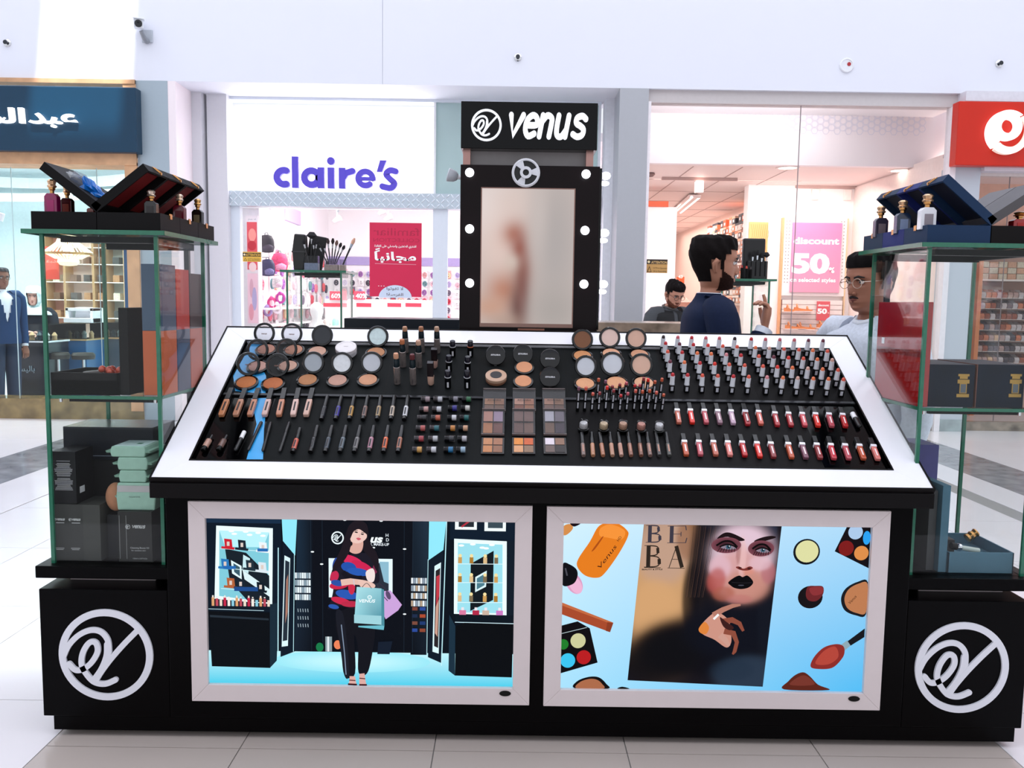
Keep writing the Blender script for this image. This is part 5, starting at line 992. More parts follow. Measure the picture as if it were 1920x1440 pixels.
# lipsticks, 12 x 5
LC = {'coral': '#e05a44', 'red': '#c0242c', 'plum': '#6a2a3c', 'orange': '#e87848', 'pink': '#d88a90', 'rose': '#c8606a', 'nude': '#d8a898', 'dark': '#2a1418', 'scarlet': '#e03428'}
rowsL = [([1241, 1267.7, 1293.4, 1320, 1346, 1373.6, 1405, 1431.5, 1457.8, 1485, 1510.6, 1537.7], 662, 669, 'dark rose red rose rose dark red rose rose rose plum plum'.split()),
         ([1245, 1271.6, 1297, 1324, 1352, 1378.5, 1412.3, 1439, 1466, 1493, 1519.5, 1546.6], 674, 689, 'red plum red scarlet coral coral orange nude coral coral orange coral'.split()),
         ([1250, 1276.6, 1304, 1331, 1357.7, 1385.4, 1419.3, 1446, 1474, 1501, 1528, 1555.7], 690, 706, 'coral red orange orange pink red coral plum scarlet coral orange nude'.split()),
         ([1253.8, 1281, 1308.9, 1337, 1364, 1392.6, 1426.5, 1454, 1482, 1510, 1537.7, 1565.4], 709, 725, 'plum orange red scarlet coral coral coral scarlet orange nude orange coral'.split()),
         ([1258.8, 1286.5, 1314.6, 1343, 1371, 1399.8, 1434.4, 1462.7, 1491, 1519.5, 1547.6, 1575.5], 734, 743, 'red red coral coral red coral pink orange nude orange orange coral'.split())]
L0 = thing('lipstick', 'x', 'lipstick', group='lipsticks standing in five rows', M=Matrix.Identity(4))
MB().box(-.0088, .0088, -.0088, .0088, 0, .026).build('base', mat('#08080a', 0.15, spec=0.5), L0, world=False, bevel=0.001)
MB().box(-.005, .004, -.0092, -.0088, .006, .021).build('label_print', mat('#b8b8c0', 0.5), L0, world=False)
MB().lathe([(.0086, .026), (.0086, .030), (.0080, .031), (.0080, .055), (.0074, .057)], 14).build('tube', SL, L0, world=False, smooth=40)
MB().lathe([(.0062, .057), (.0062, .061), (.0056, .064), (.0036, .067), (.0010, .068)], 12).build('tip', mat('#e05a44', 0.35), L0, world=False, smooth=60)
fl_ = True
for r_, (xs_, ya, yb, cs) in enumerate(rowsL):
    for i, (x, c) in enumerate(zip(xs_, cs)):
        y = ya+(yb-ya)*(x-xs_[0])/(xs_[-1]-xs_[0]); M = TP(x, y, random.uniform(-6, 6), -14)
        o = L0 if fl_ else dup(L0, M); o.matrix_basis = M; fl_ = False
        lab(o, f'{c} tipped silver lipstick, {ORD[i]} from the left in the {["rearmost", "second", "middle", "fourth", "front"][r_]} lipstick row'); recolor(o, 'tip', mat(LC[c], 0.35))
# glosses lying on the slope: prototype with square cap or round cap
def gloss_proto(kind, g, cap, body, L, w, label='x', cat='lip gloss', name='lip_gloss'):
    t = thing(name, label, cat, group=g, M=Matrix.Identity(4))      # base end at the origin, cap end along +y
    r = w/2
    if kind == 'square':
        MB().box(-r, r, 0, L*.58, .002, .002+w*.8).build('bottle', mat(body, 0.15, spec=0.6), t, world=False, bevel=w*.16)
        MB().box(-r*.25, r*.3, L*.14, L*.46, .002+w*.8, .0024+w*.8).build('label_print', mat('#1a1418', 0.5) if cap != 'w' else mat('#f4dede', 0.5), t, world=False)
        if cap == 'w': MB().box(-r*1.08, r*1.08, L*.56, L*.66, .0015, .003+w*.85).build('collar', mat('#eceaf0', 0.3), t, world=False, bevel=.0006)
        MB().box(-r*.85, r*.85, L*(.66 if cap == 'w' else .58), L, .002, .002+w*.78).build('cap', mat('#101012', 0.3), t, world=False, bevel=.0008)
    else:
        Mx = Matrix.Translation((0, 0, r+.001)) @ Matrix.Rotation(-PI/2, 4, 'X')
        MB().lathe([(r*.9, 0), (r, .002), (r, L*.5), (r*.8, L*.52)], 12, M=Mx).build('bottle', mat(body, 0.15, spec=0.6), t, world=False, smooth=40)
        if cap != 'n': MB().lathe([(r*1.02, -.003), (r*1.02, .004)], 12, M=Mx).build('foot', mat('#0c0c0e', 0.2), t, world=False, smooth=40)
        MB().box(-r*.3, r*.3, L*.12, L*.42, 2*r+.0008, 2*r+.0014).build('label_print', mat('#16141a', 0.5) if cap != 'n' else mat(body, 0.3), t, world=False)
        MB().lathe([(r*.88, L*.52), (r*.94, L*.54), (r*.88, L), (r*.6, L+.001)], 12, M=Mx).build('cap', mat('#121316', 0.2), t, world=False, smooth=40)
    return t
def along(pb, pt, h=H):                 # frame lying from base px to cap px, and the length between
    a = TU(*pb, h); b = TU(*pt, h); d = Vector((b[0]-a[0], b[1]-a[1])); L = d.length
    return TM @ Matrix.Translation((a[0], a[1], h)) @ Matrix.Rotation(math.atan2(d.y, d.x)-PI/2, 4, 'Z'), L
def put_row(items, proto, L0_, group_lab, first_used, names):
    for i, (pb, pt, col) in enumerate(items):
        M, L = along(pb, pt); M = M @ Matrix.Diagonal((1, L/L0_, 1, 1))
        o = proto if (i == 0 and first_used) else dup(proto, M); o.matrix_basis = M; lab(o, names(i))
        if col: recolor(o, 'bottle', mat(col, 0.15, spec=0.6, noise=0.06))
C1 = lambda x, y: (340+x/4.571, 600+y/4.571); C2 = lambda x, y: (720+x/4.966, 590+y/4.966); C3 = lambda x, y: (1050+x/5.053, 600+y/5.053); C4 = lambda x, y: (1380+x/5.053, 620+y/5.053)
g = gloss_proto('square', 'square capped concealers in the upper left row', 'b', '#b07458', .06, .0185, cat='concealer', name='concealer')
it = [(C1(b, 842), C1(a, 612), c) for a, b, c in zip((435, 555, 665, 780, 890, 1010, 1130), (345, 468, 590, 715, 838, 960, 1070), ('#b87850', '#b07c62', '#b07254', '#c4a098', '#b8785a', '#cba79c', '#c49c8c'))]
put_row(it, g, .06, '', True, lambda i: f'{["orange tan", "brown", "copper", "pale pink", "tan", "pale rosy", "beige"][i]} concealer tube with square black cap, {ORD[i]} from the left in its row')
g = gloss_proto('round', 'round eyeliner tubes of the left tiers', 'r', '#3a3c40', .055, .0150, cat='eyeliner', name='eyeliner')
cl1 = [('charcoal', '#2c2e34'), ('blue violet', '#3c3888'), ('gold', '#b08850'), ('mauve brown', '#7a625c'), ('bronze', '#a08868'), ('champagne', '#b8a898'), ('silver', '#c8c8cc')]
it = [(C1(b, 862), C1(a, 672), c[1]) for a, b, c in zip((1255, 1375, 1485, 1600, 1712, 1828, 1944), (1205, 1325, 1443, 1560, 1680, 1798, 1912), cl1)]
put_row(it, g, .055, '', True, lambda i: f'{cl1[i][0]} eyeliner tube with black cap, {ORD[i]} in the round tube row behind')
cl2 = [('black', '#1c1e22'), ('slate', '#3a424c'), ('blue grey', '#5a646c'), ('dark silver', '#6c6a6a'), ('pink', '#a87888'), ('orange', '#c85c34'), ('bronze', '#9c6450')]
it = [(C1(b, 1140), C1(a, 930), c[1]) for a, b, c in zip((1170, 1295, 1415, 1535, 1652, 1775, 1895), (1112, 1237, 1363, 1485, 1610, 1735, 1858), cl2)]
put_row(it, g, .055, '', False, lambda i: f'{cl2[i][0]} eyeliner tube with black cap, {ORD[i]} in the round tube row in front')
it = [(C1(960, 1142), C1(1020, 950), '#c86454')]; put_row(it, g, .055, '', False, lambda i: 'coral tube beside the two slim black pens in the front row')
def pen(pb, pt, label, c1, c2, r=.005):
    M, L = along(pb, pt); t = thing('eye_pen', label, 'pen', M=M); Mx = Matrix.Translation((0, 0, r+.001)) @ Matrix.Rotation(-PI/2, 4, 'X')
    MB().lathe([(r*.4, 0), (r, .004), (r, L*.62)], 10, M=Mx).build('barrel', mat(c1, 0.3), t, world=False, smooth=40); MB().lathe([(r*1.1, L*.62), (r*1.1, L*.97), (r*.6, L)], 10, M=Mx).build('cap', mat(c2, 0.3), t, world=False, smooth=40); return t
pen(C1(575, 1130), C1(690, 885), 'black pen with silver band lying on the blue film', '#121418', '#0c0e12'); pen(C1(700, 1138), C1(770, 888), 'slim black pen right of the blue film', '#1c1e20', '#111214'); pen(C1(845, 1140), C1(928, 888), 'slim black pen with pale print left of the coral tube', '#2a2c2e', '#111214')
pen(C1(465, 1135), C1(545, 970), 'dark pen with a white cap on the glossy insert', '#1c1e20', '#e8e8ea', .0062)
for k, (a, b) in enumerate((((190, 1140), (270, 1008)), ((320, 1140), (395, 1008)))):
    M, L = along(C1(*a), C1(*b)); M = M @ Matrix.Diagonal((1.4, 1, 1.4, 1)); t = thing('foundation_bottle', ['tan sample bottle in the front left corner of the tray', 'dim brown sample bottle second from the front left corner'][k], 'bottle', M=M); Mx = Matrix.Translation((0, 0, .007)) @ Matrix.Rotation(-PI/2, 4, 'X')
    MB().lathe([(.005, 0), (.0065, .003), (.0065, L*.2)], 12, M=Mx).build('cap', M_GLOSSB, t, world=False, smooth=40); MB().lathe([(.0065, L*.2), (.0068, L*.65), (.003, L*.72)], 12, M=Mx).build('bottle', mat(['#b08878', '#6a5048'][k], 0.2), t, world=False, smooth=40); MB().lathe([(.0022, L*.7), (.0022, L)], 8, M=Mx).build('nozzle', mat('#2a2a2c', 0.3), t, world=False)
# lip glosses on the right, two rows
RC = {'tan': '#b8604c', 'scarlet': '#d8281c', 'rose': '#b84c58', 'mauve': '#85606e', 'lilac': '#b898ac', 'red': '#a8242c', 'coral': '#c85848', 'plum': '#7a4a5c', 'brick': '#8a3034', 'orange': '#b85030', 'pink': '#c8404c', 'salmon': '#d87870', 'crimson': '#b81c20'}
g = gloss_proto('square', 'lip glosses with white collars on the right tray', 'w', '#d8281c', .06, .0160)
r1 = [((1125, 1000), (1092, 812), 'tan', 3), ((1252, 1000), (1215, 812), 'scarlet', 3), ((1385, 1002), (1345, 815), 'rose', 3), ((1515, 1005), (1470, 818), 'mauve', 3), ((1640, 1008), (1597, 820), 'lilac', 3), ((1780, 1010), (1728, 822), 'red', 3), ((235, 912), (188, 725), 'coral', 4), ((390, 925), (342, 738), 'red', 4), ((520, 927), (470, 742), 'red', 4), ((650, 928), (598, 745), 'pink', 4), ((775, 930), (724, 748), 'scarlet', 4), ((905, 932), (850, 750), 'rose', 4), ((1035, 935), (978, 755), 'crimson', 4)]
r1.insert(6, ((110, 915), (60, 720), 'red', 4))
nm = lambda s, i: f'{s} lip gloss with white collar, {ORD[i]} from the left in the '
put_row([((C3 if k == 3 else C4)(*b), (C3 if k == 3 else C4)(*a), RC[c]) for b, a, c, k in r1], g, .06, '', True, lambda i: nm(r1[i][2], i)+'rear gloss row')
r2 = [((1195, 1305), (1158, 1105), 'orange', 3), ((1330, 1305), (1295, 1105), 'rose', 3), ((1475, 1305), (1428, 1108), 'tan', 3), ((1610, 1310), (1565, 1110), 'salmon', 3), ((1750, 1313), (1698, 1112), 'crimson', 3), ((225, 1222), (168, 1015), 'scarlet', 4), ((355, 1225), (300, 1018), 'brick', 4), ((525, 1230), (462, 1022), 'orange', 4), ((660, 1232), (592, 1025), 'plum', 4), ((795, 1235), (730, 1028), 'brick', 4), ((925, 1238), (865, 1032), 'pink', 4), ((1065, 1240), (997, 1035), 'rose', 4), ((1205, 1240), (1130, 1040), 'orange', 4), ((1340, 1245), (1262, 1045), 'salmon', 4)]
put_row([((C3 if k == 3 else C4)(*b), (C3 if k == 3 else C4)(*a), RC[c]) for b, a, c, k in r2], g, .06, '', False, lambda i: nm(r2[i][2], i)+'front gloss row')
pen(C4(1165, 935), C4(1095, 800), 'black pen with a white cap at the right end of the rear gloss row', '#101014', '#f0f0f4', .0075)
# slim glosses under the jars
g = gloss_proto('round', 'slim nude glosses in the short front row', 'n', '#b07c68', .055, .0138)
sc = [('grey brown', '#7a6660'), ('tan', '#b07c5c'), ('copper', '#a46c50'), ('beige', '#b0846c'), ('rosy beige', '#b48878'), ('brown', '#8a5c4c'), ('cocoa', '#7c5040'), ('taupe', '#7c625a'), ('dark grey', '#3c3a3a'), ('charcoal', '#4a4a48')]
it = [(C3(b, 1305), C3(a, 1090), c[1]) for a, b, c in zip((205, 297, 375, 470, 550, 640, 740, 820, 905, 1000), (222, 312, 407, 496, 580, 672, 768, 852, 940, 1035), sc)]
put_row(it, g, .055, '', True, lambda i: f'{sc[i][0]} slim gloss tube, {ORD[i]} in the short row in front of the jars')
# glitter jars
J0 = thing('glitter_jar', 'x', 'jar', group='clear glitter jars in a row', M=Matrix.Identity(4))
MB().lathe([(.017, 0), (.0175, .002), (.0175, .013), (.016, .014)], 20).build('base', M_GLOSSB, J0, world=False, smooth=40)
MB().lathe([(.013, .016), (.0135, .03), (.011, .034), (0, .035)], 18).build('glitter', mat('#c8b8b0', 0.3, metal=0.5, noise=0.5, scale=400), J0, world=False, smooth=40)
MB().lathe([(.0165, .014), (.0168, .034), (.014, .040), (0, .041)], 18, caps=False).build('shell', G_LID, J0, world=False, smooth=40)
for i, (x, y, c, n_) in enumerate(((1093.5, 809, '#c8c8cc', 'silver'), (1131, 810, '#d8b090', 'peach'), (1167, 810, '#b89078', 'copper'), (1201, 811, '#c0887a', 'rose gold'), (1234.6, 812, '#cccacc', 'pearl'))):
    M = TP(x, y, lean=-6); o = J0 if i == 0 else dup(J0, M); o.matrix_basis = M; lab(o, f'clear jar of {n_} glitter, {ORD[i]} in the jar row'); recolor(o, 'glitter', mat(c, 0.3, metal=0.4, noise=0.4, scale=400))
# lip pencils
P0 = thing('lip_pencil', 'x', 'lip pencil', group='lip crayons standing in the middle', M=Matrix.Identity(4))
MB().lathe([(.0042, 0), (.0048, .002), (.0048, .065), (.0042, .066)], 12).build('barrel', mat('#0a0a0c', 0.25), P0, world=False, smooth=40)
MB().box(-.002, .002, -.0052, -.0046, .012, .030).box(-.002, .002, -.0052, -.0046, .036, .058).build('label_print', mat('#c0c0c8', 0.5), P0, world=False)
MB().lathe([(.0041, .066), (.0041, .073), (.0036, .0745)], 12).build('tip', mat('#c04040', 0.4), P0, world=False, smooth=40)
back = [(345, 550, 'orange'), (412, 568, 'plum'), (480, 618, 'brick'), (548, 600, 'brick'), (607, 585, 'rose'), (690, 608, 'crimson'), (737, 605, 'rose'), (765, 540, 'brick'), (807, 552, 'scarlet'), (873, 572, 'orange'), (935, 548, 'orange')]
front = [(160, 632, 'plum'), (227, 632, 'coral'), (295, 688, 'coral'), (358, 680, 'brick'), (423, 625, 'scarlet'), (487, 655, 'brick'), (558, 705, 'crimson'), (622, 685, 'rose'), (692, 658, 'coral'), (757, 665, 'orange'), (823, 657, 'orange'), (888, 675, 'coral'), (958, 698, 'orange')]
ff = True
for row, nmr, dep in ((back, 'back', 1), (front, 'front', 0)):
    for i, (x, y, c) in enumerate(row):
        bx, by = C3(x+4, 770 if dep else 862); tx, ty = C3(x, y)
        M = TP(bx, by, 0, -3); zlen = max(.7, min(1.35, (by-ty)/36.0)); M = M @ Matrix.Diagonal((1.2, 1.2, zlen, 1))
        o = P0 if ff else dup(P0, M); o.matrix_basis = M; ff = False
        lab(o, f'black lip crayon with {c} tip, {ORD[i]} from the left in the {nmr} crayon row'); recolor(o, 'tip', mat(RC[c], 0.4))
# compacts
DK = mat('#0b0a0c', 0.15, spec=0.5); GREY = mat('#b8bcc4', 0.35, noise=0.01)
def compact(lp, bp_, label, powder, lid, M_=None, s=1.0, bopen=-1):
    """open round compact: base lying on the slope at bp_, lid rising behind it to lp"""
    u, t = TU(*bp_, H+.006); M = TM @ Matrix.Translation((u, t, H)) @ Matrix.Scale(s*1.06, 4)
    th = thing('powder_compact', label, 'compact', M=M); r = .036
    MB().lathe([(r*.9, 0), (r, .003), (r, .008), (r*.86, .0095), (r*.84, .007)], 28).build('base', DK, th, world=False, smooth=40)
    if powder: MB().lathe([(r*.8, .006), (r*.8, .0092), (r*.76, .0102), (0, .0105)], 26).build('powder', mat(powder, 0.7, noise=0.06, scale=150), th, world=False, smooth=40)
    if lp:
        # lid centre in the picture fixes how high it stands: hinge at the back rim
        ang = 52
        T = Matrix.Translation((0, r*.98, .007)) @ Matrix.Rotation(R(ang-90), 4, 'X') @ Matrix.Translation((0, 0, r*.98)) @ Matrix.Rotation(PI/2, 4, 'X')
        T = T.copy(); 
        dx = (lp[0]-bp_[0])/420.0*0.6; T = Matrix.Translation((dx, 0, 0)) @ T
        rim = MB().lathe([(r*.77, 0), (r*.97, -.001), (r*1.02, .003), (r*.97, .007), (r*.79, .007), (r*.77, 0)], 28, M=T, caps=False).build('lid', DK, th, world=False, smooth=40)
        if lid == 'clear': MB().lathe([(r*.81, .003), (r*.81, .0045), (0, .0046)], 26, M=T).build('window', G_LID, th, world=False)
        else: MB().lathe([(r*.8, .002), (r*.8, .005), (0, .0052)], 26, M=T).build('mirror', lid, th, world=False)
        if lid == 'clear':
            w = MB(); put_text(w, 'venus', 0, -.004, .006, 0, 0, align='c', bold=.03, ital=.2); w2 = MB(); w2.add([(x, -(-.0) , z) for x, y, z in w.v], w.f)
            o = MB().add([(x, z*1, .0052) for x, y, z in w.v], w.f, M=T).build('lettering', mat('#7a5a50', 0.6), th, world=False)
        MB().box(-.004, .004, -.002, .002, -.002, .006, M=Matrix.Translation((0, -r, .004))).build('latch', DK, th, world=False)
        MB().box(-.008, .008, r-.003, r+.003, .002, .009).build('hinge', DK, th, world=False)
    return th
CLW = 'compact with clear lid, '
compact((489, 631), (499, 656), 'rosy '+CLW+'rearmost of the left column', '#b07c6a', 'clear'); compact((541, 633), (551, 657), 'tan '+CLW+'rearmost of the second column', '#b88068', 'clear')
compact((477, 658), (483, 688), 'pale rose '+CLW+'middle of the left column', '#c09488', 'clear'); compact((531, 659), (540, 687), 'peach '+CLW+'middle of the second column', '#c49a88', 'clear')
compact((460, 688), (462, 718), 'orange bronze '+CLW+'front of the left column', '#b86c38', 'clear', s=1.06); compact((516, 690), (512, 720), 'copper '+CLW+'front of the second column', '#b8683c', 'clear', s=1.06)
compact((602, 631), (595, 660), 'open compact with a dark grey mirror at the back of the tray', '#c89c88', mat('#3a3c40', 0.1, metal=0.6)); compact((706, 635), (705, 662), 'open compact with a pale hexagon lined lid beside the stick foundations', '#b8805c', mat('#d8ecf0', 0.2, noise=0.1, scale=120))
compact((585, 686), (577, 713), 'open tan compact with grey mirror in front of the dark mirrored one', '#b07850', mat('#a8b0b8', 0.3)); compact((639, 683), (633, 714), 'open rosy compact with a white streaked mirror in the front row', '#bc9080', mat('#e2e6ea', 0.2, noise=0.1, scale=80)); compact((695, 684), (690, 713), 'open light tan compact with a plain pale mirror in the front row', '#c89070', mat('#c4c8d0', 0.3))
compact((1093, 642), (1092, 668), 'open orange tan compact with a dark reflecting lid', '#c88858', mat('#7a5038', 0.1, metal=0.5)); compact((1144, 640), (1146, 664), 'open compact with blush pink mirror, rearmost of the middle column', '#d8a080', mat('#e8c8bc', 0.3)); compact((1193, 641), (1199, 666), 'open compact with peach mirror nearest the lipsticks at the back', '#c89070', mat('#dcb09a', 0.3))  # tan of the dark lid is a reflection put into its colour
compact((1099.5, 692), (1097, 720), 'open compact with grey white mirror left behind the crayons', '#d89c74', mat('#ccd0d8', 0.3)); compact((1149, 689), (1156, 719), 'open compact with broad grey white mirror in the middle behind the crayons', '#d89c74', mat('#d0d4dc', 0.3), s=1.1); compact((1204, 691), (1207, 719), 'open compact with peach mirror right behind the crayons', '#d8a482', mat('#dcb29c', 0.3), s=1.05)
def closed(px, py, label, face=1, ang=48, s=1.0):
    u, t = TU(px, py+16, H); M = TM @ Matrix.Translation((u, t, H)) @ Matrix.Rotation(R(ang), 4, 'X') @ Matrix.Translation((0, .037*s, 0)) @ Matrix.Scale(s, 4); th = thing('powder_compact', label, 'compact', M=M); r = .036
    MB().lathe([(r*.92, -.006), (r, -.003), (r, .004), (r*.95, .008), (r*.8, .0095), (0, .0098)], 30).build('case', DK, th, world=False, smooth=50)
    w = MB(); put_text(w, 'venus', 0, -.003, .008, 0, 0, align='c', bold=.03, ital=.2, width=.034)
    MB().add([(-x, -z, .0101) for x, y, z in w.v], [f[::-1] for f in w.f]).build('lettering', mat('#c8c8cc', 0.4), th, world=False)
    MB().box(-.0045, .0045, -r-.002, -r+.002, -.004, .004).build('latch', DK, th, world=False)
    MB().prism([(0, 0), (.03, 0), (.03, -.028*math.tan(R(ang))*.6)], -.012, .012, 'x', M=Matrix.Translation((0, .0, -.008))).build('back_prop', DK, th, world=False); return th
closed(929, 670, 'closed black compact standing behind the tan ringed powder pot'); closed(980, 668, 'closed black compact behind the two open tan pans'); closed(1031, 677, 'closed black compact, rear one of the right pair'); closed(1031, 712, 'closed black compact, front one of the right pair')
for k, (x, y) in enumerate(((983, 688), (981, 714))):
    u, t = TU(x, y, H+.01); M = TM @ Matrix.Translation((u, t, H)) @ Matrix.Rotation(R(6), 4, 'X'); th = thing('powder_pan', ['rear tan pressed powder pan in a black dish', 'front tan pressed powder pan in a black dish'][k], 'compact', M=M); r = .034
    MB().lathe([(r*.95, 0), (r*1.02, .004), (r, .009), (r*.86, .01)], 28).build('dish', DK, th, world=False, smooth=40); MB().lathe([(r*.84, .009), (r*.82, .0115), (0, .012)], 26).build('powder', mat('#cc8c66', 0.7, noise=0.05), th, world=False, smooth=40)
M = TP(930, 713); th = thing('loose_powder_pot', 'low tan powder pot with a black disc on its lid', 'pot', M=M)
MB().lathe([(.034, 0), (.036, .003), (.036, .012)], 30).build('pot', mat('#9c6c54', 0.4), th, world=False, smooth=40); MB().lathe([(.0365, .012), (.0365, .021), (.034, .023), (.020, .023)], 30).build('lid', mat('#c09c84', 0.4), th, world=False, smooth=40); MB().lathe([(.020, .0225), (.020, .0238), (0, .024)], 24).build('disc', mat('#303034', 0.3), th, world=False)
M = TP(650, 663, lean=0); th = thing('powder_jar', 'round white powder jar with embossed lid', 'jar', M=M)
MB().lathe([(.034, 0), (.036, .002), (.036, .018)], 30).build('jar', mat('#c8c4c8', 0.35), th, world=False, smooth=40); MB().lathe([(.0375, .017), (.0375, .029), (.035, .031), (.028, .031), (.027, .030), (0, .030)], 30).build('lid', mat('#e2dcde', 0.35), th, world=False, smooth=40)
w = MB(); put_text(w, 'venus', 0, 0, .005, 0, 0, align='c', bold=.02, ital=.2); MB().add([(x, z, .0304) for x, y, z in w.v], w.f).build('lettering', mat('#a8a0a4', 0.5), th, world=False)
# stick foundations
def stick(top, base, label, tip, kind='silver'):
    bx, by = base; M = TP(bx, by, 0, -10) @ Matrix.Diagonal((1.25, 1.25, 1, 1)); L = max(.06, (base[1]-top[1])/1.0*.00165); t = thing('foundation_stick' if kind != 'pen' else 'concealer_stick', label, 'foundation' if kind != 'pen' else 'concealer', M=M)
    if kind == 'silver':
        MB().lathe([(.0085, 0), (.009, .002), (.009, L*.55), (.008, L*.56)], 14).build('tube', mat('#a89c98', 0.25, metal=0.7, noise=0.15, scale=120), t, world=False, smooth=40)
        w = MB(); put_text(w, 'venus', 0, 0, .005, 0, 0, bold=.02, ital=.2); MB().add([(-.0025+z, -.0092, .006+x) for x, y, z in w.v], [f[::-1] for f in w.f]).build('lettering', mat('#3a3436', 0.5), t, world=False)
        MB().lathe([(.0084, L*.56), (.0082, L*.75), (.0074, L*.79), (.0074, L*.83)], 14).build('collar', mat('#1c2a30', 0.15, metal=0.4), t, world=False, smooth=40)
        MB().lathe([(.0068, L*.83), (.0072, L*.93), (.006, L*.985), (0, L)], 14).build('tip', mat(tip, 0.5), t, world=False, smooth=60)
    elif kind == 'capped':
        MB().lathe([(.004, 0), (.0085, .006), (.0095, L*.42)], 14).build('bottle', mat(tip, 0.2), t, world=False, smooth=50); MB().box(-.0085, .0085, -.0085, .0085, L*.42, L).build('cap', mat('#140c10', 0.25), t, world=False, bevel=.001)
    else:
        MB().lathe([(.008, 0), (.0088, .004), (.0088, L*.62)], 14).build('base', mat('#050507', 0.15), t, world=False, smooth=40); MB().box(-.002, .003, -.0095, -.0088, L*.1, L*.4).build('label_print', mat('#c8c8cc', 0.4), t, world=False)
        MB().lathe([(.0088, L*.62), (.0088, L*.66)], 14).build('band', mat(tip, 0.3), t, world=False); MB().lathe([(.0078, L*.66), (.0078, L*.97), (.007, L)], 14).build('cap', mat('#0e0e1c', 0.2), t, world=False, smooth=40)
    return t
nS = 'silver foundation stick with '
stick((757.7, 600), (761, 660), nS+'tan tip at the back left', '#b08060'); stick((787, 600), (791, 660), nS+'brown tip at the back middle', '#a06a4a'); stick((816.7, 600), (820, 661), nS+'beige tip at the back right', '#b08c74')
stick((753, 624), (756, 687), nS+'orange brown tip in the middle left', '#b86c44'); stick((783, 626), (786, 688), nS+'pink beige tip in the middle', '#c89c84')
stick((747, 650), (745, 719), nS+'peach tip at the front left', '#cc9474'); stick((777, 652), (775, 720), nS+'dark red tip at the front', '#5a1c20')
stick((811, 645), (815, 690), 'black capped bottle of beige foundation standing behind', '#c0988c', 'capped'); stick((808, 670), (808, 722), 'black capped bottle of beige foundation standing in front', '#cfa794', 'capped')
for i, (top, base) in enumerate((((849, 637), (849, 668)), ((843, 660), (842, 696)), ((841, 688), (840, 727)), ((882, 637), (882, 668)), ((877, 662), (877, 698)), ((876, 688), (876, 728)))):
    stick(top, base, f'black concealer stick, {["rear", "middle", "front"][i % 3]} one of the {["left", "right"][i//3]} pair column', '#c8704c' if i == 3 else '#c0c0c4', 'pen')
# pigment pots lying on their sides
G0 = thing('pigment_pot', 'x', 'pot', group='little pigment pots in four columns', M=Matrix.Identity(4)); Mx = Matrix.Translation((0, 0, .0085)) @ Matrix.Rotation(PI/2, 4, 'Y')
MB().lathe([(.0078, -.013), (.0082, -.011), (.0072, -.0095), (.0082, -.008), (.0072, -.0065), (.0082, -.005), (.0072, -.002)], 12, M=Mx).build('cap', mat('#4a4648', 0.2, metal=0.7), G0, world=False, smooth=30)
MB().lathe([(.0066, -.002), (.0072, 0), (.0072, .008), (.0066, .009)], 14, M=Mx).build('pigment', mat('#c88', 0.4) if False else mat('#c88888', 0.35), G0, world=False, smooth=50)
MB().lathe([(.0082, -.002), (.0084, .012), (.0075, .013), (0, .013)], 14, M=Mx, caps=False).build('shell', G_LID, G0, world=False, smooth=40)
cols_ = [[(395, 812), (380, 905), (362, 985), (350, 1082), (335, 1180), (318, 1282)], [(510, 812), (500, 905), (490, 985), (478, 1082), (465, 1180), (450, 1282)], [(655, 812), (645, 895), (640, 985), (628, 1082), (615, 1180), (608, 1282)], [(775, 812), (765, 895), (755, 985), (745, 1082), (735, 1180), (722, 1282)]]
pc = [['mauve #a89498', 'pink #d0a09a', 'black #2c2c2e', 'rose #c0605c', 'raspberry #b44850', 'gold #d8a458'], ['silver #c8c8cc', 'white #d8d8dc', 'coral #d06c50', 'teal #2c6c74', 'pearl #d0d0d2', 'white #e0e0e4'], ['grey #8c8890', 'blue #3a3490', 'white #dcdce0', 'orange #d08840', 'graphite #3a3a3e', 'blue #2a78a8'], ['green #2c6c44', 'ivory #d8d4cc', 'teal #1c6a68', 'peach #dca884', 'silver #c8c4c8', 'sky #a8c4d8']]
f0 = True
for ci, col in enumerate(cols_):
    for ri, q in enumerate(col):
        M = TP(*C2(*q)); o = G0 if f0 else dup(G0, M); o.matrix_basis = M @ Matrix.Scale(1.3, 4); f0 = False; n_, h_ = pc[ci][ri].split()
        lab(o, f'{n_} pigment pot, {ORD[ri]} from the back in the {ORD[ci]} pot column'); recolor(o, 'pigment', mat(h_, 0.35))
        if ci > 1: recolor(o, 'cap', mat('#141418', 0.2, metal=0.3))
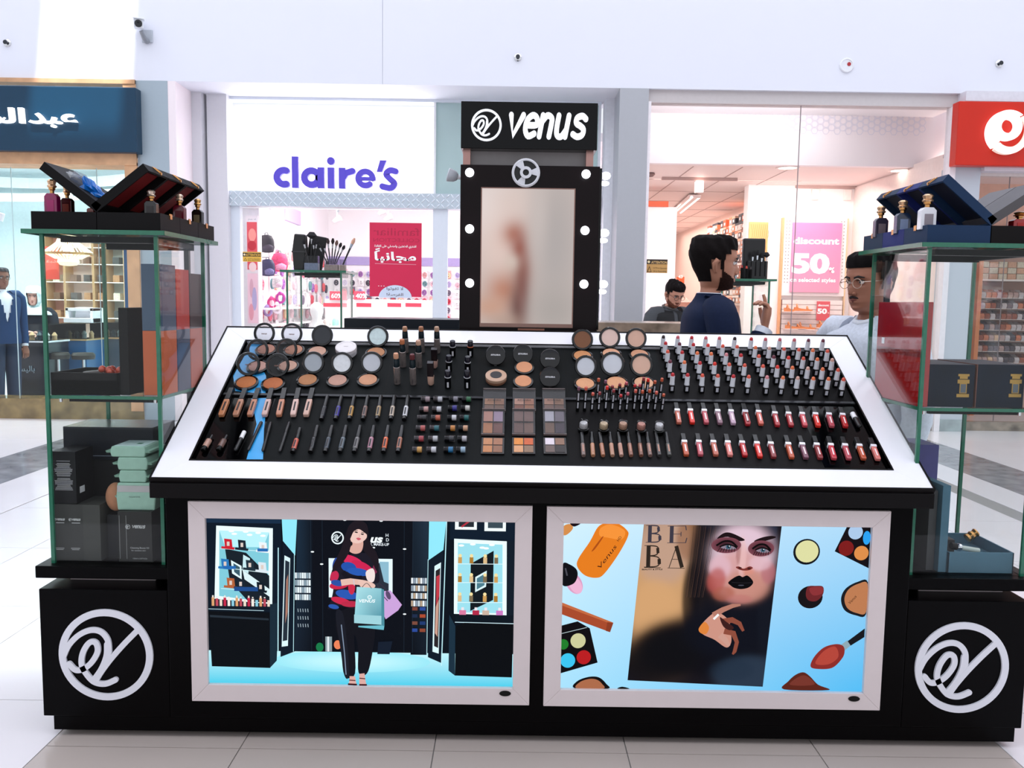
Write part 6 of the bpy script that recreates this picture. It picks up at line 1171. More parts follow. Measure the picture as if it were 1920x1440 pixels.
# eye shadow palettes
PC = [[['#b88868', '#a87a60', '#8c6c5c', '#8a6a58'], ['#d09a88', '#b8a0b4', '#cc8c64', '#8a6058'], ['#b8805c', '#a07058', '#b87c54', '#8c6450']],
      [['#d8a48c', '#c08468', '#9c6450', '#b47c5c'], ['#8c7068', '#8c7068', '#80645c', '#8a6c60'], ['#d88844', '#c86440', '#d09870', '#8c705c']],
      [['#c09078', '#a07860', '#8c6c60', '#7c6054'], ['#ccc8d0', '#8a8088', '#8c7060', '#5c5058'], ['#d8ccd4', '#8c6c5c', '#6c5c58', '#3c3838']]]
for ci, X in enumerate(((1025, 1012, 1010), (1305, 1300, 1300), (1585, 1592, 1595))):
    for ri, (yb, hgt) in enumerate(((915, 180), (1135, 210), (1308, 155))):
        x = X[ri]; u, t = TU(*C2(x, yb), H); t2 = TU(*C2(x, yb-hgt), H)[1]; wd = .0455*2/2
        up = ri < 2; w2 = .0195*1.15; hL = (t2-t)*(0.93 if up else .98)
        M = TM @ Matrix.Translation((u, t, H)) @ Matrix.Rotation(R(10 if up else 0), 4, 'X'); nm_ = ['left', 'middle', 'right'][ci]
        th = thing('eyeshadow_palette', ['closed clear lidded rear palette, '+nm_+' column of eye shadows', 'closed clear lidded middle palette, '+nm_+' column of eye shadows', 'open four pan front palette, '+nm_+' column of eye shadows'][ri], 'palette', M=M)
        w2 = (TU(*C2(x+108, yb), H)[0]-TU(*C2(x-108, yb), H)[0])/2
        MB().box(-w2, w2, 0, hL, 0, .006).build('tray', mat('#171314', 0.3), th, world=False, bevel=.001)
        for k in range(4):
            a = -w2*.84 if k % 2 == 0 else w2*.04; b0 = hL*(.54 if k < 2 else .08); hh_ = hL*.40
            if ri == 0: b0 = hL*(.32 if k < 2 else .03); hh_ = hL*.26
            MB().box(a, a+w2*.8, b0, b0+hh_, .005, .0075).build('shadow_pan', mat(PC[ci][ri][k], 0.7, noise=0.05, scale=100), th, world=False, bevel=.0006)
        if up:
            MB().box(-w2, w2, 0, hL, .0105, .0118).build('clear_lid', G_LID, th, world=False); MB().box(-w2, w2, -.001, .0015, .004, .013).box(-w2, w2, hL-.0015, hL+.001, .004, .013).build('lid_edge', mat('#6a5c5a', 0.3), th, world=False)
            w = MB(); put_text(w, 'venus', 0, 0, .007, 0, 0, align='c', bold=.02, ital=.2, width=w2*1.2); MB().add([(-x, hL*.5-z, .0121) for x, y, z in w.v], w.f).build('lettering', mat('#2a2020', 0.5), th, world=False)
# ---------------------------------------------------------------- glass towers
def tower(name, label, x0, x1, y0, y1, zbase, ztop, zmid, over, posts=True):
    t = thing(name, label, 'showcase', ((x0+x1)/2, (y0+y1)/2, zbase)); g = .007
    zt = ztop-.012
    MB().box(x0+g, x1-g, y0, y0+g, zbase, zt).box(x0+g, x1-g, y1-g, y1, zbase, zt).box(x0, x0+g, y0+g, y1-g, zbase, zt).box(x1-g, x1, y0+g, y1-g, zbase, zt).build('side_panes', G_CLEAR, t)
    MB().box(x0-over, x1+over, y0-over, y1+over, zt, ztop).build('top_plate', [G_CLEAR], t)
    mb = MB(); e = .009
    for X in (x0, x1-e):
        for Yy in (y0-.001, y1-e+.001): mb.box(X-.001, X+e+.001, Yy, Yy+e, zbase, zt)
    for z0, z1, o in ((zt-.0005, ztop+.0005, over), ):
        mb.box(x0-o-.001, x1+o+.001, y0-o-.002, y0-o+.002, z0, z1).box(x0-o-.001, x1+o+.001, y1+o-.002, y1+o+.002, z0, z1).box(x0-o-.002, x0-o+.002, y0-o, y1+o, z0, z1).box(x1+o-.002, x1+o+.002, y0-o, y1+o, z0, z1)
    mb.build('glass_edge', G_GREEN, t)
    if zmid:
        sh = MB().box(x0+g, x1-g, y0+g, y1-g, zmid-.009, zmid).build('shelf', G_CLEAR, t)
        MB().box(x0+g, x1-g, y0+g-.001, y0+g+.003, zmid-.0095, zmid+.0005).box(x0+g, x0+g+.003, y0+g, y1-g, zmid-.0095, zmid+.0005).box(x1-g-.003, x1-g, y0+g, y1-g, zmid-.0095, zmid+.0005).build('shelf_edge', G_GREEN, sh)
        for X in (x0+.03, x1-.03): MB().tube([(X, y0+.03, zmid-.009), (X, y0+.03, zmid-.022)], .005, 8).build('shelf_clip', M_CHROME, sh)
        MB().box(x0+.05, x1-.02, y1-.06, y1-.03, zmid-.026, zmid-.01).box(x0+.05, x1-.02, y0+.04, y0+.055, zmid-.022, zmid-.01).build('shelf_lamp', M_BLACK, t)
    if posts:
        MB().box(x0+.04, x1-.02, y0+.04, y0+.06, zt-.02, zt-.002).box(x0+.04, x1-.02, y1-.06, y1-.04, zt-.024, zt-.002).box(x1-.04, x1-.02, y0+.04, y1-.04, zt-.02, zt-.002).build('light_bar', M_BLACK, t)
    return t
TL = tower('glass_showcase', 'tall glass tower at the left end holding green packets and black boxes', -1.391, -1.045, 0.05, 0.44, 0.526, 1.533, 1.042, 0.034)
TR = tower('glass_showcase', 'tall glass tower at the right end holding red, navy and teal boxes', 1.236, 1.588, 0.05, 0.44, 0.526, 1.533, 1.042, 0.034)
for T_, X in ((TL, -1.09), (TR, 1.275)): MB().box(X-.008, X+.008, 0.395, 0.411, 0.527, 1.50).build('light_post', mat('#101014', 0.3), T_)
def bottle(name, label, p, w, d, h, col, capcol, shape='square', cat='perfume bottle', tint=None):
    t = thing(name, label, cat, tuple(p)); Mt = Matrix.Translation(p); hb = h*.62
    if shape == 'square':
        MB().prism([(-w/2, 0), (w/2, 0), (w/2, hb*.86), (w*.3, hb), (-w*.3, hb), (-w/2, hb*.86)], -d/2, d/2, 'y', M=Mt).build('bottle', mat(col, 0.08, spec=0.7, noise=0.05), t, bevel=.002)
        MB().box(-w*.28, w*.28, -d/2-.0012, -d/2, hb*.2, hb*.7, M=Mt).build('label_plate', mat(tint or '#c8c8cc', 0.4), t)
    MB().lathe([(w*.16, hb), (w*.16, hb+h*.08), (w*.24, hb+h*.1), (w*.24, hb+h*.16)], 14, M=Mt).build('neck', M_GOLD, t, smooth=40)
    MB().lathe([(w*.3, hb+h*.16), (w*.36, hb+h*.2), (w*.26, h*.86), (w*.34, h*.95), (w*.2, h)], 14, M=Mt).build('cap', mat(capcol, 0.2, metal=0.8), t, smooth=40)
    return t
def giftbox(label, xh, s, y0, y1, z, w, col, incol, tilt=38, hbox=.052, thl=.026, clasp=True, lidcol=None):
    """hinge line at xh; the tray runs to xh + s*w and the lid rises over it"""
    a, b = sorted((xh, xh+s*w)); t = thing('gift_box', label, 'gift box', ((a+b)/2, (y0+y1)/2, z)); m = mat(col, 0.55, spec=0.15, noise=0.03); e = .006
    MB().box(a, b, y0, y0+e, z, z+hbox).box(a, b, y1-e, y1, z, z+hbox).box(a, a+e, y0+e, y1-e, z, z+hbox).box(b-e, b, y0+e, y1-e, z, z+hbox).box(a+e, b-e, y0+e, y1-e, z, z+hbox*.78).build('tray', m, t)
    Ml = Matrix.Translation((xh, 0, z+hbox)) @ Matrix.Rotation(R(-tilt*s), 4, 'Y')
    x0, x1 = sorted((0, s*w*1.06)); ld = MB().box(x0, x1, y0, y1, thl-e, thl, M=Ml).box(x0, x1, y0, y0+e, 0, thl-e, M=Ml).box(x0, x1, y1-e, y1, 0, thl-e, M=Ml).box(x0, x0+e, y0+e, y1-e, 0, thl-e, M=Ml).box(x1-e, x1, y0+e, y1-e, 0, thl-e, M=Ml).build('lid', mat(lidcol, 0.5) if lidcol else m, t)
    MB().box(x0+.02, x1-.02, y0+.02, y1-.02, thl-e-.002, thl-e, M=Ml).build('lid_lining', mat(incol, 0.6), ld)
    if clasp:
        ym = (y0+y1)/2; xe = s*w*1.06; MB().tube([(xe, ym-.008, thl), (xe+s*.006, ym-.008, .0), (xe+s*.004, ym, -.006), (xe+s*.006, ym+.008, .0), (xe, ym+.008, thl)], .0018, 6, M=Ml).build('clasp_loop', M_GOLD, ld)
        xc = xh+s*w; MB().box(min(xc, xc+s*.003), max(xc, xc+s*.003), ym-.008, ym+.008, z+hbox-.012, z+hbox+.004).build('clasp_catch', M_GOLD, t)
    return t
ZT = 1.5335
cb = '#0c0a0b'
xl = -1.213
giftbox('open black gift box at the left front of the left tower top', xl, -1, 0.03, 0.20, ZT, .19, cb, '#9a8c92', 37, clasp=False)
giftbox('open black gift box hidden behind at the left back of the left tower top', xl, -1, 0.205, 0.37, ZT, .19, cb, '#1a1416', 30, clasp=False)
for k in range(3): giftbox(f'open black gift box with red lining and gold clasp, {["front", "middle", "rear"][k]} one on the left tower', xl+.002, 1, 0.03+k*.152, 0.03+k*.152+.15, ZT, .185, cb, '#7a1012', 38)
def onT(px, py, Y): p = W(px, py, Y); return p
zb = ZT+.041
def bt_(px, Y): return Vector((W(px, 400, Y).x, Y, zb))
bottle('perfume_bottle', 'magenta perfume bottle in the left front gift box', bt_(99, .07), .038, .024, .108, '#8a0a50', '#e0b890', tint='#a01a60')
bottle('perfume_bottle', 'dark amber bottle behind the magenta one', bt_(127, .13), .034, .022, .098, '#3a0c08', '#e0b890', tint='#7a2a14')
bottle('perfume_bottle', 'small amber bottle near the lid hinge of the left front gift box', bt_(172, .12), .022, .02, .05, '#8a2a10', '#c8935a', tint='#8a2a10')
bottle('perfume_bottle', 'black perfume bottle in the front clasped box of the left tower', Vector((-1.08, .10, zb)), .036, .024, .085, '#0a0808', '#e8d8c8', tint='#2a2424')
bottle('perfume_bottle', 'dark red perfume bottle in the middle clasped box of the left tower', Vector((-1.055, .255, zb)), .036, .024, .092, '#5a0a1c', '#e8d0b8', tint='#5a1420')
bottle('perfume_bottle', 'black and gold perfume bottle in the rear clasped box of the left tower', Vector((-1.05, .40, zb)), .034, .024, .095, '#140e0c', '#e0b070', tint='#6a5a40')
# crumpled blue cellophane in the valley between the lids
t = thing('cellophane_bag', 'crumpled bright blue and clear cellophane bag lying between the open lids', 'bag', (xl-.04, .1, ZT+.07))
mb = MB(); n = 16; vs = []
for i in range(13):
    for k in range(n):
        a = 2*PI*k/n; u = i/12; rr = (.012+.034*math.sin(PI*min(1, u*1.1+.05)))*(1+.25*math.sin(5*a+i*1.7)+.12*math.sin(9*a-i*2.3))
        vs.append((xl-.125+u*.135, .10+rr*math.cos(a)*.9, ZT+.157-.062*u+rr*math.sin(a)*.8))
fs = [(i*n+k, i*n+(k+1) % n, (i+1)*n+(k+1) % n, (i+1)*n+k) for i in range(12) for k in range(n)]
m1 = MB(); m1.add(vs, [f for f in fs if f[0] >= 3*n]); m2 = MB(); m2.add(vs, [f for f in fs if f[0] < 6*n])
m1.build('blue_film', mat('#0a6ac0', 0.12, spec=0.8, noise=0.3, scale=50), t); m2.build('clear_film', glass_mat('film', (0.86, 0.88, 0.9), 0.12, 0.1, 0.15), t)
# --- left tower, middle shelf
ZM = 1.0425
def bxw(name, label, px0, px1, y0, y1, z0, z1, col, cat='box', rough=.5, bevel=.0015, **k):
    a, b = W(px0, 600, y0).x, W(px1, 600, y0).x
    return MB().box(a, b, y0, y1, z0, z1).build(name, mat(col, rough, spec=.25, noise=.04), label=label, cat=cat, bevel=bevel, **k)
def zy(px, py, Y): return W(px, py, Y).z
a, b = W(95, 700, .075).x, W(221, 700, .075).x; z1 = zy(150, 699, .075); e = .006
t = thing('open_gift_box', 'black open gift box on the middle shelf with its lid standing upright', 'gift box', ((a+b)/2, .15, ZM)); m = mat('#0e0b0c', .55, spec=.15)
MB().box(a, b, .075, .075+e, ZM, z1).box(a, b, .28, .28+e, ZM, z1).box(a, a+e, .075, .28, ZM, z1).box(b-e, b, .075, .28, ZM, z1).box(a, b, .075, .28, ZM, ZM+.045).build('tray', m, t)
MB().box(b+.001, b+.03, .085, .285, ZM, zy(235, 577, .1)).build('lid', m, t, bevel=.002)
mb = MB(); rng2 = np.random.default_rng(3)
for k in range(9): mb.ball((b-.05+rng2.uniform(-.03, .03), .15+rng2.uniform(-.03, .03), ZM+.066+rng2.uniform(-.008, .012)), .012, 8, 6)
mb.build('orange_tissue', mat('#c8401c', .2, spec=.8, noise=.3, scale=90), t, smooth=60)
MB().tube([(b-.13, .13, ZM+.055), (b-.07, .14, ZM+.062)], .012, 10).build('bottle', mat('#3a2c2a', .15), t, smooth=50)
cols = [('orange', '#c05a2c'), ('navy grey', '#3a4258'), ('burnt orange', '#b04a28')]; X0, X1 = -1.113, -1.051
zq = zy(280, 620, .1)
for k, (n_, c) in enumerate(cols): MB().box(X0, X1, .09+k*.112, .09+k*.112+.108, ZM, zq).build('gift_carton', mat(c, .45, noise=.05), label=f'{n_} upright carton, {["front", "middle", "rear"][k]} one of the lower three on the middle shelf', cat='box', bevel=.0015)
z2 = zy(280, 495, .1)
for k, (n_, c) in enumerate((('slate blue', '#3c5068'), ('red', '#b82418'), ('dark brown', '#3a2a2c'))): MB().box(X0, X1, .09+k*.112, .09+k*.112+.108, zq, z2-.01*k).build('gift_carton', mat(c, .35, noise=.05), label=f'{n_} upright carton, {["front", "middle", "rear"][k]} one of the upper three on the middle shelf', cat='box', bevel=.0015)
# --- left tower, bottom
ZB = .5265
def bpz(px, py, Y): return W(px, py, Y)
def vbox(label, px0, px1, pyt, pyb, y0, dep, col, word_=None, z0=None, name='cosmetics_box', rough=.45, extra=None, grp=None, x1=None):
    a = W(px0, pyb, y0); b = W(px1, pyt, y0); zz0 = z0 if z0 is not None else ZB; bx = b.x if x1 is None else x1
    t = thing(name, label, 'box', ((a.x+bx)/2, y0+dep/2, zz0), grp)
    MB().box(a.x, bx, y0, y0+dep, zz0, b.z).build('carton', mat(col, rough, spec=.2, noise=.05), t, bevel=.001)
    if extra: extra(t, a.x, bx, y0, zz0, b.z)
    return t, a.x, bx, zz0, b.z
m_prt = mat('#c8c8c8', .5)
def venus_small(t, x0, x1, y, z0, z1, s=1, zf=.72):
    w = x1-x0; mb = MB(); h = w*.10*s; word(mb, x0+w*.30, z0+(z1-z0)*zf, h*1.05, Matrix.Identity(4), y-.0006, y-.0001, wt=.3)
    mb.box(x0+w*.3, x0+w*.8, y-.0005, y-.0001, z0+(z1-z0)*(zf-.05), z0+(z1-z0)*(zf-.04)).box(x0+w*.2, x0+w*.75, y-.0005, y-.0001, z0+(z1-z0)*.22, z0+(z1-z0)*.228).box(x0+w*.25, x0+w*.7, y-.0005, y-.0001, z0+(z1-z0)*.195, z0+(z1-z0)*.202)
    Mq = Matrix.Translation((x0+w*.2, 0, z0+(z1-z0)*zf+h*.5)) @ Matrix.Diagonal((h*.9, 1, h*.9, 1)); logo(mb, Mq, y-.0006, y-.0001); mb.build('printed_logo', m_prt, t)
_, ax, bx2, _, zt3 = vbox('grey box with white logo, leftmost at the bottom of the left tower', 99, 127.5, 946, 1050, .075, .12, '#3a3a38', extra=lambda t, *q: venus_small(t, q[0], q[1], q[2], q[3], q[4]), x1=W(127.3, 1000, .075).x)
vbox('grey box with white logo, second at the bottom of the left tower', 128, 157, 946.5, 1050, .075, .12, '#3a3a38', extra=lambda t, *q: venus_small(t, q[0], q[1], q[2], q[3], q[4]), x1=W(157, 1000, .075).x)
vbox('plain grey box, third at the bottom of the left tower', 158, 188.5, 947, 1050, .075, .12, '#42423f', x1=W(188.5, 1000, .075).x)
vbox('narrow black box between the grey boxes and the white lettered box', 203, 222, 965, 1050, .105, .10, '#1c1d20')
def ex(t, x0, x1, y, z0, z1):
    w = x1-x0; mb = MB(); word(mb, x0+w*.42, z0+(z1-z0)*.68, w*.075, Matrix.Identity(4), y-.0006, y-.0001, wt=.3); logo(mb, Matrix.Translation((x0+w*.29, 0, z0+(z1-z0)*.70)) @ Matrix.Diagonal((w*.07, 1, w*.07, 1)), y-.0006, y-.0001)
    put_text(mb, 'Cleansing Beauty Oil', x0+w*.35, z0+(z1-z0)*.27, w*.05, y-.0004, y-.0004, width=w*.55); put_text(mb, 'for sensitive skin', x0+w*.38, z0+(z1-z0)*.22, w*.04, y-.0004, y-.0004, width=w*.42); put_text(mb, '150ml e 5.07 fl.Oz', x0+w*.42, z0+(z1-z0)*.06, w*.04, y-.0004, y-.0004, width=w*.42)
    for k in range(2): mb.box(x0+w*(.04+k*.2), x0+w*(.045+k*.2), y-.0004, y-.0001, z0+.01, z1-.012)
    mb.build('printed_logo', m_prt, t)
_, ax, bx3, _, zt4 = vbox('dark box with white round logo under the green packets', 223, 284, 960, 1050, .07, .16, '#2c2b2a', extra=ex)
def ex(t, x0, x1, y, z0, z1):
    mb = MB(); w = x1-x0; r5 = random.Random(4)
    for k in range(26):
        if k in (1, 14): continue
        hw = w*r5.uniform(.24, .38); zz = z1-.03-k*(z1-z0-.07)/26; mb.box((x0+x1)/2-hw, (x0+x1)/2+hw, y-.0004, y-.0001, zz, zz+.0012)
    mb.build('printed_text', mat('#b8b8bc', .5), t); MB().box(x1-.0001, x1+.0004, y+.02, y+.05, z0+.03, z0+.05).build('barcode_label', M_WHITE, t)
vbox('tall black box with printed lines standing on the grey boxes', 98, 141, 847, 944, .08, .11, '#0e0e12', z0=zt3+.0005, extra=ex)
zA = zy(165, 862, .2)
t, ax, bx4, _, _ = vbox('wide black box below the blue sheened one at the back of the left tower', 122, 212, 863, 1050, .2, .18, '#101012', x1=-1.15)
def ex(t, x0, x1, y, z0, z1): MB().box(x0+.05, x1-.05, y-.0004, y-.0001, z0+.012, z0+.0135).build('printed_line', mat('#8a98a8', .4), t)
vbox('large black box with sheened top, highest at the back of the left tower', 120, 210, 801, 862, .2, .18, '#141820', z0=zA+.0006, extra=ex, rough=.25, x1=-1.135)
# green wet wipe packets
mg_ = [mat('#9cc0ae', .4, spec=.4, noise=.06, scale=60), mat('#8fb5a2', .4, spec=.4, noise=.06, scale=60)]
z = zt4+.0006
def packet(label, px0, px1, pyt, pyb, y0, dep, z0, wing=.014, tall=False):
    a = W(px0, pyb, y0); b = W(px1, pyt, y0); x0, x1, z1 = a.x, b.x, z0+abs(b.z-a.z); t = thing('wipes_packet', label, 'packet', ((x0+x1)/2, y0+dep/2, z0))
    MB().prism([(x0+.004, z0), (x1-.004, z0), (x1, (z0+z1)/2), (x1-.005, z1), (x0+.005, z1), (x0, (z0+z1)/2)], y0, y0+dep, 'y').build('pouch', mg_[0], t, bevel=.004)
    for s_, X in ((-1, x0+.002), (1, x1-.002)): MB().prism([(y0+.004, (z0+z1)/2-.004), (y0+dep-.004, (z0+z1)/2-.004), (y0+dep+.002, (z0+z1)/2+.003), (y0-.002, (z0+z1)/2+.003)], min(X, X+s_*wing), max(X, X+s_*wing), 'x').build('sealed_end', mg_[1], t)
    return t, x0, x1, z1
t, x0, x1, z1 = packet('large pale green packet with small print lowest in the stack', 218, 291, 908, 958, .085, .13, z, .004)
MB().box(x0+.005, x1-.006, .0842, .0846, z1-.028, z1-.008).build('print_band', mat('#b8b4b4', .5), t); mb = MB(); put_text(mb, 'MICELLAIRE WATER', (x0+x1)/2-.02, z1-.045, .004, .0842, .0842, width=.034); mb.build('printed_text', mat('#4a5a54', .5), t)
for k, (l, q) in enumerate((('pale green wipes packet, third from the top of the stack', (222, 275, 884, 906)), ('pale green wipes packet, second from the top of the stack', (219, 277, 861, 884)), ('pale green wipes packet with white label on top of the stack', (206, 273, 842, 861)))):
    t, x0, x1, z1 = packet(l, q[0], q[1], q[2], q[3], .09, .12, z1+.0008)
MB().box(x0+.012, x1-.008, .095, .20, z1, z1+.0012).build('lid_label', mat('#cfeae6', .35), t); MB().box(x1-.045, x1-.03, .13, .15, z1+.0012, z1+.0016).build('green_mark', mat('#1c6a4a', .4), t)
p = W(207, 932, .10); t = thing('sponge_pouch', 'round tan cosmetic puff squeezed beside the green packets', 'puff', (p.x, .12, p.z-.04)); MB().ball((p.x+.008, .12, zt4+.035), (.03, .028, .045), 18, 12).build('puff', mat('#b07858', .8, noise=.1, scale=60), t, smooth=70)
vbox('plain black box leaning behind the puff', 190, 205, 962, 1050, .16, .03, '#1a1210')
# --- right tower, top
cb2 = '#1e3452'; xr_ = W(1851, 425, .05).x
for k, (c, n_) in enumerate(((cb2, 'dark teal blue'), ('#26306e', 'royal blue'), ('#22344c', 'slate blue'))): giftbox(f'open {n_} gift box with gold clasp, {["front", "middle", "rear"][k]} one on the right tower', xr_, -1, 0.03+k*.152, .03+k*.152+.15, ZT, .185, c, '#0c1020', 40)
giftbox('open black gift box with grey lid at the right front of the right tower', xr_+.003, 1, 0.03, .18, ZT, .19, '#0e0a0a', '#1a1012', 34, clasp=False, lidcol='#4a4648')
giftbox('second black gift box with grey lid behind, right tower', xr_+.003, 1, 0.185, .335, ZT, .19, '#0e0a0a', '#1a1012', 34, clasp=False, lidcol='#5a5658')
bottle('perfume_bottle', 'white perfume bottle with gold cap in the front blue box', Vector((xr_-.168, .075, zb)), .046, .026, .105, '#e4e4ea', '#e0b890', tint='#8a8088')
bottle('perfume_bottle', 'dark blue perfume bottle with pale label in the middle blue box', Vector((xr_-.168, .235, zb)), .044, .026, .105, '#1a2a44', '#e0b890', tint='#8898b8')
bottle('perfume_bottle', 'smoky perfume bottle in the rear blue box', Vector((xr_-.168, .395, zb)), .042, .026, .105, '#3a3444', '#e0b890', tint='#7a6a70')
bottle('perfume_bottle', 'red perfume bottle under the grey lid on the right tower', Vector((W(1912, 400, .1).x, .1, zb)), .05, .03, .06, '#c00c10', '#c8935a', tint='#d02018')
# --- right tower, middle
t = thing('red_box', 'large glossy red box against the left pane of the right tower', 'box', (1.262, .23, ZM)); MB().box(1.248, 1.274, .075, .40, ZM, zy(1722, 566, .08)).build('carton', mat('#a01414', .12, spec=.7, noise=.05), t, bevel=.002)
MB().box(1.2474, 1.248, .08, .39, ZM+.15, ZM+.17).build('band', mat('#7a0c0c', .2), t); MB().box(1.2472, 1.2478, .34, .36, ZM+.18, ZM+.20).build('sticker', M_WHITE, t)
for k, (a, b, cx) in enumerate(((1741, 1828, 1806), (1833, 1922, 1904))):
    x0, x1 = W(a, 700, .085).x, W(b, 700, .085).x; z1 = zy(a, 683, .085); t = thing('perfume_box', ['navy box with printed gold flask beside the red box', 'navy box with printed gold flask at the right frame edge'][k], 'box', ((x0+x1)/2, .2, ZM)); MB().box(x0, x1, .085, .33, ZM, z1).build('carton', mat('#0c1626', .5, spec=.2, noise=.3, scale=20), t, bevel=.001)
    c = W(cx, 724, .0845); mb = MB()
    for w2, za, zb2 in ((.017, .030, .037), (.012, .022, .030), (.018, .008, .020), (.011, -.022, .008), (.019, -.034, -.024)): mb.box(c.x-w2/1, c.x+w2/1, .0838, .0846, c.z+za, c.z+zb2)
    mb.build('gold_flask_print', mat('#b08a48', .3, metal=.6), t); MB().box(c.x-.008, c.x+.008, .0834, .0839, c.z-.02, c.z+.006).build('grey_core', mat('#5a6068', .4), t); MB().box(x0-.002, x0, .085, .33, ZM, z1).build('copper_edge', mat('#7a4a3a', .4), t)
# --- right tower, bottom
MB().box(W(1712, 950, .26).x, W(1754, 950, .26).x, .26, .40, ZB, zy(1735, 834, .26)).build('gift_carton', mat('#4a4684', .5, noise=.08), label='upright violet blue carton at the back left of the right tower', cat='box', bevel=.0015)
x0, x1 = W(1777, 1050, .075).x, W(1901, 1050, .075).x; z1 = zy(1840, 1036, .075); e = .005; xx = W(1744, 1050, .075).x; m = mat('#4f7284', .6, spec=.15, noise=.05)
t = thing('open_gift_box', 'open teal gift box with gold capped bottle at the bottom of the right tower', 'gift box', ((x0+x1)/2, .15, ZB))
MB().box(x0, x1, .075, .075+e, ZB, z1).box(x0, x1, .30, .30+e, ZB, z1).box(x0, x0+e, .075, .3, ZB, z1).box(x1-e, x1, .075, .3, ZB, z1).box(x0, x1, .08, .3, ZB, ZB+.03).build('tray', m, t, bevel=.001)
zl = zy(1760, 908, .1); MB().box(x0-.026, x0-.001, .08, .29, ZB, zl).build('lid', m, t, bevel=.001); MB().box(xx, x0-.03, .10, .25, ZB, zl-.02).build('inner_box', mat('#3a3a3c', .6), t, bevel=.001)
p = W(1822, 1000, .24); Mq = Matrix.Translation((p.x, .24, ZB+.075)) @ Matrix.Rotation(R(55), 4, 'Y'); MB().lathe([(.013, -.02), (.015, -.016), (.012, -.008), (.015, 0), (.012, .008), (.015, .016), (.013, .02)], 14, M=Mq).build('gold_cap', M_GOLD, t, smooth=30)
MB().box(x0+.02, x0+.085, .2, .285, ZB+.03, ZB+.07).build('brown_insert', mat('#2a2220', .6), t)
p = W(1806, 1030, .13); Mq = Matrix.Translation((p.x-.01, .13, ZB+.065)) @ Matrix.Rotation(R(100), 4, 'Y'); MB().lathe([(.009, -.012), (.012, -.008), (.012, .0), (.009, .004)], 14, M=Mq).build('silver_collar', M_CHROME, t, smooth=30); MB().lathe([(.008, .004), (.009, .06), (.004, .064)], 12, M=Mq).build('glass_tube', mat('#c8d0c8', .1), t, smooth=40); MB().lathe([(.011, -.03), (.011, -.012)], 12, M=Mq).build('black_cap', M_BLACK, t, smooth=40)
# ---------------------------------------------------------------- lit mirror stand and sign
x0, x1, ym, z0, z1 = -0.191, 0.326, .72, 1.222, 1.846
m_maroon = mat('#100608', .3, spec=.15, noise=.1, scale=4)
S = thing('mirror_stand', 'black vanity stand with round bulbs around a blurred picture panel', 'mirror', ((x0+x1)/2, ym+.06, z0))
MB().box(x0, x1, ym, ym+.13, z0, z1).build('cabinet', m_maroon, S, bevel=.002)
MB().box(x1, x1+.008, ym+.01, ym+.12, z0+.02, z1-.005).build('side_moulding', M_GLOSSB, S)
px0, px1, pz0, pz1 = -.110, .232, 1.262, 1.760
MB().box(px0-.004, px1+.004, ym-.004, ym, pz1, pz1+.004).box(px0-.004, px0, ym-.004, ym, pz0, pz1).box(px1, px1+.004, ym-.004, ym, pz0, pz1).box(px0-.004, px1+.004, ym-.006, ym, pz0-.014, pz0).build('picture_frame', mat('#8a6a60', .3, metal=.5), S)
pr = Print(lambda x, y: (px0+x*(px1-px0), pz1-y*(pz1-pz0)), 1e-4)
bb_ = [(.10, .15, .35, .3, '#efe4e2', 1), (.35, .10, .3, .2, '#e2cfc8', .9), (.2, .45, .3, .3, '#e8cfc6', .9), (.35, .33, .14, .10, '#b87a68', .9), (.42, .45, .10, .14, '#9a4a38', .95), (.47, .60, .10, .16, '#a05a48', .9), (.33, .55, .09, .07, '#e0cfc4', .9), (.25, .75, .20, .14, '#c07a5c', .8), (.10, .88, .25, .10, '#d0a088', .8), (.42, .88, .12, .22, '#5a2018', .95), (.46, .75, .07, .2, '#7a3020', .9), (.8, .4, .28, .6, '#b8b0ae', 1), (.8, .9, .3, .2, '#b4aca8', 1), (.62, .2, .1, .3, '#cfc4c0', .7), (.25, .98, .2, .06, '#b89a8a', .6)]
def ff_(u, v):
    c = np.array(lin('#cdbfba'))
    for cx, cy, rx, ry, h, s in bb_:
        d2 = ((u-cx)/rx)**2+((v-cy)/ry)**2; w = s*math.exp(-d2*1.1); c = c*(1-w)+np.array(lin(h))*w
    return tuple(c)
pr.field(0, 0, 1, 1, 44, 64, ff_); pr.build('blurred_picture', attr_mat('lightbox', 0.85), S, Matrix.Translation((0, ym-.003, 0)), world=True)
MB().box(.03, .13, ym-.003, ym, 1.2335, 1.2435).build('brass_plate', mat('#a06a58', .3, metal=.6), S)
m_bulb = mat('#f4f8ff', .2, emit=3.2, noise=0)
def bulb(c, d, r=.0165):
    M = Matrix.Translation(c) @ Vector(d).to_track_quat('Z', 'Y').to_matrix().to_4x4()
    b = MB().lathe([(.002, .006), (r*.6, .007), (r*.93, .014), (r, .02), (r*.93, .028), (r*.6, .036), (.001, .039)], 20, M=M, caps=False).build('bulb', m_bulb, S, smooth=60); MB().lathe([(r*.9, 0), (r*.85, .008), (r*.5, .009)], 16, M=M).build('socket', mat('#d8d8dc', .4), b, smooth=40)
for px_, py_ in ((881, 325), (1098, 328), (881, 430), (1096, 433), (881, 531), (1094, 533)): bulb(W(px_, py_, ym), (0, -1, 0))
for py_ in (330, 437, 533):
    p = W(1132, py_, .79); bulb(Vector((x1+.008, .79, p.z)), (1, -.15, 0), .0155)
    p = W(1128, py_+14, .83); bulb(Vector((x1+.008, .83, p.z)), (1, 0, 0), .010)
c = W(986, 324, ym-.01); Mq = Matrix.Translation((c.x, ym, c.z)) @ Matrix.Rotation(PI/2, 4, 'X'); r = .0525
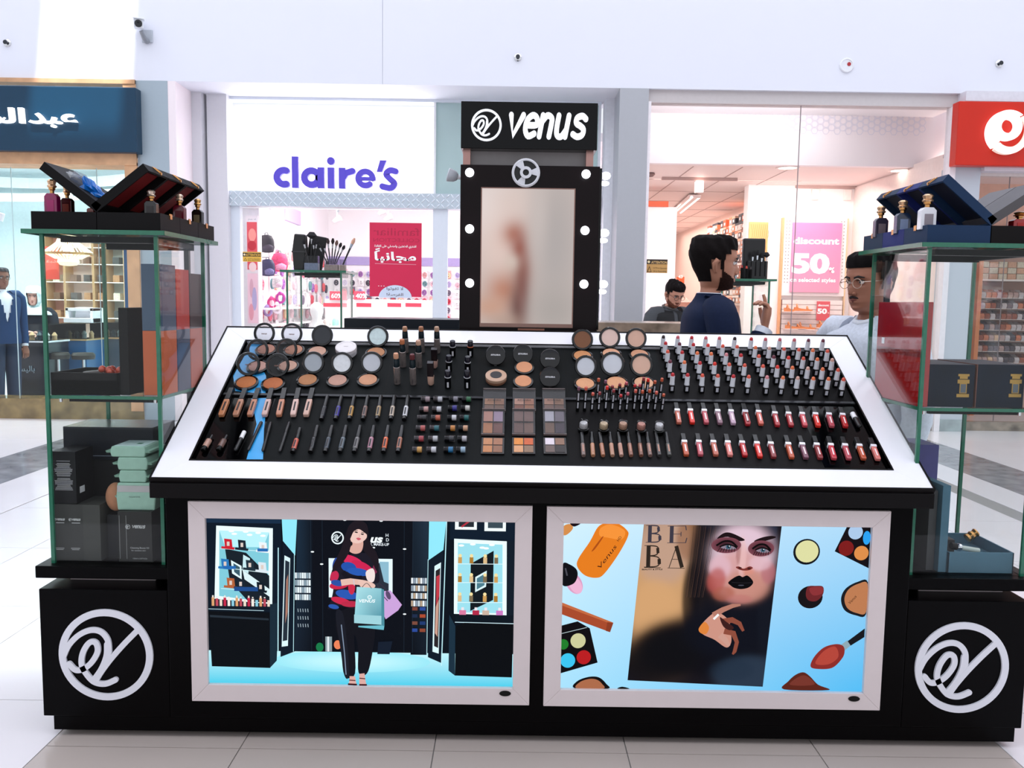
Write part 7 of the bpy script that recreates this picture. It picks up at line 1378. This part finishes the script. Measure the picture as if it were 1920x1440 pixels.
t = thing('round_speaker_disc', 'round white slotted disc fixed on top of the mirror frame', 'disc', (c.x, ym, c.z)); MB().lathe([(r, 0), (r, .012), (r*.9, .016), (r*.82, .014)], 36, M=Mq, caps=False).lathe([(r*.42, .016), (r*.42, .022), (r*.22, .022), (r*.22, .012)], 28, M=Mq, caps=False).build('rings', mat('#dcdce2', .4), t, smooth=35)
MB().lathe([(r*.99, .008), (0, .0085)], 36, M=Mq).build('backing', mat('#0c0c10', .4), t)
mb = MB()
for a0 in (95, 215, 335): 
    q = [(r*.86*math.cos(R(a0+20*k)), r*.86*math.sin(R(a0+20*k))) for k in range(3)] + [(r*.4*math.cos(R(a0+20*k)), r*.4*math.sin(R(a0+20*k))) for k in (2, 1, 0)]
    mb.prism([(x, -y) for x, y in q], .009, .015, 'z', M=Mq)
mb.build('spokes', mat('#dcdce2', .4), t)
# logo sign above
sx0, sx1, sz0, sz1 = -.190, .311, 1.902, 2.071; ys = .705
t = thing('logo_sign', 'black box sign with white round emblem and italic wordmark', 'sign', ((sx0+sx1)/2, ys+.06, sz0)); MB().box(sx0, sx1, ys, ys+.13, sz0, sz1).build('box', mat('#040406', .2, spec=.2, noise=0), t, bevel=.002)
mb = MB(); c = W(912, 235, ys); logo(mb, Matrix.Translation((c.x, 0, c.z)) @ Matrix.Diagonal((.056, 1, .0575, 1)), ys-.006, ys); mb.build('emblem', mat('#eef0f4', .4, emit=.35, noise=0), t)
mb = MB(); c = W(952, 255, ys); c2 = W(952, 216, ys); e2 = W(1096, 255, ys); hh = c2.z-c.z; word(mb, 0, 0, hh, Matrix.Translation((c.x, 0, c.z)) @ Matrix.Diagonal(((e2.x-c.x)/(hh*5.05), 1, 1, 1)), ys-.006, ys, wt=.31); mb.build('wordmark', mat('#f2f4f8', .4, emit=.45, noise=0), t)
for X in (sx0+.022, sx1-.022): MB().box(X-.015, X+.012, ys+.03, ys+.09, z1, sz0).build('bracket', mat('#b08880', .3, metal=.7), t)
MB().box(sx0+.035, sx1-.035, ys+.06, ys+.1, z1, sz0).build('back_plate', mat('#8a8484', .4), t)
p = W(848, 335, .83); t = thing('spot_lamp', 'small white spotlight turned away at the left of the mirror stand', 'lamp', (x0, .8, p.z)); MB().tube([(x0, .79, p.z), (x0-.02, .79, p.z)], .008, 8).build('arm', M_WHITE, t)
MB().lathe([(.012, 0), (.02, .01), (.026, .035), (.024, .038), (.0, .036)], 18, M=Matrix.Translation((x0-.015, .79, p.z)) @ Matrix.Rotation(R(-75), 4, 'Y')).build('shade', mat('#c8ccd4', .35), t, smooth=40)
MB().box(x0-.05, x1+.06, .69, .86, 1.15, 1.2215).build('stand_deck', m_cab, K); MB().box(-.24, .38, .7, .86, .063, 1.15).build('stand_base', m_cab, K)
# ---------------------------------------------------------------- far side of the kiosk
Yb = 2.45
xa_, xb_, xc_, xd_ = W(645, 600, Yb).x, W(862, 600, Yb).x, W(1118, 610, Yb).x, W(1330, 610, Yb).x; zr_ = zy(750, 598, Yb)
t = thing('rear_counter', 'dark rear counter of the kiosk behind the mirror stand', 'counter', (-.3, Yb, 0)); MB().box(xa_, xc_, Yb, Yb+.5, .06, zr_).build('body', mat('#0e141c', .3, spec=.3), t, bevel=.004); MB().box(xa_+.05, xc_, Yb+.05, Yb+.45, 0, .06).build('foot', M_BLACK, t)
t = thing('stone_counter', 'mottled brown stone topped rear counter beside the suited man', 'counter', (.8, Yb, 0)); zr2 = zy(1190, 605, Yb); MB().box(xc_+.005, xd_, Yb, Yb+.5, zr2-.1, zr2).build('stone_top', mat('#8a7868', .2, noise=.5, scale=12), t, bevel=.004); MB().box(xc_+.02, xd_-.02, Yb+.02, Yb+.48, 0, zr2-.1).build('body', M_BLACK, t)
for nm_, lab_, pxa, pxb, pyt in (('small_showcase', 'glass tower at the left rear of the kiosk with brush holders on top', 537, 641, 507), ('small_showcase', 'glass tower at the right rear of the kiosk beside the suited man', 1352, 1443, 523)):
    Yt = 2.8; a, b = W(pxa, 560, Yt).x, W(pxb, 560, Yt).x; zt_ = zy((pxa+pxb)/2, pyt, Yt); q = tower(nm_, lab_, a, b, Yt, Yt+.36, .53, zt_, None, .03); MB().box(a-.03, b+.03, Yt-.03, Yt+.39, .0, .53).build('pedestal', m_cab, q)
    if pxa < 1000: ZL, YL = zt_, Yt
    else: ZR2, YR2 = zt_, Yt
def brush(mb_list, base, ang, L, r=.004, head=.012, lean=0):
    d = Vector((math.sin(R(ang)), math.sin(R(lean)), math.cos(R(ang)))).normalized(); p0 = Vector(base)
    mb_list[0].tube([p0, p0+d*L*.62], [r*.8, r], 7); mb_list[1].tube([p0+d*L*.62, p0+d*L*.78], [r, r*1.5], 7); mb_list[2].tube([p0+d*L*.78, p0+d*L*.88, p0+d*L], [r*1.5, head, head*.45], 8)
def brush_thing(label, base, ang, L, head=.012, hc='#2a1c1c', fc='#c8c8cc', r=.004, lean=0, grp='make-up brushes in holders'):
    t = thing('makeup_brush', label, 'brush', tuple(base), grp); m3 = [MB(), MB(), MB()]; brush(m3, base, ang, L, r, head, lean)
    m3[0].build('handle', mat('#141214', .3), t, smooth=50); m3[1].build('ferrule', mat(fc, .25, metal=.7), t, smooth=50); m3[2].build('bristles', mat(hc, .9, noise=.2, scale=200), t, smooth=50)
# brush rolls and cups at the left rear
x, z = W(563, 500, YL+.12).x, ZL+.001
t = thing('brush_roll', 'tall black brush roll standing at the left of the rear glass tower', 'brush case', (x, YL+.12, z)); hR = zy(560, 440, YL+.12)-z
MB().prism([(-.035, 0), (.03, 0), (.045, hR*.6), (.04, hR), (-.03, hR*1.02), (-.045, hR*.55)], -.03, .03, 'y', M=Matrix.Translation((x, YL+.12, z))).build('case', mat('#0a090a', .35), t, bevel=.008); MB().box(x-.046, x+.046, YL+.085, YL+.155, z+hR*.5, z+hR*.54).build('band', mat('#2a282a', .3), t)
x2 = W(577, 500, YL+.14).x; t = thing('brush_wallet', 'square black brush wallet tilted behind the clear brush pot', 'brush case', (x2, YL+.2, z)); MB().box(-.055, .055, -.012, .012, 0, hR*1.02, M=Matrix.Translation((x2+.01, YL+.24, z)) @ Matrix.Rotation(R(10), 4, 'Y')).build('case', mat('#0c0a0b', .4), t, bevel=.006)
def cup(px, Y, w, h, label, col):
    xc = W(px, 500, Y).x; t = thing('brush_cup', label, 'cup', (xc, Y, z)); MB().box(xc-w/2, xc+w/2, Y-.025, Y+.025, z, z+h*.5).build('stone_base', mat(col, .5, noise=.15, scale=80), t, bevel=.003); MB().box(xc-w/2, xc+w/2, Y-.025, Y-.022, z+h*.5, z+h).box(xc-w/2, xc+w/2, Y+.022, Y+.025, z+h*.5, z+h).box(xc-w/2, xc-w/2+.003, Y-.022, Y+.022, z+h*.5, z+h).box(xc+w/2-.003, xc+w/2, Y-.022, Y+.022, z+h*.5, z+h).build('clear_rim', G_LID, t); return xc
xc = cup(585, YL+.05, .085, .09, 'square brush pot with blue grey base', '#6a7488')
for k, (a, L) in enumerate(((-14, .15), (2, .19), (12, .15), (-4, .14))): brush_thing('soft black powder brush in the blue grey pot, '+['leaning left', 'tallest and broadest', 'leaning right', 'in the middle'][k], (xc+(k-1.5)*.012, YL+.05, z+.046), a, L, [.014, .034, .012, .012][k], '#1c1a1e')
xc = cup(622, YL+.05, .085, .075, 'scalloped brush pot with taupe base', '#8a7c78')
for k, (a, L, hc) in enumerate(((-26, .14, '#141214'), (-16, .13, '#141214'), (-6, .16, '#3a2c2c'), (3, .16, '#2a2020'), (10, .15, '#6a5048'), (18, .14, '#1a1616'), (26, .13, '#141214'))): brush_thing('dark make-up brush in the taupe pot, '+ORD[k]+' from the left', (xc+(k-3)*.008, YL+.05, z+.04), a, L, .011, hc)
xc = cup(643, YL+.05, .035, .07, 'narrow taupe brush pot at the right edge', '#8f8078')
brush_thing('brush with pale tip leaning right out of the narrow pot', (xc, YL+.05, z+.038), 24, .18, .012, '#d8a890', '#b8c4d0', .006)
# brush stand at the right rear
z = ZR2+.001; xq = W(1414, 500, YR2+.1).x; hR = zy(1414, 447, YR2+.1)-z; t = thing('brush_roll', 'black zipped brush book standing at the right rear with brushes showing', 'brush case', (xq, YR2+.1, z))
MB().box(xq-.075, xq+.065, YR2+.09, YR2+.13, z, z+hR).build('case', mat('#080708', .35), t, bevel=.01); MB().box(xq-.05, xq+.075, YR2+.06, YR2+.088, z, z+hR*.45).build('pocket', mat('#0c0b0c', .35), t, bevel=.006)
for k in range(4): brush_thing('silver banded brush in the pocket of the black book, '+ORD[k]+' from the left', (xq-.03+k*.03, YR2+.05, z+.02), 3-k, .15+.012*math.sin(k*2), .010 if k < 3 else .022, '#141214', '#d8dce2')
for k, (px, hh_, c) in enumerate(((1391, .085, '#a02828'), (1400, .08, '#c03828'), (1408, .075, '#2a2426'), (1380, .11, '#c8ccd4'))):
    X = W(px, 500, YR2+.04).x; t = thing('lip_pencil', ['dark red tipped crayon left of the brush book', 'bright red tipped crayon left of the brush book', 'black capped crayon left of the brush book', 'clear capped tall tube beside the suited man'][k], 'lip pencil', (X, YR2+.04, z)); MB().lathe([(.008, 0), (.008, hh_*.8)], 12, M=Matrix.Translation((X, YR2+.04, z))).build('barrel', M_BLACK if k < 3 else mat('#9aa0a8', .2), t, smooth=40); MB().lathe([(.007, hh_*.8), (.005, hh_)], 12, M=Matrix.Translation((X, YR2+.04, z))).build('tip', mat(c, .4), t, smooth=40)
# ---------------------------------------------------------------- people
HEAD = [(.225, -.02, -.018, .004), (.221, -.075, .04, .036), (.208, -.096, .066, .058), (.19, -.105, .08, .069), (.165, -.109, .088, .075), (.145, -.108, .090, .076), (.13, -.105, .089, .0755), (.118, -.102, .083, .075), (.108, -.1, .084, .0745), (.095, -.095, .085, .074), (.08, -.088, .083, .073), (.066, -.08, .082, .071), (.056, -.075, .083, .069), (.047, -.07, .083, .067), (.038, -.066, .083, .064), (.028, -.062, .080, .059), (.016, -.06, .079, .050), (.006, -.058, .074, .041), (.0, -.058, .062, .040), (-.006, -.058, .034, .045), (-.02, -.06, .026, .050), (-.045, -.062, .028, .052), (-.07, -.066, .034, .055), (-.088, -.076, .044, .075), (-.10, -.085, .055, .115), (-.115, -.095, .068, .155), (-.135, -.104, .08, .178), (-.165, -.112, .09, .186), (-.23, -.115, .10, .182), (-.32, -.108, .105, .168), (-.42, -.1, .1, .155), (-.5, -.1, .1, .16), (-.6, -.112, .105, .172), (-.68, -.115, .1, .17)]
HEAD = [(h[0]+.034*min(1, max(0, (-.02-h[0])/.03)),)+h[1:] for h in HEAD]
NT = 64
def ringpt(zz, back, front, hw, th, off=0.0, nose=True):
    cx = (back+front)/2*.35 if zz > -.09 else 0; a = (front-cx) if math.cos(th) >= 0 else (cx-back)
    p_ = 2.15 if zz > -.08 else 2.5
    c, s = math.cos(th), math.sin(th); n_ = (abs(c)**p_+abs(s)**p_)**(-1/p_)
    x, y = cx+(a+off)*c*n_, (hw+off)*s*n_
    d = math.atan2(math.sin(th), math.cos(th))
    if nose and off < .02:
        if .060 < zz < .13: k = max(0, 1-abs(zz-.078)/.05) if zz < .078 else max(0, 1-(zz-.078)/.058); x += (.026 if zz > .066 else .012)*k*math.exp(-(d/.16)**2)
        if .1 < zz < .135: x -= .009*math.exp(-((abs(d)-.40)/.18)**2)
        if .13 <= zz < .15: x += .004*math.exp(-((abs(d)-.35)/.3)**2)
        if .032 < zz < .058: x += .005*math.exp(-(d/.3)**2)
        if .004 < zz < .02: x += .005*math.exp(-(d/.3)**2)
    return x, y
def dense(lo=-9, hi=9):
    Z = [h for h in HEAD if lo <= h[0] <= hi]; out = []
    for a, b in zip(Z, Z[1:]):
        n = 3 if a[0] > .0 else 1
        for k in range(n): out.append(tuple(a[i]+(b[i]-a[i])*k/n for i in range(4)))
    out.append(Z[-1]); return out
def person(label, loc, face, crown, hair, skin, top, beard=None, pose=None, tilt=0, glasses=None, shirt=None, longsleeve=True, turn=0, trousers='#14151c', hijab=None, vest=None, stache=None, name='person', skinr=.5):
    """face: direction of the face about z (0 = +x); crown: height of the crown. Lengths in metres"""
    t = thing(name, label, 'person', (loc[0], loc[1], 0)); ZC = crown-.225
    rt = Matrix.Translation((loc[0], loc[1], ZC)) @ Matrix.Rotation(R(face), 4, 'Z')
    tl, tn = R(tilt), R(turn)
    def pose_pt(x, y, z):
        k = min(1, max(0, (z+.09)/.08)); v = Vector((x, y, z)); piv = Vector((-.02, 0, -.05))
        q = v-piv; q = Matrix.Rotation(tl*k, 3, 'Y') @ (Matrix.Rotation(tn*k, 3, 'Z') @ q); return q+piv
    def shell(mb, lo, hi, off, pred=None, m=0, cap=False, nose=True):
        rs = dense(lo, hi); idx = {}; vs = []
        for i, r in enumerate(rs):
            for k in range(NT):
                th = 2*PI*k/NT; o = off(r[0], th) if callable(off) else off; x, y = ringpt(*r, th, o, nose); vs.append(pose_pt(x, y, r[0]+(o if r[0] > .2 else 0)))
        fs = []
        for i in range(len(rs)-1):
            for k in range(NT):
                d = (k+.5)*2*PI/NT; d = (d+PI) % (2*PI)-PI; zz = (rs[i][0]+rs[i+1][0])/2
                if pred is None or pred(zz, abs(d)): fs.append((i*NT+k, (i+1)*NT+k, (i+1)*NT+(k+1) % NT, i*NT+(k+1) % NT))
        if pred is None or pred(.23, 0): fs.append(tuple(k for k in range(NT)))
        if cap: fs.append(tuple((len(rs)-1)*NT+k for k in range(NT))[::-1])
        mb.add(vs, fs, m, rt); return mb
    sk = mat(skin, skinr, spec=.35, noise=.05, scale=25); body = MB(); shell(body, -.68, .3, 0, cap=True)
    for s in (-1, 1):   # ears
        e = [pose_pt(x, y, z) for x, y, z in [(-.012, s*.074, .072), (-.018, s*.082, .09), (-.02, s*.086, .108), (-.012, s*.084, .122), (.0, s*.077, .118)]]
        body.tube([rt @ p for p in e], [.007, .010, .012, .012, .006], 8)
    P = pose or {}
    def limb(pts, rad, mb, m=0): mb.tube([rt @ Vector(p) for p in crom(pts, 3)], list(np.interp(np.linspace(0, 1, len(pts)*3-2), np.linspace(0, 1, len(rad)), rad)), 12, m)
    arms = {'l': P.get('l', [(0, .19, -.15), (-.02, .23, -.43), (.04, .22, -.68)]), 'r': P.get('r', [(0, -.19, -.15), (-.02, -.23, -.43), (.04, -.22, -.68)])}
    slv = MB(); cuf = MB()
    for sd, a in arms.items():
        sgn = 1 if sd == 'l' else -1; root = (0, sgn*.10, -.10)
        a[0] = (a[0][0], a[0][1], a[0][2]+.03); limb([root]+a, [.05, .048, .036, .024], body)
        # hand: palm and five bent fingers
        wr = Vector(a[-1]); dr = (wr-Vector(a[-2])).normalized(); hd = Vector(P.get(sd+'h', tuple(dr))).normalized(); side = hd.cross(Vector((0, 0, 1)));
        if side.length < .2: side = hd.cross(Vector((1, 0, 0)))
        side.normalize(); nrm = side.cross(hd).normalized(); curl = P.get(sd+'c', .5)
        pm = [wr-hd*.01, wr+hd*.03, wr+hd*.065, wr+hd*.092]
        body.tube([rt @ p for p in pm], [.024, .034, .040, .036], 12, flat=.45, up=tuple((rt.to_3x3() @ nrm)))
        for j in range(4):
            b0 = wr+hd*.085+side*(.028-.0185*j); L = (.068, .076, .07, .055)[j]; q = [b0]
            for seg in range(3):
                aa = curl*(.5+seg*.75)+(P.get(sd+'p', 0)*(-1) if j == 0 else 0)*curl*(.5+seg*.75); q.append(q[-1]+(hd*math.cos(aa)-nrm*math.sin(aa))*L/3)
            body.tube([rt @ p for p in q], [.0092, .0088, .008, .0062], 8)
        tb_ = wr+hd*.03+side*.03; body.tube([rt @ p for p in (tb_, tb_+side*.022+hd*.02, tb_+side*.03+hd*.045-nrm*.01, tb_+side*.026+hd*.066-nrm*.018)], [.012, .0115, .010, .0075], 8)
        fr = P.get('sleeve', 1.0); end = Vector(a[-2]).lerp(wr, fr*.9 if longsleeve else .1)
        limb([root, a[0], a[-2], tuple(end)], [.074, .072, .055, .043], slv)
        if shirt and longsleeve: e1 = Vector(a[-2]).lerp(wr, .86); e2 = Vector(a[-2]).lerp(wr, 1.0); cuf.tube([rt @ e1, rt @ e2], [.036, .037], 14)
    for s in (-1, 1):   # legs
        z = -.62; fl_ = -ZC; kn = (z+fl_)*.5; body.tube([rt @ Vector(p) for p in [(0, s*.085, z), (.01, s*.09, kn), (0, s*.09, fl_+.06)]], [.085, .055, .038], 12)
    lipm = mat(P.get('lips', '#8a4a42'), .5)
    body.build('body', sk, t, smooth=70)
    # face details
    fc = MB()
    for s in (-1, 1):
        c = rt @ pose_pt(.0725, s*.031, .1165); fc.ball(c, (.0105, .0105, .008), 12, 8)
    fc.build('eyes', mat('#e8e4e2', .3), t, smooth=60); ir = MB()
    for s in (-1, 1):
        c = rt @ pose_pt(.0808, s*.0315, .1165); ir.ball(c, (.0040, .0040, .0048), 8, 6)
    ir.build('irises', mat('#1c1210', .2), t, smooth=60)
    br = MB()
    for s in (-1, 1): br.tube([rt @ pose_pt(*q) for q in ((.092, s*.012, .134), (.090, s*.03, .139), (.078, s*.052, .134))], [.0035, .0042, .002], 6); br.tube([rt @ pose_pt(*q) for q in ((.0865, s*.018, .1225), (.085, s*.032, .1262), (.074, s*.047, .121))], [.0015, .0022, .0015], 5)
    br.build('eyebrows', mat(hair, .8), t, smooth=60)
    lp = MB(); lp.tube([rt @ pose_pt(*q) for q in ((.072, -.024, .046), (.0865, -.010, .0485), (.088, 0, .0475), (.0865, .010, .0485), (.072, .024, .046))], [.0015, .004, .0042, .004, .0015], 6); lp.tube([rt @ pose_pt(*q) for q in ((.074, -.02, .0435), (.087, 0, .0405), (.074, .02, .0435))], [.001, .0048, .001], 6); lp.build('lips', lipm, t, smooth=60)
    nz = MB()
    for s in (-1, 1): nz.ball(rt @ pose_pt(.091, s*.0105, .0725), (.009, .007, .0065), 8, 6)
    nz.build('nostrils', sk, t, smooth=60)
    hm = mat(hair, .7, spec=.08, noise=.3, scale=120)
    if not hijab:
        hl = P.get('hairline', .172)
        def hp(z, d): return z > hl or (d > 1.0 and z > .152) or (d > 1.26 and z > .125) or (d > 1.42 and z > .085 and not (1.45 < d < 1.9 and z < .128)) or (d > 1.95 and z > .03)
        def ho(z, d0): 
            d = abs((d0+PI) % (2*PI)-PI); e = min(1, max(.12, (z-.05)/.11)) if d > 1.2 else min(1, max(.25, (z-.165)/.03)); return .003+(.009+.0025*math.sin(11*d0+z*90))*e*(1.15 if d < 1.2 and z > .19 else .9)
        shell(MB(), -.02, .3, ho, hp, nose=False).build('hair', hm, t, smooth=70)
    if beard:
        bp_ = lambda z, d: ((z < .034 and z > -.008) or (z < .05 and d > .5 and z > -.004) or (.052 < z < .064 and d < .34) or (1.24 < d < 1.42 and z < .13 and z > .03) or (.42 < d <= 1.3 and z < .040+.045*(d-.42))) and d < 1.5 and z > -.012
        shell(MB(), -.02, .14, lambda z, d: .0022, bp_).build('beard', mat(beard, .85, spec=.05, noise=.35, scale=150), t, smooth=70)
    if stache: MB().tube([rt @ pose_pt(*q) for q in ((.074, -.026, .050), (.088, -.012, .057), (.0905, 0, .059), (.088, .012, .057), (.074, .026, .050))], [.002, .0048, .005, .0048, .002], 6).build('moustache', mat(stache, .8), t, smooth=60)
    if hijab:
        shell(MB(), -.14, .3, lambda z, d: .02+.006*math.sin(7*d+z*40)+(.03 if z < -.03 else 0), lambda z, d: (z > .165) or d > .72 or z < .0, nose=False).build('headscarf', mat(hijab, .8, noise=.08, scale=20), t, smooth=70)
    if glasses:
        g = MB()
        for s in (-1, 1): g.tube([rt @ pose_pt(.098, s*.033+.023*math.cos(a_), .112+.019*math.sin(a_)) for a_ in [2*PI*i/16 for i in range(17)]], .0016, 5); g.tube([rt @ pose_pt(.095, s*.056, .118), rt @ pose_pt(0, s*.08, .12)], .0015, 5)
        g.tube([rt @ pose_pt(.1, -.01, .115), rt @ pose_pt(.1, .01, .115)], .0016, 5); g.build('spectacles', mat(glasses, .3, metal=.6), t, smooth=60)
    # clothes
    tm = mat(top, .75, spec=.15, noise=.1, scale=90)
    jk = MB()
    open_v = bool(shirt)
    def jp(z, d): return not (open_v and d < max(0, .40*(z+.42)/.32) and z > -.42) and (z < -.035 or d > .9) 
    shell(jk, -.68, -.018, lambda z, d: .018 if z < -.1 else .014, jp); b1 = len(jk.f)
    jo = MB(); jo.v = jk.v+slv.v; jo.f = jk.f+[tuple(i+len(jk.v) for i in f) for f in slv.f]; jo.m = jk.m+slv.m
    jo.build('jacket' if open_v else 'shirt', tm, t, smooth=70)
    if shirt:
        shell(MB(), -.6, -.008, lambda z, d: .010 if z < -.07 else .009, lambda z, d: z < -.01).build('shirt', mat(shirt, .7), t, smooth=70)
        if longsleeve: cuf.build('cuffs', mat(shirt, .7), t, smooth=60)
        lap = MB()
        for s in (-1, 1): lap.tube([rt @ Vector(q) for q in ((-.05, s*.07, -.03), (.02, s*.075, -.055), (.075, s*.06, -.14), (.122, s*.012, -.40))], [.012, .018, .024, .010], 8, flat=.35, up=tuple(rt.to_3x3() @ Vector((1, 0, 0))))
        lap.build('lapels', tm, t, smooth=60)
    else:
        cl = MB(); cl.tube([rt @ Vector(q) for q in [(-.068, 0, -.018), (-.05, .05, -.022), (.0, .064, -.032), (.045, .03, -.048), (.052, .0, -.056), (.045, -.03, -.048), (0, -.064, -.032), (-.05, -.05, -.022), (-.068, 0, -.018)]], .011, 8); cl.build('collar', mat(P.get('collar', top), .7), t, smooth=60)
    if vest: shell(MB(), -.62, -.05, lambda z, d: .024, lambda z, d: d > .12 or z < -.2).build('waistcoat', mat(vest, .8), t, smooth=70)
    tr = MB()
    for s in (-1, 1): z = -.62; fl_ = -ZC; tr.tube([rt @ Vector(p) for p in [(0, s*.085, z+.03), (.01, s*.092, (z+fl_)*.5), (0, s*.092, fl_+.05)]], [.105, .082, .07], 14)
    tr.build('trousers', mat(trousers, .8), t, smooth=60)
    for s in (-1, 1): MB().prism([(-.08, 0), (.17, 0), (.19, .03), (.12, .055), (.0, .085), (-.07, .08)], s*.092-.042, s*.092+.042, 'y', M=rt @ Matrix.Translation((0, 0, -ZC+.001))).build('shoe', mat('#0c0a0a', .3), t, bevel=.01)
    return t
# suited man gesturing behind the counter
pc = W(1336, 443, 1.3); 
person('bearded man in a navy suit talking behind the counter with a raised hand', (W(1339, 500, 1.3).x, 1.3), -2, pc.z-.006, '#120d0d', '#b07a62', '#101c38', beard='#2a1a16', shirt='#dfe3ee', tilt=2,
       pose={'r': [(0, -.2, -.16), (.05, -.25, -.41), (.185, -.18, -.17)], 'rh': (.12, .1, 1), 'rc': 1.05, 'rp': .8, 'l': [(0, .19, -.15), (.05, .21, -.42), (.24, .12, -.36)], 'lh': (.8, -.3, .3), 'lc': .7, 'lips': '#9a5a50'})
# man in white facing him
pw = W(1620, 474, 0.9)
person('man in a white shirt with thin glasses and a moustache facing the suited man', (W(1634, 520, 0.95).x, 0.95), 204, pw.z+.0, '#0e0b0c', '#a06a54', '#d4dae6', beard=None, stache='#241616', glasses='#c8b0a0', tilt=4, trousers='#20242e', pose={'l': [(0, .2, -.15), (-.02, .24, -.42), (.06, .2, -.66)], 'lips': '#7a3c34', 'collar': '#e4e8f0'})
# seated writer behind the stone counter
pw = W(1262, 524, 5.6)
person('man with glasses and black waistcoat looking down and writing behind the stone counter', (pw.x-.01, 5.65), 292, pw.z+.0, '#140e0e', '#c08a74', '#4a4c50', glasses='#2a1814', beard='#6a4234', tilt=26, vest='#0e0e12', trousers='#16161c', pose={'r': [(0, -.2, -.16), (.06, -.25, -.40), (.26, -.05, -.44)], 'rh': (.8, .3, -.3), 'rc': .9, 'l': [(0, .2, -.16), (.06, .24, -.40), (.26, .06, -.46)], 'lh': (.8, -.3, -.2), 'lc': .6, 'collar': '#5a5654'})
# two staff inside the jewellery shop
person('heavy older man in a navy suit at the left edge inside the jewellery shop', (W(2, 520, 7.5).x, 7.5), -35, W(2, 505, 7.5).z+.01, '#4a4a4c', '#8a6250', '#1c3a60', shirt='#dfe8ee', trousers='#1a2c44', glasses='#2a2420', pose={'hairline': .19})
person('woman in a white headscarf and dark dress behind the dark glass counter', (W(64, 560, 8.75).x, 8.75), -75, W(64, 539, 8.75).z, '#1a1414', '#d8a898', '#141c28', hijab='#c8dcdc', tilt=6, pose={'r': [(0, -.2, -.16), (.06, -.23, -.40), (.24, -.03, -.38)], 'rc': .6, 'l': [(0, .2, -.16), (.06, .23, -.40), (.24, .05, -.36)], 'lc': .6})
